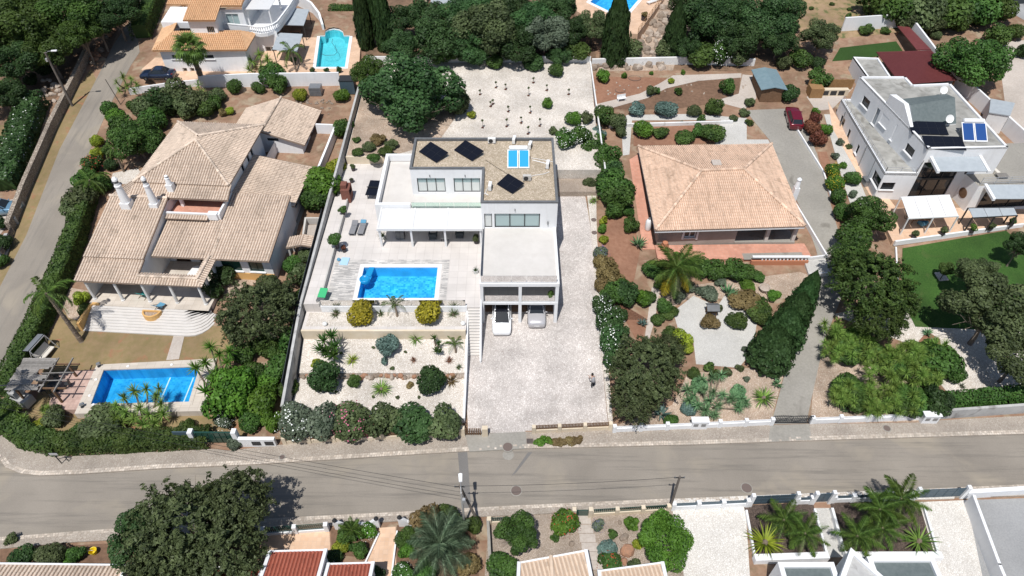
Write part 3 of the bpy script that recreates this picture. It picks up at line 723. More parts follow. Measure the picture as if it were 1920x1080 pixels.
def bar_rail(parent, pts, z, h=0.95, rails=4, mat='metal_light', post=1.6):
    m = MB()
    for a, b in zip(pts, pts[1:]):
        a = Vector((a[0], a[1], z)); b = Vector((b[0], b[1], z)); L = (b - a).length; n = max(1, round(L / post))
        for k in range(n + 1): p = a + (b - a) * (k / n); m.bar(p, p + Vector((0, 0, h)), 0.05)
        for r_ in range(rails):
            zz = h * (r_ + 1) / rails; m.bar(a + Vector((0, 0, zz)), b + Vector((0, 0, zz)), 0.035)
    return m.build('railing', mat, parent)
def louvres(parent, x0, x1, y0, y1, z, mat, pitch=0.22, along='x', fr=None, slope=0.0):
    y = y0
    w = pitch * 0.93
    while y < y1 - 0.02:
        m = MB(fr); zz = z + slope * (y - y0)
        m.box(x0, x1, y, y + w, zz, zz + 0.035); m.build('louvre', mat, parent)
        y += pitch
# == central white villa
G0, F1, F2, RT = T(0, 45.2), CPZ, 6.5, 9.9
vil = thing('modern_villa', (0.5, 55, G0), 'white flat-roofed modern villa with gravel roof, roof terrace and double carport', 'house')
FY = 45.25
m = MB()
facade(m, (4.42, FY), (4.42, 64.3), 0.3, F2)
facade(m, (-3.0, 58.8), (-3.0, FY), 0.3, F2)
for x0, x1 in ((-3.0, -2.72), (0.62, 0.92), (4.1, 4.42)): m.box(x0, x1, FY + 0.002, FY + 0.36, 0.3, F2 - 0.35)
m.box(-2.72, -2.7, FY + 0.36, 51.4, 0.3, F2 - 0.36); m.box(4.12, 4.14, FY + 0.36, 51.4, 0.3, F2 - 0.36)
m.build('street_wing_walls', 'white_wall', vil)
m = MB(); m.box(-3.02, 4.44, FY - 0.02, FY + 0.5, F2 - 0.36, F2 + 0.02); m.box(-2.99, 4.41, FY + 0.5, 53.4, F2 - 0.3, F2 - 0.02); m.build('roof_slab', 'white_wall', vil)
m = MB(); m.face([(-2.95, FY + 0.5, F2), (4.2, FY + 0.5, F2), (4.2, 53.25, F2), (-2.95, 53.25, F2)]); m.build('roof_terrace_floor', 'roof_white', vil)
MB().box(4.2, 4.44, FY + 0.5, 53.2, F2 - 0.02, F2 + 0.12).build('parapet', 'white_wall', vil)
MB().box(-2.99, 4.41, FY - 0.015, 49.2, F1 - 0.32, F1).build('balcony_slab', 'white_wall', vil)
MB().box(-2.7, 4.12, FY + 0.1, 49.2, F1, F1 + 0.012).build('balcony_floor', 'terrace_tile', vil)
bw = MB(); ops = [(0.6, 3.2, F1 + 0.05, F1 + 2.0), (4.3, 6.5, F1 + 0.05, F1 + 2.0)]
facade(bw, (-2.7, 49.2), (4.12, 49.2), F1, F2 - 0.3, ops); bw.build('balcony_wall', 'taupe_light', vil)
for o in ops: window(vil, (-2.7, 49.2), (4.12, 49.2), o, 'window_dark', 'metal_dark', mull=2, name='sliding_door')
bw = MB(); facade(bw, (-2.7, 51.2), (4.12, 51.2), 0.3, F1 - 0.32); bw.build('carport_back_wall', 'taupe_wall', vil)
glass_rail(vil, (-2.7, FY + 0.08), (0.62, FY + 0.08), F1, 0.9, 2); glass_rail(vil, (0.92, FY + 0.08), (4.1, FY + 0.08), F1, 0.9, 2)
glass_rail(vil, (-2.9, FY + 0.12), (4.2, FY + 0.12), F2 + 0.02, 0.95, 5)
glass_rail(vil, (-2.9, 53.0), (-2.9, FY + 0.2), F2 + 0.02, 0.95, 5)
m = MB()
w1 = [(0.28, 1.05, F2 + 0.08, 8.4), (1.3, 5.85, F2 + 0.08, 8.4)]
facade(m, (-3.05, 53.2), (4.5, 53.2), F2 - 0.4, RT - 0.14, w1)
facade(m, (4.5, 53.2), (4.5, 64.4), F2 - 0.4, RT - 0.14)
w2 = [(0.6, 3.55, F2 + 0.25, 8.6), (4.45, 7.25, F2 + 0.25, 8.6)]
facade(m, (-10.6, 58.8), (-3.05, 58.8), F2 - 0.4, RT - 0.14, w2)
facade(m, (-3.05, 58.8), (-3.05, 53.2), F2 - 0.4, RT - 0.14)
facade(m, (-10.6, 64.4), (-10.6, 58.8), F2 - 0.4, RT - 0.14)
facade(m, (4.5, 64.4), (-10.6, 64.4), F1, RT - 0.14)
m.build('upper_walls', 'white_wall', vil)
window(vil, (-3.05, 53.2), (4.5, 53.2), w1[0], 'curtain', 'metal_dark', mull=1)
window(vil, (-3.05, 53.2), (4.5, 53.2), w1[1], 'window_pale', 'metal_dark', mull=3, fw=0.09)
for o in w2:
    w = window(vil, (-10.6, 58.8), (-3.05, 58.8), o, 'window_pale', 'metal_dark', mull=3)
    m = MB(); n_ = 22
    for k in range(n_):
        x = -10.6 + o[0] + 0.1 + (o[1] - o[0] - 0.2) * k / n_; dx = (o[1] - o[0] - 0.2) / n_
        y0 = 58.8 + 0.163 - (0.006 if k % 2 else 0.0)
        m.face([(x, y0, o[2] + 0.08), (x + dx, y0 - (0.006 if k % 2 == 0 else -0.006), o[2] + 0.08), (x + dx, y0 - (0.006 if k % 2 == 0 else -0.006), o[3] - 0.65), (x, y0, o[3] - 0.65)])
    m.build('curtain', 'curtain', w)
for x in (-8.6, -4.9, 0.3):
    m = MB(); y = 53.2 if x > 0 else 58.8
    m.lathe((x, y - 0.09, 8.95), [(0.05, -0.12), (0.06, 0.12)], 8); m.build('wall_lamp', 'metal_grey', vil)
MB().lathe((3.6, 53.09, 7.3), [(0.07, -0.2), (0.09, 0.1), (0.05, 0.2)], 8).build('wall_lamp', 'metal_grey', vil)
MB().slab([(-10.4,59,RT-0.32), (-3.0,59,RT-0.32), (-2.85,53.4,RT-0.32), (4.3,53.4,RT-0.32), (4.3,64.2,RT-0.32), (-10.4,64.2,RT-0.32)], 0.2).build('gravel_roof', 'roof_gravel', vil)
m = MB(); z0, z1 = RT - 0.45, RT
for x0, x1, y0, y1 in ((-10.64,-3.05,58.76,59.02), (-3.09,-2.83,53.42,59.02), (-3.09,4.54,53.16,53.42), (4.28,4.54,53.42,64.18), (-10.64,4.54,64.18,64.44), (-10.64,-10.38,59.02,64.18)): m.box(x0, x1, y0, y1, RT - 0.15, RT);
m.build('roof_coping', 'dark_coping', vil)
m = MB()
for x0, x1, y0, y1 in ((-10.6,-3.05,58.8,59.0), (-3.05,-2.85,53.4,59.0), (-3.05,4.5,53.2,53.4), (4.3,4.5,53.4,64.2), (-10.6,4.5,64.2,64.4), (-10.6,-10.4,59.0,64.2)): m.box(x0 + .004, x1 - .004, y0 + .004, y1 - .004, RT - 0.5, RT - 0.15)
m.build('roof_upstand', 'dark_coping', vil)
m = MB()
facade(m, (-14.3, 56.4), (-3.0, 56.4), F1, 6.42); facade(m, (-14.3, 65.6), (-14.3, 56.4), F1, 7.0); facade(m, (-10.6, 65.6), (-14.3, 65.6), F1, 7.0)
m.face([(-14.3,56.4,6.42), (-14.3,56.4,7.0), (-10.6,56.4,7.0), (-10.6,56.4,6.42)])
m.build('west_wing_walls', 'white_wall', vil)
m = MB(); m.box(-14.29, -13.95, 56.41, 65.59, 6.2, 6.997); m.box(-13.95, -10.604, 65.3, 65.59, 6.2, 6.997); m.box(-13.95, -10.604, 56.41, 56.75, 6.2, 7.0); m.build('west_parapet', 'white_wall', vil)
MB().box(-13.95, -10.6, 56.75, 65.3, 6.05, 6.15).build('west_roof_floor', 'roof_white', vil)
MB().box(-10.6, -3.0, 56.4, 58.8, 6.3, 6.44).build('upper_ledge', 'roof_white', vil)
glass_rail(vil, (-10.5, 56.5), (-3.1, 56.5), 6.44, 0.8, 5)
for a0, a1 in ((0.9, 4.2), (5.0, 8.4)):
    m = MB(); m.face([(-14.3+a0,56.39,F1+.05), (-14.3+a1,56.39,F1+.05), (-14.3+a1,56.39,F1+2.1), (-14.3+a0,56.39,F1+2.1)]); w = m.build('terrace_door', 'window_dark', vil)
    m = MB()
    for k in range(4): x = -14.3 + a0 + (a1-a0)*k/3; m.bar((x,56.36,F1+.05), (x,56.36,F1+2.1), 0.07)
    for z in (F1+.06,F1+2.08): m.bar((-14.3+a0,56.36,z), (-14.3+a1,56.36,z), .07)
    m.build('frame', 'metal_dark', w)
per = thing('louvred_pergola', (-8.5, 54.6, CPZ), 'white louvred pergola roof on slim posts beside the pool terrace', 'pergola')
for x in (-13.5, -10.3, -6.85, -3.2):
    MB().box(x - 0.1, x + 0.1, 53.15, 53.35, CPZ, 6.45).build('post', 'white_paint', per)
m = MB(); m.box(-13.7, -3.02, 53.0, 53.16, 6.3, 6.58)
m.build('front_beam', 'white_paint', per)
for x in (-13.7, -10.2, -6.75, -3.18):
    MB().box(x, x + 0.16, 53.16, 56.38, 6.34, 6.6).build('rafter', 'white_paint', per)
for xa, xb in ((-13.54, -10.2), (-10.04, -6.75), (-6.59, -3.18)): louvres(per, xa + .004, xb - .004, 53.18, 56.34, 6.5, 'white_paint', 0.21)
st = thing('garden_stairs', (-3.6, 43, G0), 'white stone stairs climbing from the drive to the pool terrace', 'stairs')
for k in range(17):
    z = CPZ - 0.2 * (k + 1) + 0.2; y1 = 44.6 - 0.2 * k
    MB().box(-4.2, -3.05, y1 - 0.2, y1 + 0.02, z - 0.55, z - 0.2 + 0.003).build('step', 'roof_white', st)
MB().slab([(-3.05,40.6,0.9), (-2.9,40.6,0.9), (-2.9,45.2,4.4), (-3.05,45.2,4.4)], (0.0,)).build('side_wall', 'white_wall', st)
def wall_run(name, pts, h, th, mat, label, cat='wall', zf=None, base=-0.3, cap=None, tops=None):
    c = Vector((pts[0][0], pts[0][1], 0)); m = MB(); zf = zf or T
    for k, (a, b) in enumerate(zip(pts, pts[1:])):
        a_, b_ = Vector((a[0], a[1], 0)), Vector((b[0], b[1], 0)); d = (b_ - a_).normalized(); n = Vector((-d.y, d.x, 0)) * th / 2
        za = tops[k] if tops else zf(a[0], a[1]) + h; zb = tops[k+1] if tops else zf(b[0], b[1]) + h
        ga, gb = zf(a[0], a[1]) + base, zf(b[0], b[1]) + base
        e = d * (th / 2 if k else 0)
        q = [(a_ + n - e, ga), (a_ - n - e, ga), (b_ - n, gb), (b_ + n, gb), (a_ + n - e, za), (a_ - n - e, za), (b_ - n, zb), (b_ + n, zb)]
        i = [m.v((p.x, p.y, z)) for p, z in q]
        for f_ in ((0,3,2,1)[::-1],(4,5,6,7),(0,1,5,4),(1,2,6,5),(2,3,7,6),(3,0,4,7)): m.f([i[j] for j in f_])
    ob = m.build(name, mat, org=(c.x, c.y, zf(c.x, c.y)))
    return tag(ob, label, cat)
wall_run('boundary_wall', [(-20.0,34.6), (-20.0,44.5), (-20.0,61), (-19.9,67.9), (-19.75,88.4)], 2, 0.25, 'grey_wall', 'long grey boundary wall between the tiled villa and the white villa', tops=[2.2,4.6,5.5,6.0,7.4])
wall_run('retaining_wall', [(-19.7,42.2), (-4.35,42.2)], 1, 0.2, 'cream_wall', 'tan retaining wall under the gravel planting shelf with two golden shrubs', zf=lambda x, y: 2.0, tops=[3.42,3.42])
wall_run('garden_wall', [(-4.25,34.3), (-4.25,38.9), (-4.25,44.6)], 1, 0.18, 'white_wall', 'white side wall between the gravel garden and the setts drive', tops=[0.75,1.5,3.5])
wall_run('planter_wall', [(-18.25,44.7), (-18.25,61.0)], 1, 0.14, 'taupe_light', 'low grey-beige wall edging the raised bed along the pool terrace', zf=lambda x, y: 3.8, tops=[4.6,4.6])
wall_run('retaining_wall', [(-19.6,67.95), (-14.3,67.95)], 1, 0.2, 'cream_wall', 'cream retaining wall behind the back patio with barbecue', zf=lambda x, y: 3.8, tops=[4.98,4.98])
wall_run('rear_wall', [(-19.8,88.5), (-6,88.6), (10.8,88.5)], 1, 0.22, 'white_wall_aged', 'stained white wall closing the white gravel garden at the back', zf=REAR, tops=[7.1,7.1,7.1])
wall_run('garden_divider', [(10.75,65), (10.75,88.3)], 1, 0.16, 'white_wall_aged', 'thin pale kerb wall on the right of the white gravel garden', zf=REAR, tops=[5.1,6.55])
bal = thing('terrace_balustrade', (-11, 44.7, CPZ), 'glass balustrade on a white kerb in front of the pool', 'balustrade')
MB().box(-18.2, -4.3, 44.55, 44.72, CPZ - 0.6, CPZ + 0.14).build('kerb', 'white_wall', bal)
glass_rail(bal, (-18.1, 44.63), (-4.4, 44.63), CPZ + 0.14, 0.85, 8)
pool(CP, CPZ, 1.35, 'pool_blue', 'rectangular blue pool with white rim on the white villa terrace')
pool(LP, LPZ, 1.5, 'pool_deep', 'deep blue pool with stone deck in the tiled villa garden', rim='stone_slab', steps=[(-29.6,-29.06,36.1,38.2)])
pool(TP, TPZ, 1.2, 'pool_turquoise', 'turquoise pool with rounded end on an orange tiled terrace', rimw=0.4)
pool(FP, FPZ, 1.3, 'pool_blue', 'bright blue pool half hidden behind the tall cypress', rimw=0.5)
# == tiled villa on the left
LF = Frame(-42.4, 47.5, -3.8)
lv = thing('tiled_villa', LF(9, 12, 1.9), 'large white villa with sand-coloured barrel-tile roofs and three white chimneys', 'house')
FZ = 1.9
TS = 'tile_sand'
m = MB(LF)
m.box(0.2, 12.4, 0.2, 13, 0.3, FZ - 0.03); m.build('plinth', 'white_wall_aged', lv)
MB(LF).box(0.15, 12.45, -0.6, 8, FZ - 0.03, FZ).build('porch_floor', 'stone_slab', lv)
for k in range(9):
    m = MB(LF); x1 = 13.3 - 0.13 * k; y = -3.2 + 0.29 * k; z = T(0, 44.2) + 0.02 + (k + 1) * (FZ - 0.03 - T(0, 44.2)) / 9.5
    pts = [(0.6, y), (x1 - 2.2, y)] + [(x1 - 2.2 + 2.0 * math.sin(R(a)), y + 2.0 * (1 - math.cos(R(a)))) for a in (20, 40, 60, 80)] + [(x1 - 0.1, -0.4), (0.6, -0.4)]
    m.slab([(x, yy, z) for x, yy in pts], 0.16 if k else 0.5); m.build('step', 'roof_white', lv)
m = MB(LF); m.box(0.3, 0.6, -3.2, -0.5, 0.4, FZ + 0.1); m.box(0.6, 1.3, -0.6, -0.4, 0.9, FZ + 0.2); m.build('step_wall', 'ochre_paint', lv)
for u in (0.5, 3.4, 6.2, 9.0, 11.9):
    MB(LF).lathe((u, 0.25, FZ), [(0.2, 0), (0.2, 0.12), (0.15, 0.16), (0.14, 2.5), (0.19, 2.6), (0.19, 2.7)], 12).build('column', 'white_wall_aged', lv, smooth=False)
m = MB(LF)
facade(m, (0.3, 3.0), (5.6, 3.0), FZ, 4.9, [(0.8, 3.0, FZ, 4.1)]); facade(m, (0.3, 13.5), (0.3, 0.3), 0.4, 5.0, top=[(13.2,4.85),(3.4,7.1),(0,6.2)])
facade(m, (5.75, 0.6), (5.75, 12.4), FZ, 5.0, top=[(11.8,6.4),(9.0,7.1),(0,5.0)])
facade(m, (5.8, 6.2), (12.0, 6.2), FZ, 5.4, [(0.6,2.2,FZ,4.0),(3.2,5.6,FZ,4.1)])
facade(m, (11.6, 4.3), (17.7, 4.3), 1.0, 5.0, [(0.9,2.9,2.75,4.35),(3.7,5.2,2.75,4.35)]); facade(m, (11.9, 8.5), (11.9, 4.3), FZ, 5.0, top=[(4.2,5.0),(0,5.9)])
facade(m, (17.7, 4.3), (17.7, 12.4), 1.0, 5.0, top=[(8.1,6.2),(0,4.95)])
we = [(1.2,2.1,3.6,4.7),(2.7,3.3,3.8,4.7),(3.9,4.5,3.8,4.7)]
facade(m, (17.5, 12.4), (17.5, 19.5), 1.5, 4.95, we)
facade(m, (12.0, 12.35), (17.5, 12.35), 4.8, 6.3, top=[(5.5,5.0),(0,6.25)])
facade(m, (2.3, 12.4), (11.4, 12.4), 4.0, 7.85, [(0.7,2.2,5.95,7.3),(3.6,5.2,5.95,7.3),(6.4,8.4,5.95,7.3)])
ue = [(5.6,6.2,6.3,7.3),(6.8,7.4,6.3,7.3),(3.8,4.4,6.3,7.3)]
facade(m, (11.4, 12.4), (11.4, 22.6), 4.0, 7.85, ue); facade(m, (11.4, 22.6), (2.3, 22.6), 3.0, 7.85); facade(m, (2.3, 22.6), (2.3, 12.4), 3.0, 7.85)
facade(m, (15.5, 24.0), (15.5, 31.0), 3.0, 5.25, [(1.5,2.4,4.0,4.9),(3.2,4.0,4.0,4.9)]); facade(m, (6.8, 24.0), (15.5, 24.0), 3.0, 5.3, [(4.6,6.0,5.35,5.75)], top=[(8.7,5.25),(4.35,6.75),(0,5.25)]); facade(m, (6.8, 31), (6.8, 24), 3.0, 5.25); facade(m, (15.5,31), (6.8,31), 3.0, 5.25, top=[(8.7,5.25),(4.35,6.75),(0,5.25)])
facade(m, (12.2, 19.5), (12.2, 24.0), 3.0, 5.2); facade(m, (17.5, 19.5), (12.0, 19.5), 3, 4.9)
m.build('walls', 'white_wall', lv)
for o in [(0.9,2.9,2.75,4.35),(3.7,5.2,2.75,4.35)]: window(lv, (11.6,4.3), (17.7,4.3), o, 'window_green', 'window_green', mull=2, fr=LF, sill='white_wall_aged')
for o in we: window(lv, (17.5,12.4), (17.5,19.5), o, 'window_dark', 'metal_dark', fr=LF)
for o in ue: window(lv, (11.4,12.4), (11.4,22.6), o, 'window_dark', 'metal_dark', fr=LF)
for o in [(0.7,2.2,5.95,7.3),(3.6,5.2,5.95,7.3),(6.4,8.4,5.95,7.3)]: window(lv, (2.3,12.4), (11.4,12.4), o, 'window_dark', 'brown_wood', fr=LF, name='balcony_door')
window(lv, (0.3,3.0), (5.6,3.0), (0.8,3.0,FZ,4.1), 'window_dark', 'brown_wood', fr=LF, name='porch_door')
for o in [(0.6,2.2,FZ,4.0),(3.2,5.6,FZ,4.1)]: window(lv, (5.6,6.2), (12.2,6.2), o, 'window_dark', 'brown_wood', fr=LF, name='patio_door')
for o in [(1.5,2.4,4.0,4.9),(3.2,4.0,4.0,4.9)]: window(lv, (15.5,24), (15.5,31), o, 'window_dark', 'metal_dark', fr=LF)
window(lv, (6.8,24), (15.5,24), (4.6,6.0,5.35,5.75), 'window_dark', 'metal_dark', fr=LF, name='gable_vent')
MB(LF).box(11.62, 17.72, 4.2, 4.28, 1.0, 2.55).build('painted_base', 'ochre_paint', lv)
MB(LF).box(0.32, 5.58, 2.9, 2.98, FZ, FZ + 0.5).build('painted_base', 'ochre_paint', lv)
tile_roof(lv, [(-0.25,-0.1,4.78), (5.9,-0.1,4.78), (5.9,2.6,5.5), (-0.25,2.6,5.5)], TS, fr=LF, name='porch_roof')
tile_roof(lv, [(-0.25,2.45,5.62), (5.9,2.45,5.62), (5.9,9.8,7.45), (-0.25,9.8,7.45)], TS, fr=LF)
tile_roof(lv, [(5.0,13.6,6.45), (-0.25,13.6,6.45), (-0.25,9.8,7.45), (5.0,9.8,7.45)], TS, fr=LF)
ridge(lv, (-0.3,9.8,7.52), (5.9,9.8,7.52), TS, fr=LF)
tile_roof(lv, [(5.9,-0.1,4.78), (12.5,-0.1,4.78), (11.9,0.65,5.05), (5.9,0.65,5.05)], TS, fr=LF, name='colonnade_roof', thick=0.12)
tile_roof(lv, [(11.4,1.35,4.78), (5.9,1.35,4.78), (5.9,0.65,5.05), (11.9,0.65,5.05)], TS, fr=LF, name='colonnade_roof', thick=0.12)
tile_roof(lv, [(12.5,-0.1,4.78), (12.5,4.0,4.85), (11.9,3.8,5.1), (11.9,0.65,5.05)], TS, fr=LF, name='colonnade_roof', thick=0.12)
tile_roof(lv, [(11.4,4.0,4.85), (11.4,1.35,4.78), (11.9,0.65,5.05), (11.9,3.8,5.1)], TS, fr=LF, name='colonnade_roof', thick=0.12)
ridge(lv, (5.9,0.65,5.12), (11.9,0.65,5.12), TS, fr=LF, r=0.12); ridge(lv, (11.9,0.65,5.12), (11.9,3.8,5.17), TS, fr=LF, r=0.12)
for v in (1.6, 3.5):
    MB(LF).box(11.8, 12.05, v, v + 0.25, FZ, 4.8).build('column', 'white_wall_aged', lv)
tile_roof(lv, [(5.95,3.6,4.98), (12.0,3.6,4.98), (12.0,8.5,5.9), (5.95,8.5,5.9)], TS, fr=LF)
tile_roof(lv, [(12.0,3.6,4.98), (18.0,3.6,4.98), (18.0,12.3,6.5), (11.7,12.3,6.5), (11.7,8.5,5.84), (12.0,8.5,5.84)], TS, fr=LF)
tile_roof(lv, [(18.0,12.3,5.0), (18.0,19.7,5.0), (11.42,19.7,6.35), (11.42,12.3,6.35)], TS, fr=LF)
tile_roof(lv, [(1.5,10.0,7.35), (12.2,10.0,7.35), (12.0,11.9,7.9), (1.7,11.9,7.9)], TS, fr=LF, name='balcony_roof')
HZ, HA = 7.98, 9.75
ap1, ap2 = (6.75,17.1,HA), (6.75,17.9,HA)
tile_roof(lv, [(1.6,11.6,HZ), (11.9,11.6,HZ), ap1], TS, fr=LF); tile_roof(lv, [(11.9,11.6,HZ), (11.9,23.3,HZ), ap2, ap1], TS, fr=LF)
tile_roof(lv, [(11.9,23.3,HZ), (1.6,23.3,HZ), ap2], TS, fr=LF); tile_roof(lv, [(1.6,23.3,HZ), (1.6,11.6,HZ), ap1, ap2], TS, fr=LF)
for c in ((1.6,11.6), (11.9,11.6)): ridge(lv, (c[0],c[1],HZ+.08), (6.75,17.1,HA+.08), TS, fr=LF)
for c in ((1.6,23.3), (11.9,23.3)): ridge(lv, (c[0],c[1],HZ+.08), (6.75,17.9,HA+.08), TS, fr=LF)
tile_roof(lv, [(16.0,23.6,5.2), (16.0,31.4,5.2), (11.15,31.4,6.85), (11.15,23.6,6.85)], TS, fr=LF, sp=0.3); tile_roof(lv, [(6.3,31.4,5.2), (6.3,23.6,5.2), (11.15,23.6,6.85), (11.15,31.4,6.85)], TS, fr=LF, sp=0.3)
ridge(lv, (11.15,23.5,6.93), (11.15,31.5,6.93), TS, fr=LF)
MB(LF).box(2.3, 11.6, 8.5, 12.4, 5.6, 5.9).build('balcony_floor', 'terracotta_floor', lv)
m = MB(LF); m.box(3.2, 11.6, 8.52, 8.72, 5.9, 6.6); m.box(11.4, 11.62, 8.72, 12.3, 5.9, 6.7); m.box(10.4, 11.4, 8.3, 8.9, 6.0, 6.75); m.build('balcony_parapet', 'white_wall', lv)
tile_roof(lv, [(6.0,7.95,6.28), (10.4,7.95,6.28), (10.4,8.5,6.45), (6.0,8.5,6.45)], TS, fr=LF, name='parapet_tiles', thick=0.1)
MB(LF).box(6.6, 6.9, 10.4, 10.7, 5.9, 7.4).build('balcony_pier', 'white_wall', lv)
def chimney(u, v, z, h, r, hat='dark_coping'):
    r *= .78
    c = MB(LF).box(u - r, u + r, v - r, v + r, z - 0.9, z + 0.9).build('chimney', 'white_wall', lv)
    MB(LF).lathe((u, v, z + 0.9), [(r*0.98,0), (r*0.62,h*0.62), (r*0.72,h*0.63), (r*0.72,h*0.68), (r*0.55,h*0.7), (r*0.52,h*0.78)], 14).build('chimney_shaft', 'white_wall', c)
    MB(LF).lathe((u, v, z + 0.9), [(r*0.5,h*0.78), (r*0.5,h*0.88)], 12).build('chimney_vent', hat, c)
    MB(LF).lathe((u, v, z + 0.9), [(r*0.6,h*0.88), (r*0.55,h*0.94), (r*0.25,h)], 12).build('chimney_cap', 'white_wall', c)
chimney(2.1, 8.6, 6.9, 3.0, 0.62); chimney(4.9, 8.9, 6.7, 3.2, 0.55); chimney(5.9, 11.0, 7.5, 1.1, 0.42)
wall_run('yard_wall', [LF(18.4,18.9,0)[:2], LF(18.6,24.5,0)[:2], LF(18.7,28,0)[:2], LF(16.2,28,0)[:2]], 1.3, 0.25, 'white_wall', 'low white wall screening the narrow yard beside the tiled villa')
# == bungalow with hipped peach roof
bz, be = 2.55, 5.15
bun = thing('bungalow', (23, 62, bz), 'taupe bungalow with wide hipped peach tile roof and stains', 'house')
EA = [(14.9,54.4,be), (30.7,55.1,be), (31.2,70.3,be), (15.1,69.8,be)]
r1, r2 = (20.8,62.1,7.15), (25.5,62.4,7.15)
TPc = 'tile_peach'
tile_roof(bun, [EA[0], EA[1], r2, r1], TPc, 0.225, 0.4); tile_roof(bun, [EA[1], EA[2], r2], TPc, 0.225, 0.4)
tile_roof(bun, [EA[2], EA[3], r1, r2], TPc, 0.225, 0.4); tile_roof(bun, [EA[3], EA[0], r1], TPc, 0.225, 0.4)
for a, b in ((EA[0],r1), (EA[3],r1), (EA[1],r2), (EA[2],r2), (r1,r2)): ridge(bun, (a[0],a[1],a[2]+.08), (b[0],b[1],b[2]+.08), TPc, r=0.17)
m = MB(); ring(m, [(p[0], p[1]) for p in EA], 0.14, be - 0.32, be - 0.02); m.build('fascia', 'white_wall', bun)
MB().box(22.4, 23.4, 63.5, 64.5, 6.4, 6.95).build('roof_hatch', 'path_concrete', bun)
m = MB()
bw_ = (2.7,4.0,3.3,4.5)
facade(m, (15.6,55.3), (24.0,55.6), 1.2, be - 0.1, [bw_]); facade(m, (24.0,55.6), (24.0,57.5), 1.2, be - 0.1)
po = [(0.4,1.7,bz,4.5),(2.0,3.2,bz,4.5),(3.5,6.2,bz + .05,4.5)]
facade(m, (24.0,57.5), (30.4,57.7), 1.2, be - 0.1, po); facade(m, (30.4,57.7), (30.6,69.6), 1.2, be - 0.1); facade(m, (30.6,69.6), (15.7,69.2), 1.2, be - 0.1); facade(m, (15.7,69.2), (15.6,55.3), 1.2, be - 0.1)
m.build('walls', 'taupe_wall', bun)
window(bun, (15.6,55.3), (24.0,55.6), bw_, 'window_dark', 'white_paint', mull=2, fw=0.12, sill='white_paint')
m = MB();
for a, b in ((18.1,18.3),(19.62,19.82)): m.box(a, b, 55.28, 55.36, 3.15, 4.65)
m.build('window_surround', 'white_paint', bun)
window(bun, (24.0,57.5), (30.4,57.7), po[0], 'white_plastic', 'white_paint', name='front_door')
window(bun, (24.0,57.5), (30.4,57.7), po[1], 'window_dark', 'white_paint')
window(bun, (24.0,57.5), (30.4,57.7), po[2], 'window_dark', 'white_paint', mull=3, name='sliding_door')
MB().box(24.0, 30.5, 55.5, 57.5, 1.2, bz).build('porch_floor', 'concrete', bun)
for x in (27.2, 30.1):
    MB().box(x, x + 0.35, 55.65, 56.0, bz, be - 0.1).build('porch_pier', 'taupe_light', bun)
ch = MB().box(30.95, 31.5, 60.4, 61.0, 2.0, 6.0).build('chimney', 'white_wall', bun)
MB().lathe((31.2,60.7,6.0), [(0.3,0), (0.2,0.9), (0.26,0.95), (0.26,1.05), (0.12,1.2)], 12).build('chimney_cap', 'white_wall', ch)
patch('front_terrace', [(15.4,52.9),(31.8,53.4),(31.6,55.6),(15.4,55.3)], 'terracotta_floor', 0.0, z=2.3, depth=1.2, px=False)
patch('grey_mat', [(24.5,53.05),(30.9,53.3),(30.9,54.2),(24.5,54.0)], 'concrete', 0.006, z=2.3, depth=0.05, px=False)
balu = thing('terrace_balustrade', (28, 52.8, 2.3), 'white and terracotta openwork balustrade below the bungalow porch', 'balustrade')
MB().box(25.2, 31.2, 52.7, 52.95, 1.4, 2.4).build('base', 'terracotta', balu)
for k in range(13):
    x = 26.3 + k * 0.38; MB().lathe((x, 52.82, 2.4), [(0.06,0), (0.1,0.15), (0.05,0.3), (0.09,0.45)], 8).build('baluster', 'white_wall', balu)
MB().box(25.2, 31.2, 52.68, 52.97, 2.85, 2.97).build('rail', 'white_wall', balu)
wall_run('kerb_wall', [(31.4,65.5), (33.4,53.6), (30.8,53.2)], 0.55, 0.16, 'white_wall', 'low white kerb wall between the bungalow and its concrete drive')
wall_run('kerb_wall', [(30.9,51.1), (33.2,51.3)], 0.5, 0.16, 'white_wall', 'short white kerb wall below the pale ramp beside the concrete drive')
patch('pale_ramp', [(30.9,51.2),(33.2,51.4),(33.2,53.4),(30.9,53.1)], 'grey_gravel', 0.28, depth=0.5, px=False)
# == modern house on the right
rh = thing('modern_house', (48, 70, 3.0), 'white two-storey modern house with dark panels, blue solar heater and grey flat roofs', 'house')
Lz, Rz, Uz = 3.0, 6.3, 9.5
LO = [(41.4,62.6), (45.0,62.5), (45.4,78.3), (41.8,78.3)]
m = MB(); lw = [(1.6,3.0,4.0,5.3),(4.6,5.3,4.0,5.2),(8.0,8.6,4.0,5.2)]
sw = [(0.25,1.7,4.2,5.2)]
facade(m, LO[3], LO[0], 1.5, Rz + 0.25, lw + [(13.6,15.6,4.2,5.5)]); facade(m, LO[0], LO[1], 1.5, Rz + 0.25, sw); facade(m, LO[2], LO[3], 1.5, Rz + 0.25)
m.build('lower_walls', 'white_wall', rh)
for o in lw + [(13.6,15.6,4.2,5.5)]: window(rh, LO[3], LO[0], o, 'window_dark', 'metal_dark', sill='white_paint')
for o in sw: window(rh, LO[0], LO[1], o, 'window_dark', 'metal_dark', sill='white_paint')
m = MB(); ring(m, LO, 0.22, Rz, Rz + 0.26); m.build('terrace_parapet', 'white_wall', rh)
MB().slab([(p[0], p[1], Rz + 0.02) for p in LO], 0.1).build('terrace_floor', 'roof_membrane', rh)
bar_rail(rh, [(41.85,78.0), (41.5,62.75), (44.8,62.7)], Rz + 0.26, 0.6, 2)
UP = [(44.9,62.6), (53.6,62.9), (53.4,76.6), (48.7,76.2), (48.6,78.2), (42.9,78.2)]
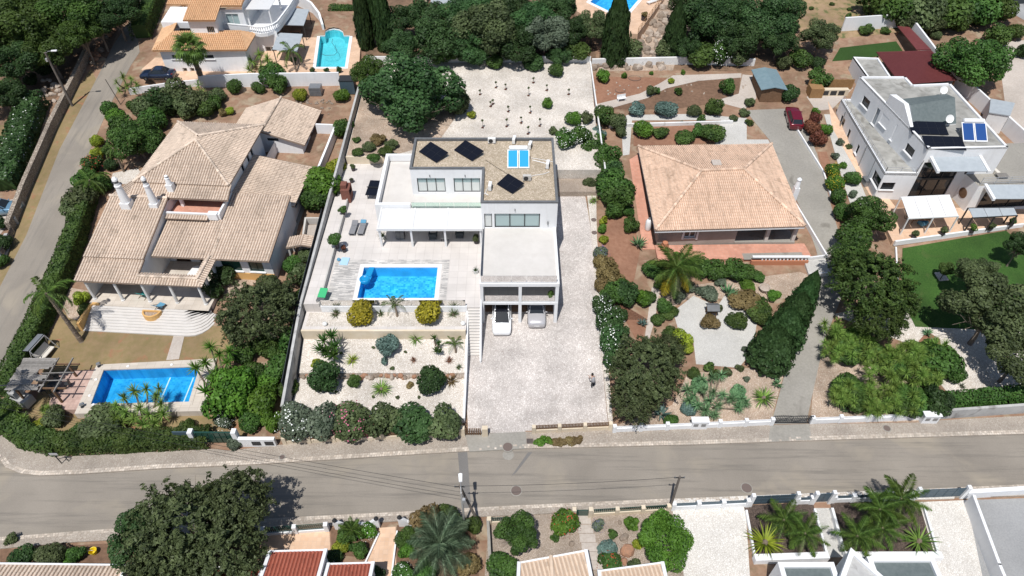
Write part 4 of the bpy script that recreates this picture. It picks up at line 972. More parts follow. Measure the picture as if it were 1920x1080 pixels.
uw = [(2.2,3.8,7.3,8.4),(5.4,6.1,6.5,8.6),(6.7,8.2,7.4,8.6),(9.6,9.9,6.9,8.9),(12.4,14.0,7.3,8.3)]
m = MB()
facade(m, UP[5], UP[0], Rz, Uz + 0.2, uw)
facade(m, UP[0], UP[1], 1.5, Uz + 0.2, [(0.3,4.6,3.05,7.9)]); facade(m, UP[1], UP[2], 1.5, Uz + 0.2); facade(m, UP[2], UP[3], 1.5, Uz + 0.2); facade(m, UP[3], UP[4], 1.5, Uz + 0.2); facade(m, UP[4], UP[5], 1.5, Uz + 0.2)
m.build('upper_walls', 'white_wall', rh)
for i, o in enumerate(uw): window(rh, UP[5], UP[0], o, 'blue_grey_sheet' if i == 1 else 'window_dark', 'metal_grey' if i == 1 else 'metal_dark', sill='white_paint', name='door' if i == 1 else 'window')
window(rh, UP[0], UP[1], (0.3,4.6,3.05,7.9), 'window_dark', 'metal_dark', mull=3, name='glazed_front', fw=0.1)
MB().bar((45.2,62.7,5.6), (49.5,62.85,5.6), 0.12, 0.25).build('transom', 'metal_dark', rh)
m = MB(); m.face([(p[0], p[1], Uz) for p in UP]); m.build('flat_roof', 'roof_membrane', rh)
m = MB()
for a, b in zip(UP, UP[1:] + UP[:1]):
    A = Vector((a[0], a[1], 0)); B = Vector((b[0], b[1], 0)); d = (B - A).normalized(); n_ = Vector((-d.y, d.x, 0)) * 0.26
    m.slab([A + Vector((0,0,Uz+.22)), B + Vector((0,0,Uz+.22)), B + n_ + Vector((0,0,Uz+.22)), A + n_ + Vector((0,0,Uz+.22))], 0.24)
m.build('roof_parapet', 'white_wall', rh)
m = MB()
P = [Vector((45.0,66.9,0)), Vector((50.1,67.6,0)), Vector((51.0,72.9,0)), Vector((44.6,71.6,0))]
zl, zh = Uz + 0.15, Uz + 1.7
rr = [Vector((44.8,68.9,zh)), Vector((50.6,70.6,zh))]
m.face([P[0] + Vector((0,0,zl)), P[1] + Vector((0,0,zl)), rr[1], rr[0]]); m.face([P[2] + Vector((0,0,zl+.7)), P[3] + Vector((0,0,zl+.7)), rr[0], rr[1]])
m.build('slate_roof', 'roof_slate', rh)
m = MB(); m.face([P[1] + Vector((0,0,Uz)), P[2] + Vector((0,0,Uz)), P[2] + Vector((0,0,zl+.7)), rr[1], P[1] + Vector((0,0,zl))]); m.face([P[3] + Vector((0,0,Uz)), P[0] + Vector((0,0,Uz)), P[0] + Vector((0,0,zl)), rr[0], P[3] + Vector((0,0,zl+.7))]); m.face([P[2] + Vector((0,0,Uz)), P[3] + Vector((0,0,Uz)), P[3] + Vector((0,0,zl+.7)), P[2] + Vector((0,0,zl+.7))])
m.face([P[0] + Vector((0,0,Uz)), P[1] + Vector((0,0,Uz)), P[1] + Vector((0,0,zl)), P[0] + Vector((0,0,zl))])
m.build('stair_tower_walls', 'white_wall', rh)
m = MB(); m.slab([(44.4,66.6,Uz+0.4), (44.75,66.6,Uz+0.4), (44.6,69.0,Uz+1.85), (44.1,69.0,Uz+1.85)], (Rz,)); m.slab([(44.1,69.0,Uz+1.85), (44.6,69.0,Uz+1.85), (44.5,71.8,Uz+1.4), (43.75,71.8,Uz+1.4)], (Rz,)); m.build('tower_coping', 'white_wall', rh)
for y, z1 in ((75.6,Rz), (68.2,Rz), (65.4,Rz)): MB().bar((41.5,y,1.8), (41.5,y,z1), .09).build('downpipe', 'metal_grey', rh)
def canopy(x0, x1, y0, y1, z, zs):
    m = MB()
    for x in (x0, x1):
        m.slab([(x-.15,y0,z+.16), (x+.15,y0,z+.16), (x+.15,y1,z+.16+zs), (x-.15,y1,z+.16+zs)], 0.3)
    c = m.build('canopy', 'white_wall', rh)
    n = 7
    for k in range(n):
        ya = y0 + 0.15 + (y1 - y0 - 0.2) * k / n; yb = ya + (y1 - y0 - 0.2) / n * 0.93; za = z + zs * (ya - y0) / (y1 - y0); zb = z + zs * (yb - y0) / (y1 - y0)
        MB().slab([(x0+.15,ya,za), (x1-.15,ya,za), (x1-.15,yb,zb+0.06), (x0+.15,yb,zb+0.06)], 0.06).build('canopy_slat', 'blue_grey_sheet', c)
canopy(45.6, 51.0, 60.4, 62.8, 8.2, 0.35)
EW = [(51.0,60.6), (61.0,61.2), (61.0,69.0), (53.6,68.6), (53.6,62.9), (50.6,62.8)]
m = MB()
for k, (a, b) in enumerate(zip(EW, EW[1:] + EW[:1])):
    facade(m, a, b, 1.5, Rz - 0.1, [(1.2,8.2,Lz+.05,5.4)] if k == 0 else ())
m.build('east_wing_walls', 'white_wall', rh)
window(rh, EW[0], EW[1], (1.2,8.2,Lz+.05,5.4), 'window_dark', 'metal_dark', mull=4, name='glazed_front')
m = MB(); m.face([(p[0], p[1], Rz - 0.1) for p in EW]); m.build('east_terrace_floor', 'concrete', rh)
bar_rail(rh, [(51.2,60.8), (60.8,61.35), (60.8,68.8)], Rz - 0.1, 0.95, 4, 'metal_light')
canopy(51.8, 60.6, 58.6, 60.9, 5.9, 0.3)
AX = [(46.3,78.4), (49.1,78.4), (49.6,87.5), (46.3,87.8)]
m = MB()
for a, b in zip(AX, AX[1:] + AX[:1]): facade(m, a, b, 3.2, 7.4)
m.build('annex_walls', 'white_wall', rh)
m = MB(); ring(m, AX, 0.22, 7.2, 7.42); m.build('annex_parapet', 'white_wall', rh)
m = MB(); m.face([(p[0], p[1], 7.22) for p in AX]); m.build('annex_roof', 'roof_membrane', rh)
cp_ = thing('carport', (54, 86, 5.2), 'maroon corrugated carport roof behind the modern house', 'carport')
CR = [Vector((50.0,80.6,7.2)), Vector((57.8,81.8,7.2)), Vector((57.4,89.2,7.6)), Vector((49.7,88.8,7.6))]
m = MB(); n = 46
for k in range(n):
    f0, f1 = k / n, (k + 0.55) / n; z = 0.07
    for a, b, dz in ((f0, f1, z), (f1, (k + 1) / n, 0.0)):
        q = [CR[0].lerp(CR[3], a), CR[1].lerp(CR[2], a), CR[1].lerp(CR[2], b), CR[0].lerp(CR[3], b)]
        m.slab([p + Vector((0,0,dz)) for p in q], 0.06)
ob = m.build('roof_sheet', 'maroon_metal', cp_)
MB().slab([(55.4,89.3,7.7), (57.4,89.3,7.7), (57.2,96.5,7.7), (55.6,96.5,7.7)], 0.12).build('side_roof', 'maroon_metal', cp_)
for x, y in ((50.2,80.8), (57.6,82.0), (57.2,89.0), (55.8,96.2), (57.0,96.2), (50,88.5)):
    MB().box(x-.08, x+.08, y-.08, y+.08, 4.4, 7.15).build('post', 'brown_wood', cp_)
wall_run('boundary_wall', [(48.2,97.5), (57.8,98.6), (58.3,88), (62.8,70), (66,58)], 2.0, 0.25, 'white_wall', 'tall white boundary wall behind and right of the modern house')
wall_run('kerb_wall', [(41.2,55.4), (50.5,57.2), (56.5,58.3)], 0.25, 0.2, 'white_wall', zf=lambda x, y: 2.5, tops=[2.82,2.82,2.82], label='long white kerb between the peach patio and the lawn')
patch('patio', [(41.0,55.5),(56.6,58.4),(60.5,58.4),(60.5,62.5),(41.4,62.5)], 'peach_floor', 0.0, z=2.7, depth=0.8, px=False)
# == white villa with orange roofs, top left
tv = thing('orange_roof_villa', (-42, 90, 5.0), 'white villa with orange tiled roofs, curved balcony and a palm in front', 'house')
TO = 'tile_orange'
m = MB()
lo = [(1.3,2.6,7.6,8.2),(5.7,7.0,7.6,8.2)]
facade(m, (-47.0,86.8), (-35.6,86.8), 4.5, 9.1, lo + [(2.2,2.8,5.7,6.3),(3.2,3.8,5.7,6.3),(4.2,4.8,5.7,6.3)]); facade(m, (-35.6,86.8), (-35.6,91.5), 4.5, 9.1); facade(m, (-48.9,98.5), (-47.0,86.8), 4.5, 9.1)
up = [(2.2,3.2,9.9,10.8)]
facade(m, (-43.2,89.6), (-39.6,89.6), 8.5, 11.9, up); facade(m, (-39.6,89.6), (-39.6,92.4), 8.5, 11.9); ug = [(0.4,2.2,9.4,11.3)]
facade(m, (-39.6,92.4), (-36.6,92.4), 8.5, 11.9, ug); facade(m, (-36.6,92.4), (-36.6,100), 8.5, 12.4); facade(m, (-43.9,100), (-43.2,89.6), 8.5, 11.9)
facade(m, (-35.6,91.5), (-32.4,91.5), 4.5, 9.3, [(1.0,2.6,6.0,7.0)])
m.build('walls', 'white_wall', tv)
for o in lo: window(tv, (-47.0,86.8), (-35.6,86.8), o, 'window_dark', 'white_paint', sill='white_paint')
for o in [(2.2,2.8,5.7,6.3),(3.2,3.8,5.7,6.3),(4.2,4.8,5.7,6.3)]: window(tv, (-47.0,86.8), (-35.6,86.8), o, 'window_dark', 'white_paint')
window(tv, (-43.2,89.6), (-39.6,89.6), up[0], 'window_dark', 'metal_grey', mull=4, sill='white_paint'); window(tv, (-39.6,92.4), (-36.6,92.4), ug[0], 'window_pale', 'white_paint', mull=2, name='balcony_door'); window(tv, (-35.6,91.5), (-32.4,91.5), (1.0,2.6,6.0,7.0), 'window_dark', 'white_paint', mull=2)
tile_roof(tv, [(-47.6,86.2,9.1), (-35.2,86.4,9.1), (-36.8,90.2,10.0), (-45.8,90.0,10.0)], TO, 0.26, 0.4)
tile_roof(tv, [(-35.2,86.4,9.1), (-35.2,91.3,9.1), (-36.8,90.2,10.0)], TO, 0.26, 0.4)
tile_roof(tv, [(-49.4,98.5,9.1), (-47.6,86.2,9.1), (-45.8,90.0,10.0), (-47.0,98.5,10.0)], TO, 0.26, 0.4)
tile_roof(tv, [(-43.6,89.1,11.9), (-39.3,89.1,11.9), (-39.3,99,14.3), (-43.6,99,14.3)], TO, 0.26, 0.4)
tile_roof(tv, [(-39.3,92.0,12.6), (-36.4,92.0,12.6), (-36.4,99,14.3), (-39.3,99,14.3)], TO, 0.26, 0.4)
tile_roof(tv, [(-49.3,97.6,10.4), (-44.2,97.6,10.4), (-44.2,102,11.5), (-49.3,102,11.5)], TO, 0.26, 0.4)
MB().slab([(-48.4,92.6,10.05), (-43.7,92.4,10.05), (-43.9,97.4,10.05), (-48.8,97.6,10.05)], 0.8).build('flat_roof', 'white_wall', tv)
m = MB(); pts = [(-39.5,91.9), (-36.0,91.2)] + [(-34.4 + 2.2*math.sin(R(a)), 91.6 + 1.6 - 2.6*math.cos(R(a))) for a in (0, 25, 50, 75)] + [(-31.8,97), (-31.6,102), (-36.6,102), (-36.6,92.4), (-39.5,92.4)]
m.slab([(x, y, 9.35) for x, y in pts], 0.5); m.build('balcony_slab', 'white_wall', tv)
bl = [(-39.5,91.95), (-36.0,91.25)] + [(-34.4 + 2.15*math.sin(R(a)), 91.65 + 1.6 - 2.55*math.cos(R(a))) for a in (0, 25, 50, 75)] + [(-31.9,97), (-31.7,102)]
k = 0
for a, b in zip(bl, bl[1:]):
    A = Vector((a[0], a[1], 9.35)); B = Vector((b[0], b[1], 9.35)); d = B - A; n = max(1, int(d.length / 0.3))
    m = MB(); m.bar(A + Vector((0,0,.82)), B + Vector((0,0,.82)), 0.22, 0.12)
    if k == 0: m.bar(A + Vector((0,0,.4)), B + Vector((0,0,.4)), 0.15, 0.72)
    m.build('balustrade_rail', 'white_wall', tv)
    if k:
        for j in range(n):
            p = A + d * ((j + 0.5) / n); MB().lathe(p, [(0.05,0), (0.09,0.2), (0.05,0.45), (0.08,0.76)], 6).build('baluster', 'white_wall', tv)
    k += 1
m = MB();
for x, y in ((-36.3,92.9), (-33.2,92.9), (-36.3,98), (-33.2,98)): m.box(x-.1, x+.1, y-.1, y+.1, 9.35, 11.75)
m.build('pergola_posts', 'white_paint', tv)
for k in range(18):
    m = MB(); y = 92.7 + k * 0.34; m.box(-36.5, -33.0, y, y + 0.26, 11.75, 11.82); m.build('pergola_slat', 'white_paint', tv)
wall_run('stair_wall', [tuple(at(x,y,8.0)[:2]) for x,y in ((528,-12),(560,2),(585,12),(598,24),(603,38))], 1, 0.3, 'white_wall', 'curved white stair wall sweeping down from the balcony to the pool', zf=lambda x, y: 6.0, tops=[9.4,9.2,8.6,8.0,7.4])
DK2 = [(p.x, p.y) for p in (at(500,146,TPZ), at(672,140,TPZ), at(684,-20,TPZ), at(560,-20,TPZ), at(505,60,TPZ), at(470,110,TPZ))]
m = MB(); m.holes(DK2, [TP], lambda x, y: TPZ)
for a, b in zip(DK2, DK2[1:] + DK2[:1]): m.face([(a[0],a[1],3.5), (b[0],b[1],3.5), (b[0],b[1],TPZ), (a[0],a[1],TPZ)])
struct(m.build('tiled_terrace', 'peach_floor'))
patch('villa_court', [(290,150),(455,150),(500,146),(505,120),(420,100),(300,100),(265,130)], 'peach_floor', 0.0, z=5.8, depth=1.0)
for i, (pts, z, lab) in enumerate(((((-32.8,95.0),(-29.5,94.8),(-29.6,99.4),(-33.0,100.2)), 8.6, 'grey flat awning on thin posts beside the curved stair wall'), (((-32.4,88.2),(-28.9,87.4),(-29.1,92.2),(-32.6,92.6)), 8.3, 'grey flat awning nearest the turquoise pool, palm fronds over it'))):
    c = sum((Vector((p[0], p[1], 0)) for p in pts), Vector()) / 4; c.z = TPZ
    a = thing('awning', c, lab, 'awning')
    MB().slab([(x, y, z + (0.25 if k > 1 else 0)) for k, (x, y) in enumerate(pts)], 0.08).build('cover', 'blue_grey_sheet', a)
    for x, y in pts: MB().bar((c.x + (x-c.x)*.95, c.y + (y-c.y)*.95, TPZ), (c.x + (x-c.x)*.95, c.y + (y-c.y)*.95, z), 0.09).build('post', 'metal_dark', a)
    if i == 0:
        m = MB(); m.slab([(c.x-.9,c.y-1.1,TPZ+.75), (c.x+.6,c.y-1.1,TPZ+.75), (c.x+.6,c.y+.3,TPZ+.75), (c.x-.9,c.y+.3,TPZ+.75)], 0.06)
        for dx in (-.8,.5):
            for dy in (-1.0,.2): m.bar((c.x+dx,c.y+dy,TPZ), (c.x+dx,c.y+dy,TPZ+.7), 0.06)
        tag(m.build('patio_table', 'brown_wood', org=(c.x,c.y,TPZ)), 'dark wooden table in the shade of the awning by the stair wall', 'table')
wall_run('garden_wall', [(-50.6,82.2), (-44.5,83.8), (-41.8,84.2)], 0.9, 0.2, 'white_wall', 'short white wall by the parked dark saloon above the road')
wall_run('garden_wall', [(-41.6,83.9), (-34.5,84.0), (-23.0,84.3)], 1.5, 0.22, 'white_wall', 'long white terrace wall below the orange-roofed villa and its pool', tops=[6.7,7.0,7.0])
wall_run('side_wall', [(-22.0,95.5), (-21.7,109)], 1.7, 0.25, 'cream_wall', 'cream wall between the turquoise pool terrace and the cypresses', tops=[7.8,8.8])
# == house corner at the top edge and the far terrace
fh = thing('far_house', (-9, 106, 7.2), 'cream veranda corner with dark windows at the top edge of the wood', 'house')
m = MB(); facade(m, (-13.5,108.5), (-5.5,108.5), 6.5, 11, [(1.0,3.2,7.6,9.8),(4.0,6.2,7.6,9.8)]); m.build('walls', 'cream_wall', fh)
for o in [(1.0,3.2,7.6,9.8),(4.0,6.2,7.6,9.8)]: window(fh, (-13.5,108.5), (-5.5,108.5), o, 'window_dark', 'metal_dark', mull=2)
for x in (-13.3, -8.2): MB().box(x-.25, x+.25, 104.8, 105.3, 6.5, 10.2).build('pier', 'cream_wall', fh)
MB().box(-12.5, -7.9, 104.6, 108.4, 6.4, 7.5).build('veranda_floor', 'blue_grey_sheet', fh)
DK3 = [(p.x, p.y) for p in (at(1196,64,FPZ), at(1246,-4,FPZ), at(1262,-34,FPZ), at(1060,-34,FPZ), at(1080,20,FPZ), at(1150,60,FPZ))]
m = MB(); m.holes(DK3, [FP], lambda x, y: FPZ)
for a, b in zip(DK3, DK3[1:] + DK3[:1]): m.face([(a[0],a[1],5.5), (b[0],b[1],5.5), (b[0],b[1],FPZ), (a[0],a[1],FPZ)])
struct(m.build('far_terrace', 'peach_floor'))
pa, pb = at(1196,64,FPZ), at(1246,-4,FPZ)
fr_ = thing('terrace_railing', pa, 'thin railing along the edge of the far peach terrace above boulders', 'railing')
bar_rail(fr_, [(pa.x, pa.y), (pb.x, pb.y)], FPZ, 0.95, 3, 'honey_wood')
# == roofs along the bottom edge
def small_roof_house(label, poly, mat, sp, walls, rimw=0.25, cat='house', wallmat='white_wall', rims=((0,3),(1,2)), under=2.4):
    c = sum((Vector(p) for p in poly), Vector()) / len(poly); c.z = 0
    h = thing('tiled_house', c, label, cat)
    tile_roof(h, poly, mat, sp, 0.38)
    m = MB(); q = [(p[0] + (c.x - p[0]) * 0.06, p[1] + (c.y - p[1]) * 0.06, p[2] - 0.2) for p in poly]
    m.slab(q, (-0.3,)); m.build('walls', wallmat, h)
    for a, b in rims:
        A, B = Vector(poly[a]), Vector(poly[b]); MB().bar(A + Vector((0,0,.06)), B + Vector((0,0,.06)), rimw, 0.3).build('verge', 'white_wall', h)
    MB().bar(Vector(poly[0]) + Vector((0,-.02,.02)), Vector(poly[1]) + Vector((0,-.02,.02)), 0.12, 0.2).build('eave_board', 'white_wall', h)
    return h
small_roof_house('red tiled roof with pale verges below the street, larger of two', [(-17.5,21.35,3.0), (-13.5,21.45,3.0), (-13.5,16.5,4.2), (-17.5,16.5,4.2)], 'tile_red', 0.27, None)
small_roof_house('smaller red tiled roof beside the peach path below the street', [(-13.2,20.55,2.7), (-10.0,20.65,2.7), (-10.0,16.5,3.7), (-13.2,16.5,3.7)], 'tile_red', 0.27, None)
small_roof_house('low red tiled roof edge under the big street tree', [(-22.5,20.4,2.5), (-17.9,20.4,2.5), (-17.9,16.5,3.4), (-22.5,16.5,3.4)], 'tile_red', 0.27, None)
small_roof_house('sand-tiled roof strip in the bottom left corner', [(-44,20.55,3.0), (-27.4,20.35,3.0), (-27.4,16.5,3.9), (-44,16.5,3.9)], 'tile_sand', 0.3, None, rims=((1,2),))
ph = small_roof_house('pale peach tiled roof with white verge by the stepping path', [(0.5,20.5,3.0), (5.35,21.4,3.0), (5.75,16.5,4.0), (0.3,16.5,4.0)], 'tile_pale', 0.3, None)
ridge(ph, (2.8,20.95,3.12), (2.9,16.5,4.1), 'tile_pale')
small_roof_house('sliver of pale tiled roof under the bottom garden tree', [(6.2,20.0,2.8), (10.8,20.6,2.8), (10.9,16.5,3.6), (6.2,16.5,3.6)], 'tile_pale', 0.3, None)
mh = thing('flat_roof_house', (24.5, 18.5, 0), 'white house with dark flat roofs and pointed grey gable at the bottom right', 'house')
def parapet_roof(x0, x1, y0, y1, z):
    MB().box(x0, x1, y0, y1, -0.2, z - 0.35).build('walls', 'white_wall', mh)
    m = MB(); ring(m, [(x0,y0), (x1,y0), (x1,y1), (x0,y1)], 0.35, z - 0.35, z); m.build('parapet', 'white_wall', mh)
    MB().box(x0 + .35, x1 - .35, y0 + .35, y1 - .35, z - 0.35, z - 0.25).build('flat_roof', 'roof_slate', mh)
parapet_roof(19.0, 23.0, 14, 20.5, 3.2); parapet_roof(25.5, 30.3, 14, 20.9, 3.2)
pk = Vector((24.2, 21.2, 3.7))
MB().slab([pk, Vector((21.6,17.5,3.7)), Vector((22.6,14,3.7)), Vector((26.2,14,3.7)), Vector((27.0,17.5,3.7))], (-0.2,)).build('gable_walls', 'white_wall', mh)
m = MB(); ring(m, [(24.2,21.22), (21.58,17.5), (22.6,14), (26.2,14), (27.02,17.5)], 0.32, 3.68, 3.98); m.build('gable_coping', 'white_wall', mh)
MB().slab([Vector((24.2,20.7,3.76)), Vector((22.0,17.5,3.76)), Vector((22.8,14.3,3.76)), Vector((26.0,14.3,3.76)), Vector((26.6,17.5,3.76))], 0.05).build('gable_roof', 'grey_wall', mh)
for a, b, lab in (((18.35,21.9), (24.0,22.1), 'white planter wall in front of the left mulch bed'), ((25.3,22.1), (32.6,22.1), 'white planter wall in front of the right mulch bed')):
    wall_run('planter_wall', [a, b], 0.7, 0.5, 'white_wall', lab)
wall_run('planter_edge', [(18.5,22), (18.75,25.9)], 0.35, 0.16, 'white_wall', 'thin white edging between the white drive and the left mulch bed')
wall_run('planter_edge', [(24.05,22.3), (24.25,26.0)], 0.35, 0.16, 'white_wall', 'thin white edging left of the narrow entrance path')
wall_run('planter_edge', [(25.35,22.3), (25.6,26.0)], 0.5, 0.2, 'white_wall', 'thin white edging right of the narrow entrance path')
wall_run('planter_edge', [(32.55,22.3), (33.1,26.2)], 0.35, 0.16, 'white_wall', 'thin white edging between the right mulch bed and the beige drive')
wall_run('party_wall', [(36.7,26.6), (36.0,21), (35.5,14)], 1.5, 0.22, 'white_wall', 'tall white party wall beside the grey yard at the bottom right')
patch('entrance_path', [(24.15,22.2),(25.45,22.2),(25.7,26.2),(24.3,26.2)], 'grey_gravel', 0.06, px=False)
# == street walls, fences and gates
def fence_run(name, a, b, n, label, base_h, rail_h, slat_mat, wall_mat='cream_wall', pier_h=0.5, slat_pitch=0.13, z=0.1, pier_w=0.32, solid=False):
    A, B = Vector((a[0], a[1], z)), Vector((b[0], b[1], z)); d = (B - A).normalized(); nrm = Vector((-d.y, d.x, 0))
    t = thing(name, A, label, 'fence')
    MB().bar(A + Vector((0,0,base_h/2 - .1)), B + Vector((0,0,base_h/2 - .1)), 0.2, base_h + 0.2).build('base_wall', wall_mat, t)
    for k in range(n + 1):
        p = A + (B - A) * (k / n); MB().bar(p - d * pier_w/2 + Vector((0,0,(base_h+pier_h)/2)), p + d * pier_w/2 + Vector((0,0,(base_h+pier_h)/2)), 0.34, base_h + pier_h + .02).build('pier', wall_mat, t)
    for k in range(n):
        p = A + (B - A) * (k / n) + d * pier_w/2; q = A + (B - A) * ((k+1) / n) - d * pier_w/2
        m = MB()
        if solid: m.bar(p + Vector((0,0,base_h + rail_h/2)), q + Vector((0,0,base_h + rail_h/2)), 0.04, rail_h)
        else:
            for zz in (0.06, rail_h - 0.04): m.bar(p + Vector((0,0,base_h + zz)), q + Vector((0,0,base_h + zz)), 0.04)
            L = (q - p).length; j = 0.06
            while j < L: c = p + d * j; m.bar(c + Vector((0,0,base_h + .06)), c + Vector((0,0,base_h + rail_h - .06)), 0.1, .03); j += slat_pitch
        ob = m.build('fence_panel', slat_mat, t)
        if not solid: ob['kind'] = 'stuff'
    return t
fence_run('street_fence', (-19.6,32.15), (-4.9,32.95), 7, 'cream fence with dark slats in front of the oleander hedge', 0.45, 0.65, 'brown_wood')
fence_run('street_fence', (1.9,33.25), (8.6,33.6), 3, 'cream fence with dark slats right of the open drive entrance', 0.45, 0.65, 'brown_wood')
gt = thing('street_gate', (-4.5, 32.95, 0.1), 'small brown slatted gate between cream piers beside the open drive', 'gate')
for x in (-4.6, -2.6): MB().box(x, x + .5, 32.8, 33.2, 0.05, 1.25).build('pier', 'cream_wall', gt)
for k in range(9): m = MB(); x = -4.05 + k * 0.155; m.box(x, x + .1, 32.95, 33.0, 0.15, 1.15); m.build('slat', 'brown_wood', gt)
fence_run('street_wall', (8.95,33.35), (22.9,34.1), 6, 'long white street wall with low piers before the bungalow garden', 0.55, 0.22, 'white_wall', 'white_wall', 0.35, solid=True)
fence_run('street_wall', (26.5,34.25), (36.6,34.7), 4, 'white street wall with piers right of the iron drive gate', 0.55, 0.22, 'white_wall', 'white_wall', 0.35, solid=True)
for x, y, lab in ((16.4,33.8,'white letterbox pier in the middle of the bungalow street wall'), (36.9,34.4,'broad white meter-box pier at the end of the street wall')):
    t = thing('meter_pier', (x, y, 0.1), lab, 'pier')
    MB().box(x - .7, x + .7, y - .25, y + .25, 0.0, 1.2).build('pier_body', 'white_wall', t, bevel=0.02)
    for k in (-1, 1): MB().box(x + k*.33 - .2, x + k*.33 + .2, y - .27, y - .24, 0.55, 0.95).build('meter_door', 'metal_grey', t)
    MB().box(x - .76, x + .76, y - .3, y + .3, 1.2, 1.27).build('pier_cap', 'white_wall', t)
ig = thing('iron_gate', (24.7, 34.2, 0.1), 'dark wrought iron double gate across the concrete drive', 'gate')
for s_ in (-1, 1):
    m = MB(); x0 = 24.7 + (s_ * 1.75 if s_ < 0 else 0.03); x1 = x0 + 1.7
    for zz in (0.2, 0.75, 1.2): m.bar((x0,34.2,zz), (x1,34.2,zz), 0.05)
    for k in range(12): x = x0 + (x1 - x0) * k / 11; m.bar((x,34.2,0.15), (x,34.2,1.2 + 0.15 * math.sin(math.pi * k / 11)), 0.035)
    m.bar((x0,34.2,0.2), (x1,34.2,1.2), 0.03); m.build('gate_leaf', 'metal_dark', ig)
gd = thing('garage_gate', (-26.0, 32.3, 0.1), 'dark green sliding gate with white posts at the hedge end', 'gate')
MB().box(-27.1, -23.9, 32.2, 32.32, 0.15, 1.7).build('gate_panel', 'window_green', gd)
for k in range(7): m = MB(); x = -27.0 + k * 0.5; m.box(x, x + .05, 32.14, 32.2, 0.2, 1.65); m.build('rib', 'window_green', gd)
for x in (-27.55, -23.85): MB().box(x, x + .4, 32.0, 32.5, 0.05, 1.9).build('post', 'white_wall', gd)
MB().box(-29.0, -27.6, 32.3, 32.4, 0.1, 1.6).build('side_panel', 'steel_blue', gd)
t = thing('meter_wall', (-21.8, 31.9, 0.1), 'white wall with two black meter boxes beside the green gate', 'wall')
MB().box(-23.4, -20.3, 31.85, 32.15, 0.0, 1.15).build('wall_body', 'white_wall', t)
for x in (-22.3, -21.2): MB().box(x, x + .75, 31.82, 31.86, 0.3, 0.85).build('meter_door', 'metal_dark', t)
fence_run('near_fence', (-14.5,24.35), (-26.5,23.4), 5, 'dark green wire fence panel run under the big street tree', 0.25, 0.9, 'window_green', 'white_wall', 0.75, 0.16)
for x, y, lab in ((-13.9,24.5,'white curved gate wing left of the near palm bed'), (-10.4,24.65,'white curved gate pillar at the top of the peach walk, left one'), (-8.9,24.75,'white curved gate pillar at the top of the peach walk, right one')):
    t = thing('gate_pillar', (x, y, 0.1), lab, 'pillar'); s_ = 1 if x > -9.5 or x < -13 else -1
    m = MB(); pr = [(0,1.3), (0.35,1.15), (0.7,0.75), (1.1,0.55), (1.9,0.5), (1.9,0), (0,0)]
    a = [m.v((x + s_*p, y - .12, .05 + z)) for p, z in pr]; b = [m.v((x + s_*p, y + .12, .05 + z)) for p, z in pr]
    m.f(a if s_ < 0 else a[::-1]); m.f(b[::-1] if s_ < 0 else b)
    for i in range(len(pr)): j = (i+1) % len(pr); m.f((a[i], a[j], b[j], b[i]))
    m.build('wing', 'white_wall', t); MB().lathe((x + s_*.15, y, 1.4), [(0.16,-0.1), (0.2,0.0), (0.12,0.16), (0.03,0.28)], 8).build('lantern', 'metal_dark', t)
for a, b, lab, n in (((0.2,25.0),(-1.8,24.9),'green fence strip left of the red-flowered shrub',1), ((6.3,25.6),(12.5,26.0),'green fence strip with cream base beside the lavender',3)):
    fence_run('near_fence', a, b, n, lab, 0.3, 0.6, 'window_green', 'cream_wall', 0.5, 0.16)
t = thing('garden_gate', (5.6, 25.5, 0.1), 'small green gate between cream pillars at the stepping path', 'gate')
for x in (4.75, 6.05): MB().box(x, x + .32, 25.35, 25.7, 0, 1.25).build('pillar', 'cream_wall', t)
MB().box(5.1, 6.03, 25.5, 25.56, 0.15, 1.05).build('gate_leaf', 'window_green', t)
def panel_gate(a, b, label, nx=4):
    A, B = Vector((a[0], a[1], 0.1)), Vector((b[0], b[1], 0.1)); d = (B - A).normalized()
    t = thing('panel_gate', A, label, 'gate')
    for k in range(nx):
        for r_ in range(3):
            p = A + (B - A) * ((k + .03) / nx); q = A + (B - A) * ((k + .97) / nx); z = 0.35 + r_ * 0.45
            MB().bar(p + Vector((0,0,z)), q + Vector((0,0,z)), 0.04, 0.41).build('panel', 'steel_blue', t)
    for p in (A - d * .15, B + d * .15): MB().box(p.x - .14, p.x + .14, p.y - .16, p.y + .16, 0, 1.75).build('post', 'white_wall', t)
panel_gate((19.3,26.45), (23.4,26.6) if False else (22.6,26.6), 'wide blue-grey panelled gate at the white setts drive', 5)
panel_gate((24.4,26.65), (25.5,26.7), 'small blue-grey panelled gate at the entrance path', 2)
panel_gate((32.7,27.0), (36.4,27.15), 'wide blue-grey panelled gate at the beige drive', 5)
def low_wall_panels(a, b, n, label):
    fence_run('street_wall', a, b, n, label, 0.5, 0.4, 'steel_blue', 'white_wall', 0.45, solid=True)
low_wall_panels((12.9,26.1), (18.9,26.4), 3, 'white wall with slate-blue infill left of the wide panelled gate')
low_wall_panels((22.9,26.6), (24.1,26.65), 1, 'short white wall with slate-blue infill left of the entrance gate')
low_wall_panels((25.9,26.75), (32.3,27.0), 4, 'white wall with slate-blue infill behind the tall feather palms')
wall_run('street_wall', [(36.8,27.2), (48,27.9)], 0.9, 0.35, 'white_wall', 'plain white street wall in front of the grey yard', zf=lambda x, y: 0)
wall_run('garden_wall', [(-1.9,24.9), (-1.6,21), (-1.2,15)], 0.9, 0.22, 'concrete', 'concrete wall between the blue palm bed and the pink gravel garden', zf=lambda x, y: 0)
wall_run('low_edge', [(-13.4,23.9), (-13.4,21.6)], 0.5, 0.15, 'white_wall', 'low white edge beside the peach terrace below the street', zf=lambda x, y: 0)
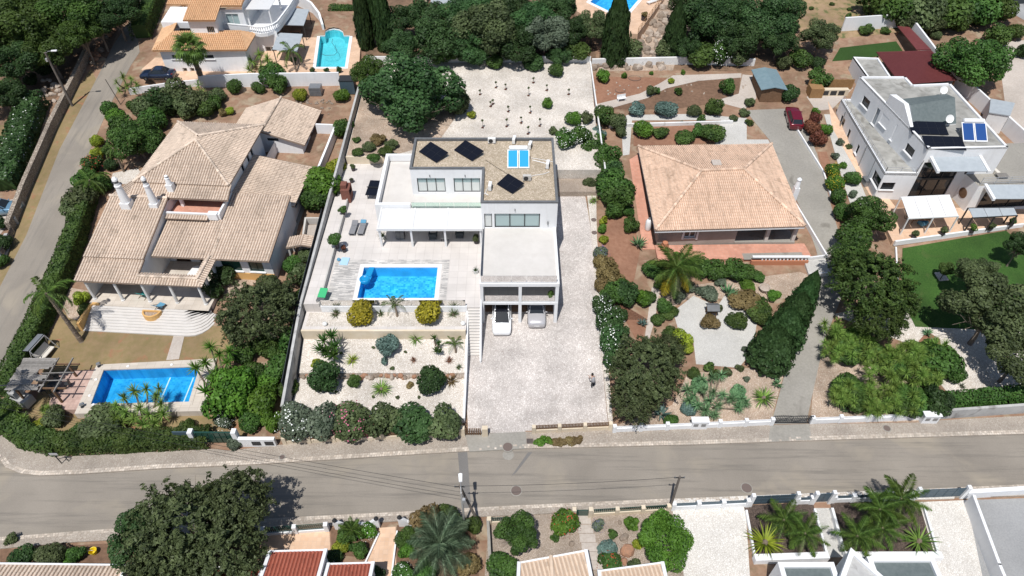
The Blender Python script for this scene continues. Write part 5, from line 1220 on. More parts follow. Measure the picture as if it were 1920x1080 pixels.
wall_run('low_edge', [(-9.0,24.2), (-9.0,18)], 0.3, 0.12, 'white_wall', 'thin white edging right of the peach walk', zf=lambda x, y: 0)
wall_run('low_edge', [(-10.4,24.0), (-11.2,21.4)], 0.3, 0.12, 'white_wall', 'thin white edging left of the peach walk', zf=lambda x, y: 0)
wall_run('stone_wall', [(-55.0,57.5), (-56.0,63.2), (-57.6,74.5), (-58.7,85.5), (-59.4,91)], 1.3, 0.5, 'rubble_wall', 'rubble stone wall along the far side of the side road')
fence_run('yard_gate', (-53.9,53.2), (-55.6,61.5), 3, 'low dark metal gate at the yard with the blue car', 0.1, 0.9, 'metal_dark', 'grey_wall', 1.1, 0.18, z=2.1)
wall_run('concrete_wall', [(37.6,34.75), (48,35.6), (62,36.8)], 1.25, 0.25, 'grey_wall', 'grey concrete street wall below the trimmed hedge on the right')
wall_run('rear_wall', [(11.0,88.6), (24,89.2), (33.5,88.8)], 1.0, 0.3, 'white_wall_aged', 'long pale wall behind the terraced soil beds', tops=[6.7,6.7,6.6])
wall_run('path_wall', [(12.2,75.4), (28,76.2)], 0.5, 0.25, 'white_wall_aged', 'low pale wall above the grey gravel path behind the bungalow', zf=lambda x, y: 4.2)
wall_run('mesh_fence', [(53.5,98.8), (66,103), (84,106)], 1.5, 0.06, 'mesh_dark', 'dark mesh fence on the scrubby hillside at the top right')
wall_run('mesh_fence', [(-20.55,37), (-20.5,46), (-20.5,58)], 1.6, 0.05, 'mesh_dark', 'dark mesh screen on the villa side of the long grey wall', tops=[2.4,4.4,5.2])
wall_run('low_wall', [(38.2,45.0), (41.3,55.0)], 0.3, 0.15, 'white_wall', 'thin white edging on the left of the green lawn')
wall_run('drive_kerb', [(36.6,62.4), (36.9,67), (35.8,75)], 0.3, 0.15, 'white_wall', 'thin white kerb between the concrete drive and the flower hedge')
# == sheds and huts
def shed(name, x0, x1, y0, y1, z, h, roofm, wallm, label, over=0.3, rise=0.35):
    t = thing(name, ((x0+x1)/2, (y0+y1)/2, z), label, 'shed')
    w = MB().box(x0, x1, y0, y1, z - 0.3, z + h).build('walls', wallm, t)
    MB().box(x0 + (x1-x0)*.35, x0 + (x1-x0)*.65, y0 - .04, y0 - .005, z, z + h * .8).build('door', 'brown_wood', w)
    xc = (x0 + x1) / 2
    for s_ in (0, 1):
        xa = x0 - over if s_ == 0 else x1 + over
        MB().slab([(xa,y0-over,z+h), (xc,y0-over,z+h+rise), (xc,y1+over,z+h+rise), (xa,y1+over,z+h)], 0.08).build('roof_slope', roofm, t)
    return t
shed('garden_shed', 32.4, 35.2, 80.6, 85.3, 4.8, 1.9, 'shed_roof_blue', 'brown_wood', 'dark garden shed with blue-grey roof beside the concrete drive')
t = thing('white_hut', (61, 75.6, 4.3), 'white metal hut with ribbed flat roof under the right tree', 'hut')
HQ = [(58.9,74.9), (61.0,74.2), (63.0,77.0), (60.6,78.0)]
MB().slab([(x, y, 6.6) for x, y in HQ], (4.0,)).build('walls', 'white_wall_aged', t)
MB().slab([(61 + (x-61)*1.06, 76 + (y-76)*1.06, 6.72) for x, y in HQ], 0.12).build('roof', 'blue_grey_sheet', t)
m = MB(); m.face([(61.05,74.2,4.4), (62.1,75.67,4.4), (62.1,75.67,6.2), (61.05,74.2,6.2)]); m.build('door', 'metal_light', t)
t = thing('storage_box', (-33.5,83.5,5.0), 'dark slatted compost box against the long white terrace wall', 'box')
cb = at(594,176);
MB().box(cb.x-.75, cb.x+.75, cb.y-.6, cb.y+.6, cb.z, cb.z+1.2).build('body', 'metal_grey', t, org=t.location)
for k in range(5): MB().box(cb.x-.8, cb.x+.8, cb.y-.64, cb.y-.6, cb.z+.08+k*.23, cb.z+.22+k*.23).build('slat', 'dark_coping', t, org=t.location)
cb = at(655,172)
t = thing('water_tank', cb, 'dark blue tank box at the end of the white terrace wall', 'tank')
MB().box(cb.x-.95, cb.x+.95, cb.y-.7, cb.y+.7, cb.z, cb.z+1.9).build('body', 'steel_blue', t, bevel=0.06)
MB().box(cb.x-1, cb.x+1, cb.y-.75, cb.y+.75, cb.z+1.9, cb.z+2.0).build('lid', 'metal_dark', t)
# == cars
def car(label, loc, head, body, L=4.6, W=1.85, H=1.45, roof=None, kind='saloon', pitch=0.0):
    t = thing('parked_car', loc, label, 'car'); t.rotation_euler = (0, -pitch, head)
    hl, hw = L/2, W/2
    # lower body: stations front (+x) to rear; top height, width factor, and nose curve
    belt = 0.62 * H
    if kind == 'saloon': prof = [(1.0,0.36*H,0.70,0.24), (0.985,0.45*H,0.84,0.2), (0.93,0.54*H,0.93,0.18), (0.80,0.585*H,0.985,0.18), (0.55,0.625*H,1.0,0.18), (0.38,0.655*H,1.0,0.18), (0.0,0.66*H,1.0,0.18), (-0.45,0.67*H,1.0,0.18), (-0.70,0.68*H,0.99,0.18), (-0.88,0.66*H,0.95,0.2), (-0.97,0.58*H,0.87,0.22), (-1.0,0.42*H,0.76,0.28)]
    else: prof = [(1.0,0.36*H,0.72,0.24), (0.985,0.46*H,0.86,0.2), (0.93,0.56*H,0.94,0.18), (0.78,0.61*H,0.985,0.18), (0.5,0.64*H,1.0,0.18), (0.3,0.655*H,1.0,0.18), (0.0,0.66*H,1.0,0.18), (-0.5,0.67*H,1.0,0.18), (-0.8,0.68*H,0.98,0.18), (-0.95,0.67*H,0.93,0.2), (-0.99,0.56*H,0.88,0.22), (-1.0,0.40*H,0.80,0.28)]
    m = MB(); rings = []
    for fx, top, fw, zb in prof:
        x = fx * hl; w = hw * fw; mid = zb + (top - zb) * 0.55
        half = [(0.0, zb), (w*0.8, zb), (w*0.97, zb + 0.08), (w, mid), (w*0.97, top - 0.07), (w*0.88, top - 0.015), (w*0.45, top + 0.02), (0.0, top + 0.03)]
        rings.append([m.v((x, y, z)) for y, z in half] + [m.v((x, -y, z)) for y, z in half[-2:0:-1]])
    n = len(rings[0])
    for a, b in zip(rings, rings[1:]):
        for i in range(n): j = (i+1) % n; m.f((a[i], a[j], b[j], b[i]))
    m.f(rings[0][::-1]); m.f(rings[-1])
    bd = m.build('body', body, t, smooth=True, local=True)
    # greenhouse: glass band and roof
    if roof: B = [(0.56,0.80,0.64), (0.34,0.90,0.67), (-0.45,0.90,0.68), (-0.66,0.74,0.69)]; Tp = [(0.16,0.68,0.965), (0.06,0.74,0.99), (-0.30,0.70,0.995), (-0.42,0.58,0.97)]
    elif kind == 'saloon': B = [(0.42,0.80,0.66), (0.30,0.90,0.67), (-0.45,0.90,0.68), (-0.66,0.74,0.69)]; Tp = [(0.10,0.66,0.975), (0.02,0.72,0.99), (-0.30,0.70,0.995), (-0.42,0.58,0.97)]
    else: B = [(0.44,0.80,0.66), (0.30,0.90,0.67), (-0.70,0.88,0.68), (-0.93,0.74,0.68)]; Tp = [(0.14,0.66,0.975), (0.05,0.72,0.995), (-0.60,0.70,0.99), (-0.74,0.60,0.965)]
    def ringp(S): return [(x*hl, y*hw, z*H) for x, y, z in S] + [(x*hl, -y*hw, z*H) for x, y, z in reversed(S)]
    b_, t_ = ringp(B), ringp(Tp)
    names = {0: 'side_window', 1: 'side_window', 2: 'side_window', 3: 'rear_window', 4: 'side_window', 5: 'side_window', 6: 'side_window', 7: 'windscreen'}
    for i in range(8):
        j = (i+1) % 8; m = MB(); m.face([b_[i], t_[i], t_[j], b_[j]]); m.build(names[i], 'window_dark', t, local=True)
    m = MB()
    for i in (0, 1, 2, 3, 4, 5, 6, 7): m.bar(b_[i], t_[i], 0.05 if i in (0,3,4,7) else 0.035)
    m.build('pillars', body, t, local=True)
    m = MB(); ro = [m.v((x, y, z + 0.012)) for x, y, z in t_]; up_ = [m.v((x*0.93 + (-0.01*hl), y*0.8, z + 0.045)) for x, y, z in t_]
    for i in range(8): j = (i+1) % 8; m.f((ro[i], ro[j], up_[j], up_[i]))
    m.f(up_); m.build('roof', roof or body, t, smooth=False, local=True)
    if roof:
        m = MB()
        for s_ in (-1, 1): m.bar((0.08*hl, s_*0.70*hw, 0.985*H + .02), (-0.4*hl, s_*0.66*hw, 0.98*H + .02), 0.12, 0.05)
        m.build('roof_rail', body, t, local=True)
    wr = 0.32
    for x in (0.62*hl, -0.60*hl):
        for s_ in (-1, 1):
            m = MB(Matrix.Translation((x, s_*(hw - 0.1), wr)) @ Matrix.Rotation(R(90), 4, 'X')); m.lathe((0,0,0), [(0.22,-0.11), (wr-.02,-0.11), (wr,-0.07), (wr,0.07), (wr-.02,0.11), (0.22,0.11)], 16); w = m.build('wheel', 'rubber', t, local=True)
            m = MB(Matrix.Translation((x, s_*(hw - 0.1), wr)) @ Matrix.Rotation(R(90), 4, 'X')); m.lathe((0,0,0), [(0.05,-0.115), (0.22,-0.105), (0.22,0.105), (0.05,0.115)], 12); m.build('rim', 'rim_metal', w, local=True)
    for s_ in (-1, 1):
        MB().bar((0.955*hl, s_*0.52*hw, 0.475*H), (0.90*hl, s_*0.84*hw, 0.505*H), 0.1, 0.07).build('headlight', 'lamp_clear', t, local=True)
        MB().bar((-0.975*hl, s_*0.5*hw, 0.60*H), (-0.94*hl, s_*0.84*hw, 0.62*H), 0.08, 0.1).build('tail_light', 'lamp_red', t, local=True)
        MB().lathe((0.36*hl, s_*(hw + .06), 0.66*H), [(0.05,-.05), (0.1,-.03), (0.1,.05), (0.05,.08)], 8, 0.6, 1.0).build('wing_mirror', body, t, local=True)
    MB().box(0.985*hl, 1.004*hl, -0.26, 0.26, 0.30*H, 0.38*H).build('number_plate', 'white_plastic', t, local=True)
    return t
gd_ = lambda x, y: (x, y, T(x, y) + 0.045)
car('white saloon with black glass roof nosing out of the left carport bay', gd_(-1.0, 45.9), R(-90), 'car_white', 4.7, 1.88, 1.44, 'black_panel', pitch=math.atan(-SLOPE))
car('silver hatchback tucked into the right carport bay', gd_(2.42, 46.6), R(-90), 'car_silver', 4.3, 1.8, 1.48, None, 'hatch', math.atan(-SLOPE))
p = at(1486,228); car('dark red hatchback parked on the concrete drive', (p.x, p.y, p.z + .05), R(85), 'car_red', 4.0, 1.75, 1.45, None, 'hatch', math.atan(SLOPE))
p = at(299,146,5.8); car('dark blue saloon parked below the orange-roofed villa', (p.x, p.y, 5.82), R(180), 'car_navy', 4.5, 1.8, 1.42)
p = at(6,398); car('light blue car parked in the yard at the left edge', (p.x, p.y, p.z + .04), R(8), 'car_blue', 4.2, 1.78, 1.45, None, 'hatch')
# == roof equipment
def pv(loc, head, w, l, tilt, label, group, frame=True):
    t = thing('photovoltaic_array', loc, label, 'solar panel', group, rz=head)
    c, s_ = math.cos(R(tilt)), math.sin(R(tilt))
    pn = MB().slab([(-w/2, -l/2*c, 0.12), (w/2, -l/2*c, 0.12), (w/2, l/2*c, 0.12 + l*s_), (-w/2, l/2*c, 0.12 + l*s_)], 0.045).build('panel', 'black_panel', t, local=True)
    m = MB(); n = Vector((0, -s_, c)) * 0.006
    k = max(1, round(w / 1.0))
    for i in range(1, k): x = -w/2 + w*i/k; m.bar(Vector((x, -l/2*c, .12)) + n, Vector((x, l/2*c, .12 + l*s_)) + n, 0.015, 0.004)
    m.bar(Vector((-w/2, 0, .12 + l*s_/2)) + n, Vector((w/2, 0, .12 + l*s_/2)) + n, 0.015, 0.004); m.build('panel_joint', 'metal_dark', pn, local=True)
    for x in (-w/2 + .08, w/2 - .08):
        m = MB(); m.bar((x, l/2*c, 0.0), (x, l/2*c, 0.1 + l*s_), 0.05); m.bar((x, -l/2*c, 0.03), (x, l/2*c, 0.03), 0.05); m.bar((x, -l/2*c, 0.0), (x, -l/2*c, 0.1), 0.05); m.build('stand', 'metal_light', t, local=True)
    return t
rz_ = RT - 0.32
p = at(813,287,rz_+.2); pv((p.x,p.y,rz_), R(-45), 2.9, 1.75, 15, 'black solar panel at the left end of the gravel roof', 'panels on the gravel roof')
p = at(879,284,rz_+.2); pv((p.x,p.y,rz_), R(-45), 2.9, 1.75, 15, 'black solar panel left of the cyan solar heater on the gravel roof', 'panels on the gravel roof')
p = at(957,346,rz_+.2); pv((p.x,p.y,rz_), R(-45), 2.3, 1.7, 15, 'black solar panel nearest the front of the gravel roof', 'panels on the gravel roof')
p = at(1740,240,Uz+.3); pv((p.x,p.y,Uz), R(-3), 4.0, 2.0, 12, 'upper black solar panel on the grey roof of the modern house', 'panels on the modern house')
p = at(1770,268,Uz+.3); pv((p.x,p.y,Uz), R(-3), 4.2, 2.0, 12, 'lower black solar panel on the grey roof of the modern house', 'panels on the modern house')
def collector(loc, head, w, l, tilt, mat, label, tank=True):
    t = thing('solar_heater', loc, label, 'solar heater', rz=head); c, s_ = math.cos(R(tilt)), math.sin(R(tilt))
    for k in (0, 1):
        x0 = -w/2 + k * w/2 + .03; x1 = x0 + w/2 - .06
        cl = MB().slab([(x0,-l/2*c,.15), (x1,-l/2*c,.15), (x1,l/2*c,.15+l*s_), (x0,l/2*c,.15+l*s_)], 0.09).build('collector_frame', 'white_plastic', t, local=True)
        m = MB(); e = 0.09; n = Vector((0,-s_,c)) * 0.006
        q = [Vector((x0+e,-l/2*c+e,.15+e*s_/c)), Vector((x1-e,-l/2*c+e,.15+e*s_/c)), Vector((x1-e,l/2*c-e,.15+l*s_-e*s_/c)), Vector((x0+e,l/2*c-e,.15+l*s_-e*s_/c))]
        m.face([v + n for v in q]); m.build('collector_glass', mat, cl, local=True)
    m = MB(Matrix.Translation((0, l/2*c + .15, .25 + l*s_)) @ Matrix.Rotation(R(90), 4, 'Y')); m.lathe((0,0,0), [(0.12,-w*.42), (0.25,-w*.4), (0.27,0), (0.25,w*.4), (0.12,w*.42)], 16); m.build('water_tank', 'white_plastic', t, local=True, smooth=False)
    for x in (-w*.35, w*.35): m = MB(); m.bar((x,l/2*c+.15,0), (x,l/2*c+.15,.1+l*s_), 0.06); m.bar((x,-l/2*c,0), (x,-l/2*c,.1), .06); m.build('stand', 'metal_light', t, local=True)
    return t
p = at(972,298,rz_+.6); collector((p.x,p.y,rz_), 0, 2.35, 2.1, 28, 'collector_cyan', 'bright cyan solar heater with white tank on the gravel roof')
p = at(1827,248,Uz+.7); collector((p.x,p.y,Uz), R(-2), 2.7, 2.2, 34, 'collector_blue', 'deep blue solar heater with white tank on the modern house roof')
def ac(px, py, z, head, mat, label):
    p = at(px, py, z + .3); t = thing('air_conditioner', (p.x, p.y, z), label, 'air conditioner', 'units on the gravel roof', rz=head)
    b = MB().box(-.42,.42,-.16,.16,.08,.68).build('casing', mat, t, local=True, bevel=0.02)
    m = MB(Matrix.Translation((-.1,-.165,.38)) @ Matrix.Rotation(R(90), 4, 'X')); m.lathe((0,0,0), [(.24,-.005), (.24,.02), (.05,.03)], 16); m.build('fan_grille', 'metal_dark', b, local=True)
    m = MB();
    for x in (-.3,.3): m.box(x-.04,x+.04,-.2,.2,0,.08)
    m.build('feet', 'metal_dark', t, local=True)
ac(922, 264, rz_, 0, 'white_plastic', 'white air conditioner unit by the rear parapet of the gravel roof')
ac(964, 263, rz_, R(80), 'white_plastic', 'white air conditioner unit behind the cyan heater tank')
ac(994, 273, rz_, R(75), 'white_plastic', 'white air conditioner unit right of the cyan heater tank')
ac(1027, 309, rz_, R(80), 'white_plastic', 'white air conditioner unit near the right parapet of the gravel roof')
ac(988, 334, rz_, 0, 'taupe_light', 'grey-brown air conditioner unit right of the front solar panel')
ac(919, 350, rz_, R(85), 'white_plastic', 'white air conditioner unit left of the front solar panel')
def pipe(pts, z, label, r=0.03, mat='white_plastic', zend=None):
    q = [at(px, py, z) for px, py in pts]
    m = MB(); m.tube(q, r, 6); tag(m.build('roof_pipe', mat, org=q[0]), label, 'pipe', None)
pipe([(998,300),(1026,307)], rz_ + .06, 'thick white pipe from the cyan heater towards the right parapet', 0.05)
pipe([(996,296),(1020,300),(1040,304)], rz_ + .06, 'thin white pipe from the cyan heater to the right parapet')
pipe([(1030,322),(1020,326),(1000,329),(992,333)], rz_ + .06, 'curved white pipe to the grey-brown roof unit')
pipe([(914,352),(910,362),(916,366),(902,360)], rz_ + .06, 'curved white pipe by the small unit at the roof notch')
pipe([(910,300),(960,332)], rz_ + .03, 'thin dark cable between two solar panels on the gravel roof', 0.02, 'metal_dark')
for px, py, z, lab in ((1768,168,Uz,'white satellite dish at the back of the modern house roof'), (1779,222,Uz,'white satellite dish beside the slate stair tower')):
    p = at(px, py, z + 1.0); t = thing('satellite_dish', (p.x, p.y, z), lab, 'satellite dish')
    MB().bar((0,0,0), (0,0,.9), .06).build('mast', 'metal_grey', t, local=True)
    m = MB(Matrix.Translation((0,-.1,1.0)) @ Matrix.Rotation(R(55), 4, 'X')); m.lathe((0,0,0), [(.02,0), (.25,.04), (.45,.13), (.46,.14), (.25,.06), (.02,.02)], 18); m.build('dish', 'white_plastic', t, local=True)
    MB().bar((0,-.1,.75), (0,-.65,1.25), .03).build('feed_arm', 'metal_grey', t, local=True)
# == poles and wires
def lamp_post(loc, h, arm, label, mat, rz=0.0, r0=0.13, r1=0.08, lamp='lamp_clear'):
    t = thing('street_lamp', loc, label, 'street lamp', rz=rz)
    MB().tube([(0,0,-.2), (0,0,h)], [r0, r1], 10).build('pole', mat, t, local=True)
    if arm:
        MB().tube([(0,0,h-.15), (arm*.45,0,h+.12), (arm,0,h+.15)], .035, 6).build('arm', 'metal_grey', t, local=True)
        MB().slab([(arm-.1,-.12,h+.22), (arm+.55,-.15,h+.22), (arm+.6,0,h+.22), (arm+.55,.15,h+.22), (arm-.1,.12,h+.22)], .1).build('lamp_head', 'white_plastic', t, local=True)
    MB().bar((-.16,-.16,h-1.1), (-.16,-.16,h-.7), .22, .22).build('control_box', 'metal_light', t, local=True)
    return t
lamp_post((-57.3,79.8,4.65), 7.4, 0.9, 'tall wooden street lamp beside the stone wall of the side road', 'pole_wood', R(5), .17, .12)
lamp_post((-3.75,24.75,0.1), 5.2, 0.9, 'grey street lamp with white head near the dry hedge', 'pole_concrete', R(95), .1, .07)
def pole(loc, top, label, mat='pole_wood', r=.12, crossbar=True):
    t = thing('utility_pole', loc, label, 'pole'); l_ = Vector(loc); tp = Vector(top) - l_
    MB().tube([(0,0,-.2), tp], [r, r*.75], 10).build('pole', mat, t, local=True)
    if crossbar:
        MB().bar(tp + Vector((-.4,0,-.2)), tp + Vector((.4,0,-.2)), .07).build('crossbar', 'metal_dark', t, local=True)
        for x in (-.35, 0, .35): MB().lathe(tp + Vector((x,0,-.16)), [(.04,0), (.05,.1), (.02,.15)], 6).build('insulator', 'metal_grey', t, local=True)
pole((-2.6,24.9,0.1), (-3.9,25.4,5.2), 'leaning dark wooden pole next to the grey street lamp')
pole((12.7,26.15,0.1), (12.65,26.2,5.1), 'dark wooden pole at the corner of the white setts drive')
pole((-51.1,80.1,4.7), (-51.5,79.9,3.7 + 4.7), 'thin dark stay pole beside the road opposite the stone wall', r=.06, crossbar=False)
pole((-45.2,33.0,0.1), (-46.6,33.5,6.0), 'dark leaning pole at the hedge corner on the left edge')
pole((44.8,62.6,6.3), (44.85,62.4,8.3), 'grey mast at the edge of the modern house roof terrace', 'metal_grey', .05, False)
def wire(a, b, sag, label, r=0.014):
    a, b = Vector(a), Vector(b); m = MB()
    m.tube([a.lerp(b, k/14) - Vector((0,0, sag * 4 * (k/14) * (1 - k/14))) for k in range(15)], r, 5)
    tag(m.build('overhead_wire', 'cable', org=a), label, 'wire')
wire((-46.6,33.5,5.9), (-3.95,25.3,5.1), .5, 'upper of two black overhead wires crossing the street on the left')
wire((-46.5,33.2,5.75), (-3.5,24.75,4.7), .6, 'lower of two black overhead wires crossing the street on the left')
wire((-3.9,25.4,5.1), (12.65,26.2,5.0), .3, 'black overhead wire between the two dark poles')
p = at(116,869,.12); t = thing('street_sign', p, 'small tilted sign on a dark frame in front of the corner hedge', 'sign')
m = MB(); m.bar((0,0,0), (0,0,1.4), .06); m.bar((.5,.2,0), (.5,.2,.7), .05); m.bar((0,0,.7), (.5,.2,.7), .04); m.build('frame', 'metal_dark', t, local=True)
MB().box(-.35,.35,-.03,0,1.35,1.65).build('plate', 'metal_light', t, local=True)
for px, py, z, lab in ((952,838,.14,'brown manhole cover on the driveway apron'), (953,853,.012,'pale manhole cover at the road edge below the drive entrance'), (968,920,.012,'dark manhole cover in the middle of the street'), (1400,915,.012,'brown manhole cover with pale rim on the right of the street'), (1663,803,.13,'brown round cover on the pavement by the white street wall'), (529,857,.13,'small round cover on the pavement by the green gate')):
    p = at(px, py, z); r = .42 if py > 830 else .3
    if px == 529: r = .22
    t = thing('manhole_cover', (p.x,p.y,z), lab, 'manhole', 'manhole covers')
    MB().lathe((0,0,0), [(r+.07,-.05), (r+.07,.006), (r,.008)], 24).build('rim', 'concrete', t, local=True)
    MB().lathe((0,0,0), [(r-.005,-.04), (r-.005,.014), (r*.8,.016), (r*.78,.011), (r*.3,.011), (r*.28,.016)], 24).build('cover', 'manhole' if px != 953 else 'concrete', t, local=True)
# == pool terrace furniture
def lounger(px, py, z, head, fab, label, cushion=None):
    p = at(px, py, z + .3); t = thing('sun_lounger', (p.x,p.y,z), label, 'sun lounger', 'loungers on the pool terrace', rz=head)
    MB().box(-.33,.33,-.95,.45,.26,.31).build('frame', 'metal_dark', t, local=True)
    for x in (-.29,.29):
        for y in (-.85,.4): MB().bar((x,y,0), (x,y,.27), .05).build('leg', 'metal_light', t, local=True)
    MB().box(-.32,.32,-.95,.4,.315,.4).build('mattress', fab, t, local=True, bevel=.03)
    MB().slab([(-.32,.41,.42), (.32,.41,.42), (.32,1.0,.62), (-.32,1.0,.62)], .09).build('backrest', fab, t, local=True, bevel=.02)
    if cushion: MB().slab([(-.28,.6,.55), (.28,.6,.55), (.28,1.0,.7), (-.28,1.0,.7)], .06).build('towel', cushion, t, local=True, bevel=.02)
lounger(663,428,CPZ,R(-4),'fabric_grey','grey sun lounger nearer the planter wall'); lounger(679,428,CPZ,R(-4),'fabric_grey','grey sun lounger with a blue towel on its headrest','fabric_blue')
p = at(702,352,CPZ+.76); t = thing('table_tennis_table', (p.x,p.y,CPZ), 'black table tennis table beside the white west wing', 'table', rz=R(-4))
MB().box(-.76,.76,-1.37,1.37,.72,.76).build('table_top', 'black_panel', t, local=True)
MB().bar((-.85,0,.83), (.85,0,.83), .015, .14).build('net', 'metal_dark', t, local=True)
for x in (-.6,.6):
    for y in (-1.1,1.1): MB().bar((x,y,0), (x,y,.72), .06).build('leg', 'metal_dark', t, local=True)
p = at(653,376,CPZ); t = thing('barbecue', (p.x - .1,p.y+.3,CPZ), 'red-brown brick barbecue oven against the grey boundary wall', 'barbecue')
MB().box(-.45,.5,-.75,.75,0,.85).build('base', 'brick_red', t, local=True)
m = MB(); m.box(-.45,.1,-.75,.75,.85,1.7); m.box(.1,.5,-.75,-.55,.85,1.7); m.box(.1,.5,.55,.75,.85,1.7); m.box(.1,.5,-.55,.55,1.5,1.7); m.build('oven', 'brick_red', t, local=True)
MB().slab([(-.45,-.4,2.15), (.2,-.4,2.15), (.2,.4,2.15), (-.45,.4,2.15)], .45).build('hood', 'brick_red', t, local=True)
MB().box(.1,.49,-.54,.54,.86,.9).build('hearth', 'metal_dark', t, local=True)
p = at(684,526,CPZ-.1); t = thing('pool_float', (p.x,p.y,CPZ-.14), 'round sky-blue float with a flat lid on the pool water', 'pool toy')
MB().lathe((0,0,0), [(.47,-.12), (.52,.05), (.5,.32), (.42,.38), (.37,.34), (.35,.28)], 24).build('ring', 'blue_plastic', t, local=True, smooth=True)
MB().lathe((0,0,0), [(.36,.22), (.36,.27), (.1,.3)], 20).build('lid', 'blue_plastic', t, local=True)
MB().slab([(-.1,.5,.2), (.55,.45,.2), (.75,1.9,.12), (.2,1.95,.12)], .2).build('slide', 'blue_plastic', t, local=True, bevel=.05)
p = at(646,489,CPZ+.1); t = thing('float_mat', (p.x,p.y,CPZ), 'pale blue flat mat by the pool corner near the planter wall', 'mat', rz=R(-5))
MB().box(-.42,.42,-.55,.55,.01,.08).build('mat', 'light_blue_plastic', t, local=True, bevel=.03)
MB().lathe((-.62,.1,.14), [(.14,-.13), (.2,0), (.14,.13)], 12).build('hose_reel', 'fabric_blue', t, local=True)
p = at(606,553,CPZ+.6); t = thing('deck_chair', (p.x,p.y,CPZ+.45), 'bright green slatted deck chair at the end of the raised bed', 'chair', rz=R(-8))
MB().slab([(-.38,-.5,.35), (.38,-.5,.35), (.38,.55,.55), (-.38,.55,.55)], .05).build('seat', 'green_plastic', t, local=True)
for k in range(4): m = MB(); y = -.95 + k*.11; m.box(-.36,.36,y,y+.07,.3,.34); m.build('slat', 'dark_coping', t, local=True)
m = MB();
for x in (-.33,.33):
    for y in (-.9,.45): m.bar((x,y,0), (x,y,.33), .04)
    m.bar((x,-.92,.29), (x,-.45,.3), .04)
m.build('frame', 'metal_dark', t, local=True)
def seat(name, p, rz, fab, label, w=.8, d=.75, group=None, cat='armchair'):
    t = thing(name, p, label, cat, group, rz=rz)
    MB().box(-w/2,w/2,-d/2,d/2,.12,.38).build('seat', fab, t, local=True, bevel=.03)
    MB().box(-w/2,w/2,d/2-.14,d/2+.02,.385,.78).build('backrest', fab, t, local=True, bevel=.03)
    for s_ in (-1,1): MB().box(s_*w/2-.06,s_*w/2+.06,-d/2,d/2-.15,.385,.58).build('armrest', fab, t, local=True)
    m = MB();
    for x in (-w/2+.06,w/2-.06):
        for y in (-d/2+.06,d/2-.06): m.bar((x,y,0), (x,y,.13), .05)
    m.build('feet', 'metal_dark', t, local=True)
    return t
seat('armchair', (-8.3,54.6,CPZ), R(180), 'mesh_dark', 'dark armchair under the pergola, left of the small table')
seat('armchair', (-5.5,54.8,CPZ), R(180), 'mesh_dark', 'dark armchair under the pergola, right of the small table')
t = thing('coffee_table', (-7.0,54.4,CPZ), 'small square coffee table between the dark pergola armchairs', 'table')
MB().box(-.45,.45,-.4,.4,.36,.42).build('table_top', 'taupe_light', t, local=True)
for x in (-.38,.38):
    for y in (-.33,.33): MB().bar((x,y,0), (x,y,.36), .05).build('leg', 'metal_dark', t, local=True)
t = thing('cabinet', (-11.7,54.6,CPZ), 'dark cupboard standing under the left bay of the pergola', 'cabinet')
c_ = MB().box(-.45,.45,-.3,.3,.05,1.1).build('carcass', 'metal_dark', t, local=True)
for x in (-.22,.22): MB().box(x-.2,x+.2,-.33,-.305,.12,1.03).build('cupboard_door', 'dark_coping', c_, local=True)
for i, (x, y) in enumerate(((-0.6,47.6), (0.2,47.7))): seat('balcony_chair', (x,y,CPZ+.012), R(160 - 40*i), 'brick_red' if i else 'metal_dark', ('red-brown' if i else 'black') + ' chair on the balcony above the carport', .6, .6)
t = thing('outdoor_table', LF(9.4,3.6,FZ), 'white round-ended table on the tiled villa patio', 'table', rz=R(-12))
MB().slab([(1.0*math.cos(R(a))*(.55), (1.0 if math.sin(R(a)) > 0 else -1.0)*(.9 + .45*abs(math.sin(R(a)))) , .74) for a in range(10,360,20)], .05).build('table_top', 'white_plastic', t, local=True)
for x in (-.4,.4):
    for y in (-.9,.9): MB().bar((x*1.1,y*1.1,0), (x,y,.7), .06).build('leg', 'white_plastic', t, local=True)
for u, v, fab, lab in ((5.3,0.9,'fabric_teal','teal cushioned chair under the tiled villa porch'), (7.6,-0.6,'fabric_blue','blue-grey deck chair on the tiled villa steps')):
    t = thing('deck_chair', LF(u,v,FZ), lab, 'chair', rz=R(160))
    MB().slab([(-.33,-.5,.3), (.33,-.5,.3), (.33,.1,.36), (-.33,.1,.36)], .05).build('seat', fab, t, local=True)
    MB().slab([(-.33,.1,.38), (.33,.1,.38), (.33,.55,.95), (-.33,.55,.95)], .05).build('backrest', fab, t, local=True)
    m = MB()
    for x in (-.36,.36): m.bar((x,-.55,0), (x,.3,.65), .04); m.bar((x,.5,0), (x,-.4,.3), .04)
    m.build('frame', 'brown_wood', t, local=True)
t = thing('stone_planter', LF(6.9,-1.3,FZ-.5), 'half-round ochre planter in the middle of the villa steps', 'planter')
m = MB(LF); pts = [(6.0 + .95*(1+math.cos(R(a))), -1.0 - .95*math.sin(R(a))) for a in range(0,181,18)]; ring(m, pts[::-1], .16, FZ-.75, FZ+.15); m.build('rim', 'ochre_paint', t)
MB(LF).slab([(6.95 + (x-6.95)*.85, -1.25 + (y+1.25)*.82, FZ) for x, y in pts], .1).build('earth', 'stony_ground', t)
gz = .35
t = thing('timber_pergola', (-42.2,37.3,gz), 'weathered grey timber pergola with missing boards near the deep blue pool', 'pergola')
for x, y in ((-43.7,36.1), (-43.7,38.8), (-40.4,36.0), (-40.4,38.9)): MB().box(x-.08,x+.08,y-.08,y+.08,0,2.6).build('post', 'brown_wood', t)
for y in (36.1, 38.8): MB().box(-44.4,-39.2,y-.05,y+.05,2.6,2.75).build('beam', 'brown_wood', t)
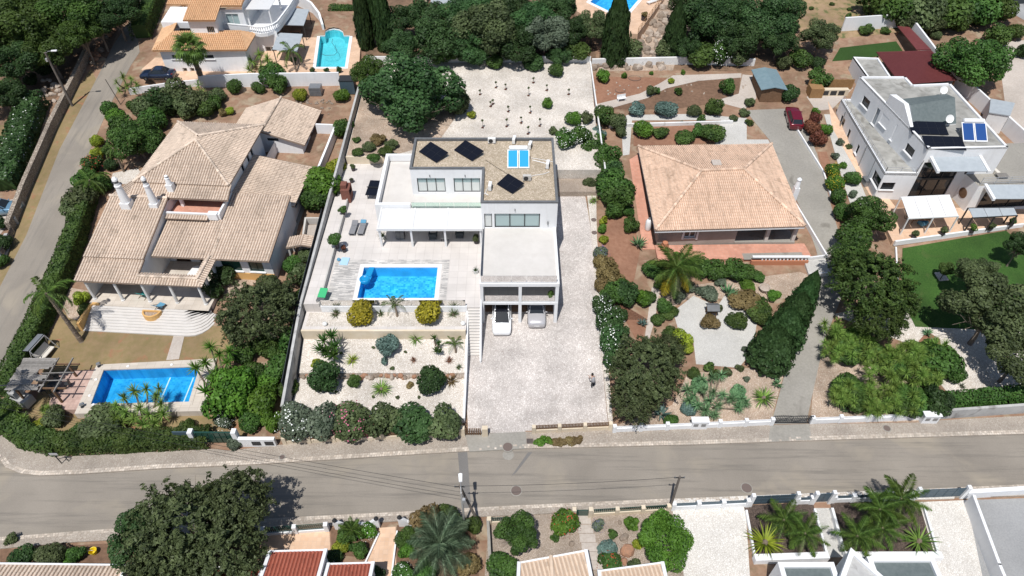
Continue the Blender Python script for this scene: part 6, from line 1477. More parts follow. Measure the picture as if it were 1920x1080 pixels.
for x in (-43.9,-42.6,-41.3,-40.0): MB().box(x-.05,x+.05,35.6,39.4,2.76,2.88).build('rafter', 'old_wood', t)
for k in range(17):
    y = 35.75 + k * .21; gone = k in (3,4,8,9,10) ; x1 = -42.3 - rnd.random()*.1 if gone else -41.6 + rnd.random()*.5
    m = MB(); m.t = .8 + rnd.random()*.5; m.box(-44.3 - rnd.random()*.15, x1, y, y + .19, 2.89, 2.92 + rnd.random()*.02); m.build('board', 'old_wood', t)
for y, x0, x1 in ((37.55,-42.0,-39.1), (36.7,-42.0,-39.4), (36.2,-45,-42)): MB().bar((x0,y,2.95), (x1,y+.1,2.95), .07).build('loose_batten', 'old_wood', t)
t = thing('dining_table', (-41.5,37.4,.72), 'dark round table under the weathered pergola', 'table')
MB().lathe((0,0,0), [(.3,0), (.05,.05), (.05,.68), (.6,.7), (.62,.74)], 18).build('table', 'metal_dark', t, local=True)
for i, a in enumerate((20,110,200,290)):
    t = thing('garden_chair', (-41.5 + math.cos(R(a)), 37.4 + math.sin(R(a)), .72), 'dark garden chair drawn up to the table under the weathered pergola', 'chair', 'chairs under the weathered pergola', rz=R(a-90))
    MB().box(-.22,.22,-.22,.22,.42,.46).build('seat', 'metal_dark', t, local=True)
    MB().box(-.22,.22,.18,.22,.46,.88).build('backrest', 'metal_dark', t, local=True)
    for x in (-.19,.19):
        for y in (-.19,.19): MB().bar((x,y,0), (x,y,.42), .04).build('leg', 'metal_dark', t, local=True)
p = at(88,668); t = thing('swing_seat', (p.x,p.y,p.z+.03), 'garden swing seat with pale cushions beside the long hedge', 'swing seat', rz=R(78))
m = MB()
for s_ in (-1,1): m.bar((s_*1.1,-.6,0), (s_*1.0,0,1.9), .06); m.bar((s_*1.1,.6,0), (s_*1.0,0,1.9), .06)
m.bar((-1.0,0,1.9), (1.0,0,1.9), .06); m.build('frame', 'metal_light', t, local=True)
MB().box(-.85,.85,-.5,.05,.42,.55).build('seat', 'fabric_cream', t, local=True, bevel=.04)
MB().slab([(-.85,.06,.6), (.85,.06,.6), (.85,.3,1.1), (-.85,.3,1.1)], .12).build('backrest', 'fabric_cream', t, local=True)
MB().slab([(-1.05,.1,1.98), (1.05,.1,1.98), (1.05,.75,1.86), (-1.05,.75,1.86)], .04).build('canopy', 'metal_grey', t, local=True)
p = at(46,752,.5); t = thing('stone_barbecue', (p.x,p.y,.3), 'grey stone barbecue beside the weathered pergola', 'barbecue', rz=R(-20))
MB().box(-.8,.8,-.5,.5,0,.9).build('base', 'grey_wall', t, local=True)
MB().box(-.7,.0,-.4,.5,.9,1.7).build('hood', 'grey_wall', t, local=True); MB().box(-.6,-.1,-.43,-.39,.95,1.4).build('opening', 'metal_dark', t, local=True)
for px, py, lab in ((186,687,'dark poolside spotlight at the top corner of the deep blue pool'), (155,763,'dark poolside spotlight at the lower corner of the deep blue pool')):
    p = at(px,py,LPZ); t = thing('spotlight', (p.x,p.y,LPZ), lab, 'lamp'); MB().lathe((0,0,0), [(.16,0), (.16,.05), (.04,.06), (.04,.3)], 10).build('stand', 'metal_dark', t, local=True); MB().bar((-.12,0,.3), (.2,.1,.38), .22, .2).build('lamp_head', 'metal_grey', t, local=True)
for k, (px,py) in enumerate(((240,687),(322,684),(180,712),(168,742),(175,759))):
    p = at(px,py,LPZ+.03); ob = MB().lathe((0,0,0), [(.13,0), (.13,.05), (.06,.06)], 12).build('skimmer_lid', 'white_plastic', org=(0,0,0)); ob.location = (p.x,p.y,LPZ+.035 if k < 4 else LPZ+.04); tag(ob, 'small white round lid on the stone deck of the deep blue pool', 'lid', 'white lids on the pool deck')
m = MB(); m.tube([at(x,y,TPZ-.1) for x,y in ((624,73),(622,80),(630,90),(632,98),(627,103),(610,104),(603,101))], .03, 5); tag(m.build('cleaner_hose', 'steel_blue', org=at(624,73,TPZ-.1)), 'curved dark cleaner hose floating on the turquoise pool', 'hose')
for x in (-32.6,-30.4): MB().box(x,x+.12,35.95,39.85,LPZ-1.49,LPZ-1.47).build('lane_line', 'white_plastic', bpy.data.objects['swimming_pool.001'])
def pergola_flat(name, pts, z0, z1, roofm, postm, label, panels):
    c = sum((Vector((p[0], p[1], 0)) for p in pts), Vector()) / 4; c.z = z0; t = thing(name, c, label, 'pergola')
    A, B, C_, D = (Vector((p[0], p[1], z1)) for p in pts); up2 = Vector((0,0,.25))
    for k in range(panels):
        a, b = (k + .015) / panels, (k + .985) / panels
        MB().slab([A.lerp(B, a), A.lerp(B, b), D.lerp(C_, b) + up2, D.lerp(C_, a) + up2], .05).build('roof_panel', roofm, t)
    for p in (A, B, A.lerp(B, .5), C_ + up2, D + up2): MB().bar((p.x,p.y,z0), (p.x,p.y,p.z-.03), .12).build('post', postm, t)
    m = MB(); m.bar(A + Vector((0,0,-.06)), B + Vector((0,0,-.06)), .12); m.bar(D + up2 + Vector((0,0,-.06)), C_ + up2 + Vector((0,0,-.06)), .12); m.build('beam', postm, t)
pergola_flat('patio_pergola', ((42.2,56.6),(47.7,57.0),(48.1,60.3),(42.6,59.9)), 2.7, 5.0, 'white_plastic', 'white_paint', 'white-roofed pergola with four panels on the peach patio', 4)
pergola_flat('patio_pergola', ((49.4,57.1),(54.4,57.5),(54.4,58.5),(49.4,58.4)), 2.7, 4.7, 'blue_grey_sheet', 'metal_dark', 'dark grey pergola beside the white-roofed one on the peach patio', 3)
p = at(1728,421,2.75); seat('armchair', (p.x,p.y,2.7), R(20), 'fabric_blue', 'blue cushioned armchair at the front of the white-roofed pergola', .75, .7)
p = at(1697,415,2.7); t = thing('bicycle', (p.x,p.y,2.7), 'dark bicycle leaning at the corner of the white-roofed pergola', 'bicycle', rz=R(75))
for x in (-.52,.52):
    m = MB(Matrix.Translation((x,0,.34)) @ Matrix.Rotation(R(90), 4, 'X')); pts = [(.31*math.cos(R(a)), .31*math.sin(R(a)), 0) for a in range(0,361,24)]; m.tube(pts, .025, 5, False); m.build('wheel', 'rubber', t, local=True)
m = MB()
for a, b in (((-.52,0,.34),(-.1,0,.36)), ((-.1,0,.36),(-.2,0,.85)), ((-.52,0,.34),(-.18,0,.75)), ((-.1,0,.36),(.38,0,.78)), ((-.19,0,.78),(.38,0,.82)), ((.38,0,.9),(.52,0,.34))): m.bar(a, b, .035)
m.build('frame', 'metal_dark', t, local=True); MB().box(-.32,-.08,-.07,.07,.86,.92).build('saddle', 'rubber', t, local=True); m = MB(); m.bar((.36,-.25,.98), (.36,.25,.98), .03); m.bar((.37,0,.85), (.36,0,.98), .03); m.build('handlebar', 'metal_dark', t, local=True)
t = thing('dining_table', (45,58.6,2.7), 'dark dining table in the shade of the white-roofed pergola', 'table')
MB().box(-1.1,1.1,-.5,.5,.7,.76).build('table_top', 'brown_wood', t, local=True)
for x in (-1,1):
    for y in (-.4,.4): MB().bar((x,y,0), (x,y,.7), .07).build('leg', 'brown_wood', t, local=True)
p = at(1828,318,Rz); t = thing('terrace_sofa', (p.x+.6,p.y,Rz-.1), 'beige corner sofa on the roof terrace of the modern house', 'sofa', rz=R(10))
m = MB(); m.box(-1.5,1.5,-.4,.4,0,.42); m.box(1.1,1.5,-1.2,-.4,0,.42); m.build('seat', 'fabric_cream', t, local=True, bevel=.03)
MB().box(-1.5,1.5,.25,.42,.42,.75).build('backrest', 'fabric_cream', t, local=True)
t = thing('terrace_table', (54.2,62.2,Rz-.1), 'low slatted table in front of the beige terrace sofa', 'table')
for k in range(6): MB().box(-.6,.6,-.4+k*.135,-.29+k*.135,.3,.34).build('slat', 'old_wood', t, local=True)
m = MB()
for x in (-.5,.5):
    for y in (-.3,.3): m.bar((x,y,0), (x,y,.3), .06)
m.build('frame', 'metal_grey', t, local=True)
t = thing('round_mirror', (50.9,61.5,3.8), 'brown round ornament hung on the white wall of the modern house', 'ornament'); m = MB(Matrix.Translation((50.75,61.9,4.3)) @ Matrix.Rotation(R(-80), 4, 'Z') @ Matrix.Rotation(R(90), 4, 'X')); m.lathe((0,0,0), [(.55,-.03), (.6,.02), (.5,.05), (.1,.06)], 20); m.build('disc', 'brown_wood', t)
p = at(1623,348,2.9); t = thing('garden_box', (p.x,p.y,2.75), 'dark grey storage box beside the lower corner of the modern house', 'box', rz=R(5)); MB().box(-.5,.5,-.5,.5,0,1.1).build('body', 'metal_grey', t, local=True, bevel=.03); MB().box(-.54,.54,-.54,.54,1.1,1.18).build('lid', 'dark_coping', t, local=True)
p = at(1560,178); t = thing('outdoor_kitchen', p, 'honey wood fence and counter of the outdoor kitchen behind the red car', 'counter')
MB().box(-1.9,1.9,-.3,.3,0,.9).build('counter', 'cream_wall', t, local=True)
for k in range(3): MB().box(-1.5+k*1.05,-.7+k*1.05,-.33,-.29,.15,.75).build('opening', 'metal_dark', t, local=True)
for k in range(24): MB().box(-3.1+k*.25,-2.87+k*.25,1.1,1.16,0,1.6+.02*(k%3)).build('board', 'honey_wood', t, local=True)
MB().box(-3.3,-1.6,-.8,.6,0,1.3).build('log_store', 'honey_wood', t, local=True)
p = at(1332,590); t = thing('bird_house', p, 'small dark-roofed garden house on posts in the pale gravel court', 'garden house')
for x in (-.45,.45):
    for y in (-.3,.3): MB().bar((x,y,0), (x,y,1.1), .08).build('post', 'brown_wood', t, local=True)
MB().box(-.5,.5,-.35,.35,.55,.95).build('box', 'brown_wood', t, local=True)
for s_ in (-1,1): MB().slab([(-.62,0,1.42), (.62,0,1.42), (.62,s_*.55,1.1), (-.62,s_*.55,1.1)], .06).build('roof_slope', 'dark_coping', t, local=True)
p = at(1366,606); ob = None; t = thing('garden_ball', p, 'dark blue ball lying on the pale gravel court', 'ball'); MB().lathe((0,0,.22), [(.02,-.22), (.15,-.16), (.22,0), (.15,.16), (.02,.22)], 14).build('ball', 'steel_blue', t, local=True, smooth=True)
p = at(1432,545); t = thing('stone_urn', p, 'round pale stone urn in the sandy bed below the bungalow', 'urn'); MB().lathe((0,0,0), [(.3,0), (.5,.25), (.58,.5), (.5,.5), (.42,.38)], 16).build('bowl', 'pale_rock', t, local=True); MB().lathe((.35,-.5,0), [(.25,0), (.3,.2), (.1,.35)], 12).build('stone', 'rock', t, local=True)
p = at(1245,468,2.3); t = thing('terracotta_pot', (p.x,p.y,2.3), 'big orange clay jar at the bungalow corner', 'jar'); MB().lathe((0,0,0), [(.25,0), (.45,.35), (.42,.7), (.25,.95), (.3,1.05), (.2,1.02)], 16).build('jar', 'terracotta', t, local=True, smooth=True)
p = at(1216,420,3.2); t = thing('gas_bottle', (p.x,p.y,T(p.x,p.y)+.1), 'white gas cylinder on the terracotta walk beside the bungalow', 'gas bottle'); MB().lathe((0,0,0), [(.3,0), (.34,.1), (.34,1.15), (.2,1.4), (.08,1.45)], 14).build('cylinder', 'white_plastic', t, local=True, smooth=True); MB().lathe((0,0,0), [(.12,1.44), (.14,1.6), (.1,1.6)], 10).build('valve_guard', 'metal_grey', t, local=True)
p = at(178,1037); t = thing('yellow_bucket', (p.x,p.y,.05), 'yellow bucket on the dry ground below the street', 'bucket'); MB().lathe((0,0,0), [(.2,0), (.28,.4), (.3,.42), (.26,.4), (.18,.05)], 14).build('bucket', 'yellow_plastic', t, local=True); MB().tube([(.29*math.cos(R(a)), -.1, .42 + .25*math.sin(R(a))) for a in range(0,181,20)], .012, 5).build('handle', 'metal_grey', t, local=True)
p = at(985,827,.13); t = thing('drain_cover', (p.x+.4,p.y,.13), 'square brown drain cover beside the pavement planter', 'drain'); MB().box(-.3,.3,-.25,.25,-.05,.02).build('frame', 'manhole', t, local=True)
for k in range(5): MB().box(-.24+k*.1,-.19+k*.1,-.2,.2,.02,.03).build('bar', 'metal_dark', t, local=True)
for px, py, lab in ((609,607,'white globe lamp at the left end of the gravel shelf'), (868,606,'white globe lamp at the right end of the gravel shelf')):
    p = at(px,py,SHELFZ+.2); t = thing('globe_lamp', (p.x,p.y,SHELFZ), lab, 'lamp'); MB().lathe((0,0,.2), [(.05,-.2), (.2,-.12), (.24,0), (.2,.12), (.03,.2)], 14).build('globe', 'white_plastic', t, local=True, smooth=True)
for px, py, lab in ((1113,414,'round dark grate in the pale strip beside the drive, upper one'), (1114,438,'round dark grate in the pale strip beside the drive, lower one')):
    p = at(px,py); t = thing('tree_grate', (p.x,p.y,p.z+.14), lab, 'grate'); MB().lathe((0,0,0), [(.3,0), (.3,.03), (.22,.035)], 16).build('grate', 'manhole', t, local=True)
p = at(1165,190); t = thing('garden_bench', (p.x,p.y,p.z+.05), 'white garden bench beside the zigzag path', 'bench', rz=R(15)); MB().box(-.6,.6,-.2,.2,.4,.45).build('seat', 'white_plastic', t, local=True); MB().box(-.6,.6,.2,.25,.45,.85).build('backrest', 'white_plastic', t, local=True)
for x in (-.5,.5): MB().box(x-.04,x+.04,-.2,.2,0,.4).build('leg', 'white_plastic', t, local=True)
p = at(1222,6,FPZ);
for k, dx in enumerate((0,1.2)):
    t = thing('sun_lounger', (p.x+dx,p.y+dx*.8,FPZ), 'white slatted lounger on the far peach terrace', 'sun lounger', 'loungers on the far terrace', rz=R(-55))
    for j in range(8): MB().box(-.3,.3,-.9+j*.2,-.75+j*.2,.3,.34).build('slat', 'white_plastic', t, local=True)
    m = MB()
    for x in (-.28,.28): m.bar((x,-.9,.28), (x,.7,.28), .05); m.bar((x,-.8,0), (x,-.8,.28), .05); m.bar((x,.6,0), (x,.6,.28), .05)
    m.build('frame', 'white_plastic', t, local=True)
for px, py, r, lab in ((1190,147,.85,'loop of dark hose lying on the upper red soil bed'), (1163,170,.7,'loop of hose beside the zigzag path')):
    p = at(px,py); ob = MB().tube([(r*math.cos(R(a)), r*.8*math.sin(R(a)), .06) for a in range(0,350,15)], .03, 5).build('garden_hose', 'manhole', org=(0,0,0)); ob.location = p; tag(ob, lab, 'hose')
# == person on the drive
pp = at(1111,727); t = thing('person', (pp.x,pp.y,pp.z+.035), 'person in grey top and dark trousers bending forward at the drive edge', 'person', rz=R(115))
def skin_body(name, nodes, edges, mat, parent, root=0):
    me = bpy.data.meshes.new(name); me.from_pydata([n[:3] for n in nodes], edges, []); me.materials.append(MATS[mat])
    ob = bpy.data.objects.new(name, me); col.objects.link(ob); ob.parent = parent
    sk = ob.modifiers.new('skin', 'SKIN');
    sv = me.skin_vertices[0].data if me.skin_vertices else None
    if sv is None:
        bpy.context.view_layer.objects.active = ob; sv = me.skin_vertices[0].data
    for i, n in enumerate(nodes): sv[i].radius = (n[3], n[4] if len(n) > 4 else n[3]); sv[i].use_root = (i == root)
    sb = ob.modifiers.new('sub', 'SUBSURF'); sb.levels = 1; sb.render_levels = 2; sk.use_smooth_shade = True
    return ob
N_ = [(0,0,.92,.15,.12), (.05,0,1.12,.14,.11), (.16,0,1.36,.16,.11), (.22,0,1.47,.06), (.28,0,1.6,.09,.085), (.30,0,1.7,.085,.08),
      (.17,.17,1.38,.055), (.32,.22,1.14,.042), (.55,.14,1.08,.034), (.63,.11,1.08,.03), (.17,-.17,1.38,.055), (.3,-.22,1.12,.042), (.53,-.13,1.05,.034), (.61,-.1,1.05,.03),
      (0,.1,.84,.085), (.04,.11,.47,.06), (-.02,.11,.09,.042), (.14,.12,.04,.035), (0,-.1,.84,.085), (.08,-.11,.47,.06), (.04,-.11,.09,.042), (.2,-.12,.04,.035)]
E_ = [(0,1),(1,2),(2,3),(3,4),(4,5),(2,6),(6,7),(7,8),(8,9),(2,10),(10,11),(11,12),(12,13),(0,14),(14,15),(15,16),(16,17),(0,18),(18,19),(19,20),(20,21)]
for base, s_ in ((9,1),(13,-1)):
    b = N_[base]
    for j, (dy, l_) in enumerate(((-.03,.07),(-.012,.085),(.008,.08),(.027,.065),(.045,.045))):
        i0 = len(N_); N_.append((b[0]+.045, b[1]+dy*s_, b[2]-.005, .009)); N_.append((b[0]+.045+l_, b[1]+dy*s_*1.2, b[2]-.03, .008)); E_ += [(base,i0),(i0,i0+1)]
try:
    body = skin_body('body', N_, E_, 'skin', t)
except Exception as ex:
    print('skin failed', ex)
MB().lathe((.285,0,1.66), [(.03,-.14), (.105,-.1), (.118,0), (.1,.09), (.04,.14)], 14, 1.05, .95).build('hair', 'hair_dark', t, local=True, smooth=True)
MB().lathe((.395,0,1.63), [(.005,-.03), (.018,-.02), (.008,.03)], 6).build('nose', 'skin', t, local=True)
m = MB(); m.tube([(-.0,0,.9), (.04,0,1.05), (.1,0,1.25), (.17,0,1.42)], [.19,.175,.195,.12], 14); m.tube([(.17,.15,1.39), (.26,.21,1.24)], [.075,.06], 8); m.tube([(.17,-.15,1.39), (.25,-.21,1.24)], [.075,.06], 8); m.build('shirt', 'cloth_grey', t, local=True, smooth=True)
m = MB()
m.tube([(0,0,.95), (0,0,.8)], [.185,.17], 12)
m.tube([(0,.09,.86), (.04,.11,.47), (-.02,.11,.12)], [.105,.08,.065], 10); m.tube([(0,-.09,.86), (.08,-.11,.47), (.04,-.11,.12)], [.105,.08,.065], 10); m.build('trousers', 'cloth_black', t, local=True, smooth=True)
for x, y in ((.06,.115), (.12,-.115)): MB().lathe((x,y,0), [(.09,0), (.1,.03), (.07,.09), (.03,.1)], 12, 1.5, .6).build('shoe', 'cloth_white', t, local=True, smooth=True)
# == foliage meshes (unit size, shared by copies)
def leaf_quad(m, c, n, s, rg, asp=1.6):
    t = n.cross(Vector((rg.uniform(-1,1), rg.uniform(-1,1), rg.uniform(-1,1))))
    if t.length < 1e-3: t = Vector((1,0,0))
    t.normalize(); b = n.cross(t).normalized(); a = t * s * asp * .5; b = b * s * .5
    m.f((m.v(c - a), m.v(c - b), m.v(c + a), m.v(c + b)))
def rdir(rg):
    while True:
        v = Vector((rg.uniform(-1,1), rg.uniform(-1,1), rg.uniform(-1,1)))
        if .1 < v.length < 1: return v.normalized()
def crown_mesh(seed, nleaf, leaf, nlobe, lobe_r=(.30,.46), spread=.62, clip=-.8, inner=.12, asp=1.6, tight=.0):
    rg = random.Random(seed); m = MB(); lobes = []
    for k in range(nlobe):
        if k == 0: d, rr = Vector((0,0,-.05)), .52
        else:
            d = rdir(rg); d.z = abs(d.z) * .9 - .18; d = d.normalized() * spread * rg.uniform(.72, 1.2); rr = rg.uniform(*lobe_r)
        lobes.append((d, rr, rg.uniform(0, .55)))
    tot = sum(r * r for _, r, _ in lobes)
    for d, rr, tn in lobes:
        cnt = int(nleaf * rr * rr / tot)
        for _ in range(cnt):
            v = rdir(rg); q = rg.random()
            rad = rr * (rg.uniform(.86, 1.06) if q > inner else rg.uniform(.45, .86))
            rad *= 1 + .16 * noise.noise(v * 2.6 + d * 5)
            c = d + v * rad
            if c.z < clip: continue
            if q > inner and any((c - d2).length < r2 * .8 for d2, r2, _ in lobes if d2 is not d): continue
            n = (v + rdir(rg) * .75 + Vector((0,0,.25))).normalized()
            m.t = min(1, max(0, tn + rg.random() * .55))
            leaf_quad(m, c, n, leaf * rg.uniform(.7, 1.35), rg, asp)
    return m.mesh('crown')
def feather_mesh(seed, nleaf, leaf):
    rg = random.Random(seed); m = MB()
    for _ in range(nleaf // 26):
        d = rdir(rg); d.z = abs(d.z) * 1.1 - .35; d.normalize(); tn = rg.uniform(0, .5)
        rad = rg.uniform(.55, 1.0) * (1 + .32 * noise.noise(d * 2.7 + Vector((seed, 0, 0)))); c0 = d * rad; ax = (d + rdir(rg) * .7 - Vector((0,0,.25))).normalized()
        L = rg.uniform(.14, .26)
        for k in range(26):
            f = k / 26; c = c0 + ax * L * (f - .4) - Vector((0,0, .1 * f * f)) + rdir(rg) * .045
            m.t = min(1, tn + rg.random() * .5); leaf_quad(m, c, (d + rdir(rg) * .9).normalized(), leaf * rg.uniform(.6, 1.3), rg, 2.2)
    return m.mesh('crown')
def conifer_mesh(seed, nleaf, leaf, taper=.55):
    rg = random.Random(seed); m = MB()
    for _ in range(nleaf):
        h = rg.random() ** .9; a = rg.uniform(0, 2 * math.pi)
        r = (math.sin(math.pi * min(1, h * taper + .35)) ** .8) * (1 - h ** 5) * (1 + .34 * noise.noise(Vector((math.cos(a) * 3.4, math.sin(a) * 3.4, h * 9 + seed))))
        r *= rg.uniform(.82, 1.03); v = Vector((math.cos(a), math.sin(a), .35))
        m.t = min(1, .3 + .35 * noise.noise(Vector((math.cos(a) * 3, math.sin(a) * 3, h * 9))) + rg.random() * .45)
        leaf_quad(m, Vector((r * math.cos(a), r * math.sin(a), -1 + 2 * h)), (v + rdir(rg) * .7).normalized(), leaf * rg.uniform(.7, 1.3), rg, 1.5)
    return m.mesh('crown')
def rosette_mesh(seed, n, length, width, emin, emax, bend=.25, seg=3):
    rg = random.Random(seed); m = MB()
    for k in range(n):
        az = k * 2.39996 + rg.uniform(-.2, .2); el = R(rg.uniform(emin, emax)); L = length * rg.uniform(.8, 1.1); m.t = rg.random()
        side = Vector((-math.sin(az), math.cos(az), 0)); prev = None; pos = Vector((0,0,0)); e = el
        for s_ in range(seg + 1):
            f = s_ / seg; w = width * (1 - f) ** .8 * (.75 + .5 * min(1, f * 4)); a, b = pos - side * w, pos + side * w
            ids = (m.v(a), m.v(b))
            if prev: m.f((prev[0], prev[1], ids[1], ids[0]))
            prev = ids; d = Vector((math.cos(az) * math.cos(e), math.sin(az) * math.cos(e), math.sin(e))); pos = pos + d * L / seg; e -= bend / seg * (1.4 - math.sin(el))
    return m.mesh('rosette')
def frond_mesh(seed, L=1.0, nl=34, leaf=.28, droop=1.25, width=.011):
    rg = random.Random(seed); m = MB(); pos = Vector((0,0,0)); e = .75; pts = []
    for k in range(nl + 1): pts.append((pos.copy(), e)); pos = pos + Vector((math.cos(e), 0, math.sin(e))) * L / nl; e -= droop / nl * (.6 + .8 * k / nl)
    m.t = .6; prev = None
    for k, (p, e) in enumerate(pts):
        w = .014 * (1 - .7 * k / nl); ids = (m.v(p - Vector((0, w, 0))), m.v(p + Vector((0, w, 0))))
        if prev: m.f((prev[0], prev[1], ids[1], ids[0]))
        prev = ids
        if k < 2: continue
        f = k / nl; ll = leaf * (math.sin(math.pi * (f * .85 + .12)) ** .7)
        for s_ in (-1, 1):
            for r_ in range(1):
                d = Vector((.55 + .25 * f, s_ * .85, rg.uniform(-.35, .22))).normalized(); d = Matrix.Rotation(-e, 3, 'Y') @ d
                q = p + d * ll * rg.uniform(.8, 1.1); mid = p + d * ll * .5 + Vector((0,0,.01)); x = Vector((1,0,0)) * width
                m.t = rg.random(); q = q - Vector((0,0, ll * .25))
                m.f((m.v(p - x * .5), m.v(p + x * .5), m.v(mid + x), m.v(q)))
    return m.mesh('frond')
def fan_mesh(seed):
    rg = random.Random(seed); m = MB(); m.t = .5; m.face([(0,-.012,0), (.5,-.01,.05), (.5,.01,.05), (0,.012,0)])
    for k in range(17):
        a = R(-115 + k * 230 / 16); b = a + R(7); L = .5 * rg.uniform(.88, 1.05); m.t = rg.random()
        c0 = Vector((.48,0,.05)); mid = lambda t_, l_, dz: c0 + Vector((math.cos(t_) * l_, math.sin(t_) * l_, dz))
        m.face([c0, mid(a - R(6.5), L * .6, .02), mid((a + b) / 2 - R(3), L, -.1 - .08 * rg.random()), mid(b, L * .6, .02)])
    return m.mesh('fan_leaf')
CM = [crown_mesh(s, 17000, .048, 34, (.15,.34), .73) for s in (11, 12, 13)]
BM = [crown_mesh(s, 4200, .10, 11, (.34,.5), .5, -.75) for s in (21, 22, 23, 24)]
RM = [crown_mesh(s, 3600, .095, 5, (.5,.62), .3, -.85) for s in (31, 32)]
SM = [crown_mesh(s, 900, .19, 6, (.34,.5), .5, -.7) for s in (41, 42, 43)]
FM = [feather_mesh(s, 16000, .040) for s in (51, 52)]
KM = [conifer_mesh(s, 9000, .10) for s in (61, 62)]
YM = [rosette_mesh(s, 64, 1.0, .04, -50, 80, .4) for s in (71, 72)]
GM = [rosette_mesh(s, 26, 1.0, .085, 5, 75, -.15) for s in (73, 74)]
DM = [rosette_mesh(s, 52, 1.0, .04, 4, 50, .7) for s in (75,)]
FR = [frond_mesh(s) for s in (81, 82, 83)]
FL = [frond_mesh(s, 1.0, 30, .20, 1.9) for s in (84, 85)]
FN = [fan_mesh(s) for s in (91, 92)]
def flowers_mesh(seed, n, s):
    rg = random.Random(seed); m = MB()
    for _ in range(n):
        v = rdir(rg); v.z = abs(v.z) * 1.2 - .35; v.normalize(); leaf_quad(m, v * rg.uniform(.84, 1.08), (v + rdir(rg) * .4).normalized(), s * rg.uniform(.7, 1.4), rg, 1.1)
    return m.mesh('flowers')
WF = flowers_mesh(5, 120, .075)
for me in CM + BM + RM + SM + FM + KM + YM + GM + DM + FR + FL + FN + [WF]: me.materials.append(MATS['leaf_mid'])
def stem_mesh(seed, n):
    rg = random.Random(seed); m = MB()
    for k in range(n):
        a = k * 2.4; r = rg.uniform(.25, .6); m.tube([(.04*math.cos(a), .04*math.sin(a), -.12), (r*.35*math.cos(a), r*.35*math.sin(a), .45), (r*math.cos(a), r*math.sin(a), 1.0)], [.055, .035, .012], 5)
    return m.mesh('stem')
ST = [stem_mesh(1, 5), stem_mesh(2, 4)]
def trunk_mesh(seed):
    rg = random.Random(seed); m = MB(); m.tube([(0,0,-.12), (.03,.02,.3), (.0,.04,.62)], [.085,.06,.05], 8)
    for k in range(6):
        a = k * 1.05 + rg.uniform(-.3,.3); r = rg.uniform(.28,.5); z = rg.uniform(.9,1.25)
        for j in range(4): q = a + rg.uniform(-.5,.5); w = rg.uniform(.9,1.2); m.tube([(r*.4*math.cos(a), r*.4*math.sin(a), .75), (w*.6*math.cos(q), w*.6*math.sin(q), 1.0), (w*math.cos(q), w*math.sin(q), rg.uniform(.9,1.5))], [.014,.009,.004], 4)
        m.tube([(0,.04,.5), (r*.4*math.cos(a), r*.4*math.sin(a), .75), (r*math.cos(a), r*math.sin(a), z), (r*1.5*math.cos(a+.3), r*1.5*math.sin(a+.3), z+.2)], [.042,.03,.018,.006], 6)
    return m.mesh('trunk')
TR = [trunk_mesh(s) for s in (1, 2)]
for me in ST + TR: me.materials.append(MATS['bark'])
_c = [0]
ORD = 'first second third fourth fifth sixth seventh eighth ninth tenth eleventh twelfth thirteenth fourteenth fifteenth sixteenth'.split()
def pick(L): _c[0] += 1; return L[_c[0] % len(L)]
def place(px, py, zoff, z):
    zf = T if z is None else (z if callable(z) else (lambda x, y: z))
    p = at(px, py, lambda x, y: zf(x, y) + zoff); return Vector((p.x, p.y, zf(p.x, p.y)))
def shrub(px, py, r, label, mat='leaf_mid', hr=1.0, mesh=None, z=None, group=None, name='shrub', cat='shrub', flower=None, ry=None):
    if r > 7: r *= 1.1
    b = place(px, py, .6, z); rm = r * mpp(b); b = place(px, py, rm * hr * .62, z)
    sx, sy, sz = rm, (ry * mpp(b) if ry else rm * rnd.uniform(.9, 1.1)), rm * hr
    me = pick(mesh or (BM if rm > .7 else SM)); rz = rnd.uniform(0, 6.28) if not ry else rnd.choice((0, math.pi))
    t = thing(name, b, label, cat, group, rz=rz)
    inst(me, 'foliage', mat, t, (0,0,sz*.66), (0,0,0), (sx, sy, sz))
    if rm > .55: inst(pick(ST), 'stem', None, t, (0,0,0), (0,0,0), (sx*.7, sy*.7, sz*.9))
    if flower: inst(WF, 'flowers', flower, t, (0,0,sz*.68), (0,0,0), (sx, sy, sz))
    return t
def tree(px, py, r, hc, label, mat='leaf_mid', vr=.85, mesh=None, z=None, group=None, ry=None, name='tree'):
    b = place(px, py, hc, z); c = Vector((b.x, b.y, b.z + hc)); rm = r * mpp(c); sy = ry * mpp(c) if ry else rm
    rz = rnd.uniform(0, 6.28) if not ry else 0
    t = thing(name, b, label, 'tree', group, rz=rz)
    inst(pick(TR), 'trunk', None, t, (0,0,0), (0,0,0), (rm*.8, rm*.8, hc*.8))
    inst(pick(mesh or CM), 'crown', mat, t, (0,0,hc), (0,0,0), (rm, sy, rm * vr))
    return t
def cypress(bx, by, h, r, label, mat='leaf_dark', z=None, group=None, name='cypress', ry=None):
    b = at(bx, by, z); t = thing(name, b, label, 'tree', group, rz=rnd.uniform(0, 6.28) if not ry else 0)
    MB().tube([(0,0,-.3), (0,0,h*.5)], [.16,.05], 7).build('trunk', 'bark', t, local=True)
    inst(pick(KM), 'crown', mat, t, (0,0,h*.5+.15), (0,0,0), (r, ry or r, h*.5))
    return t
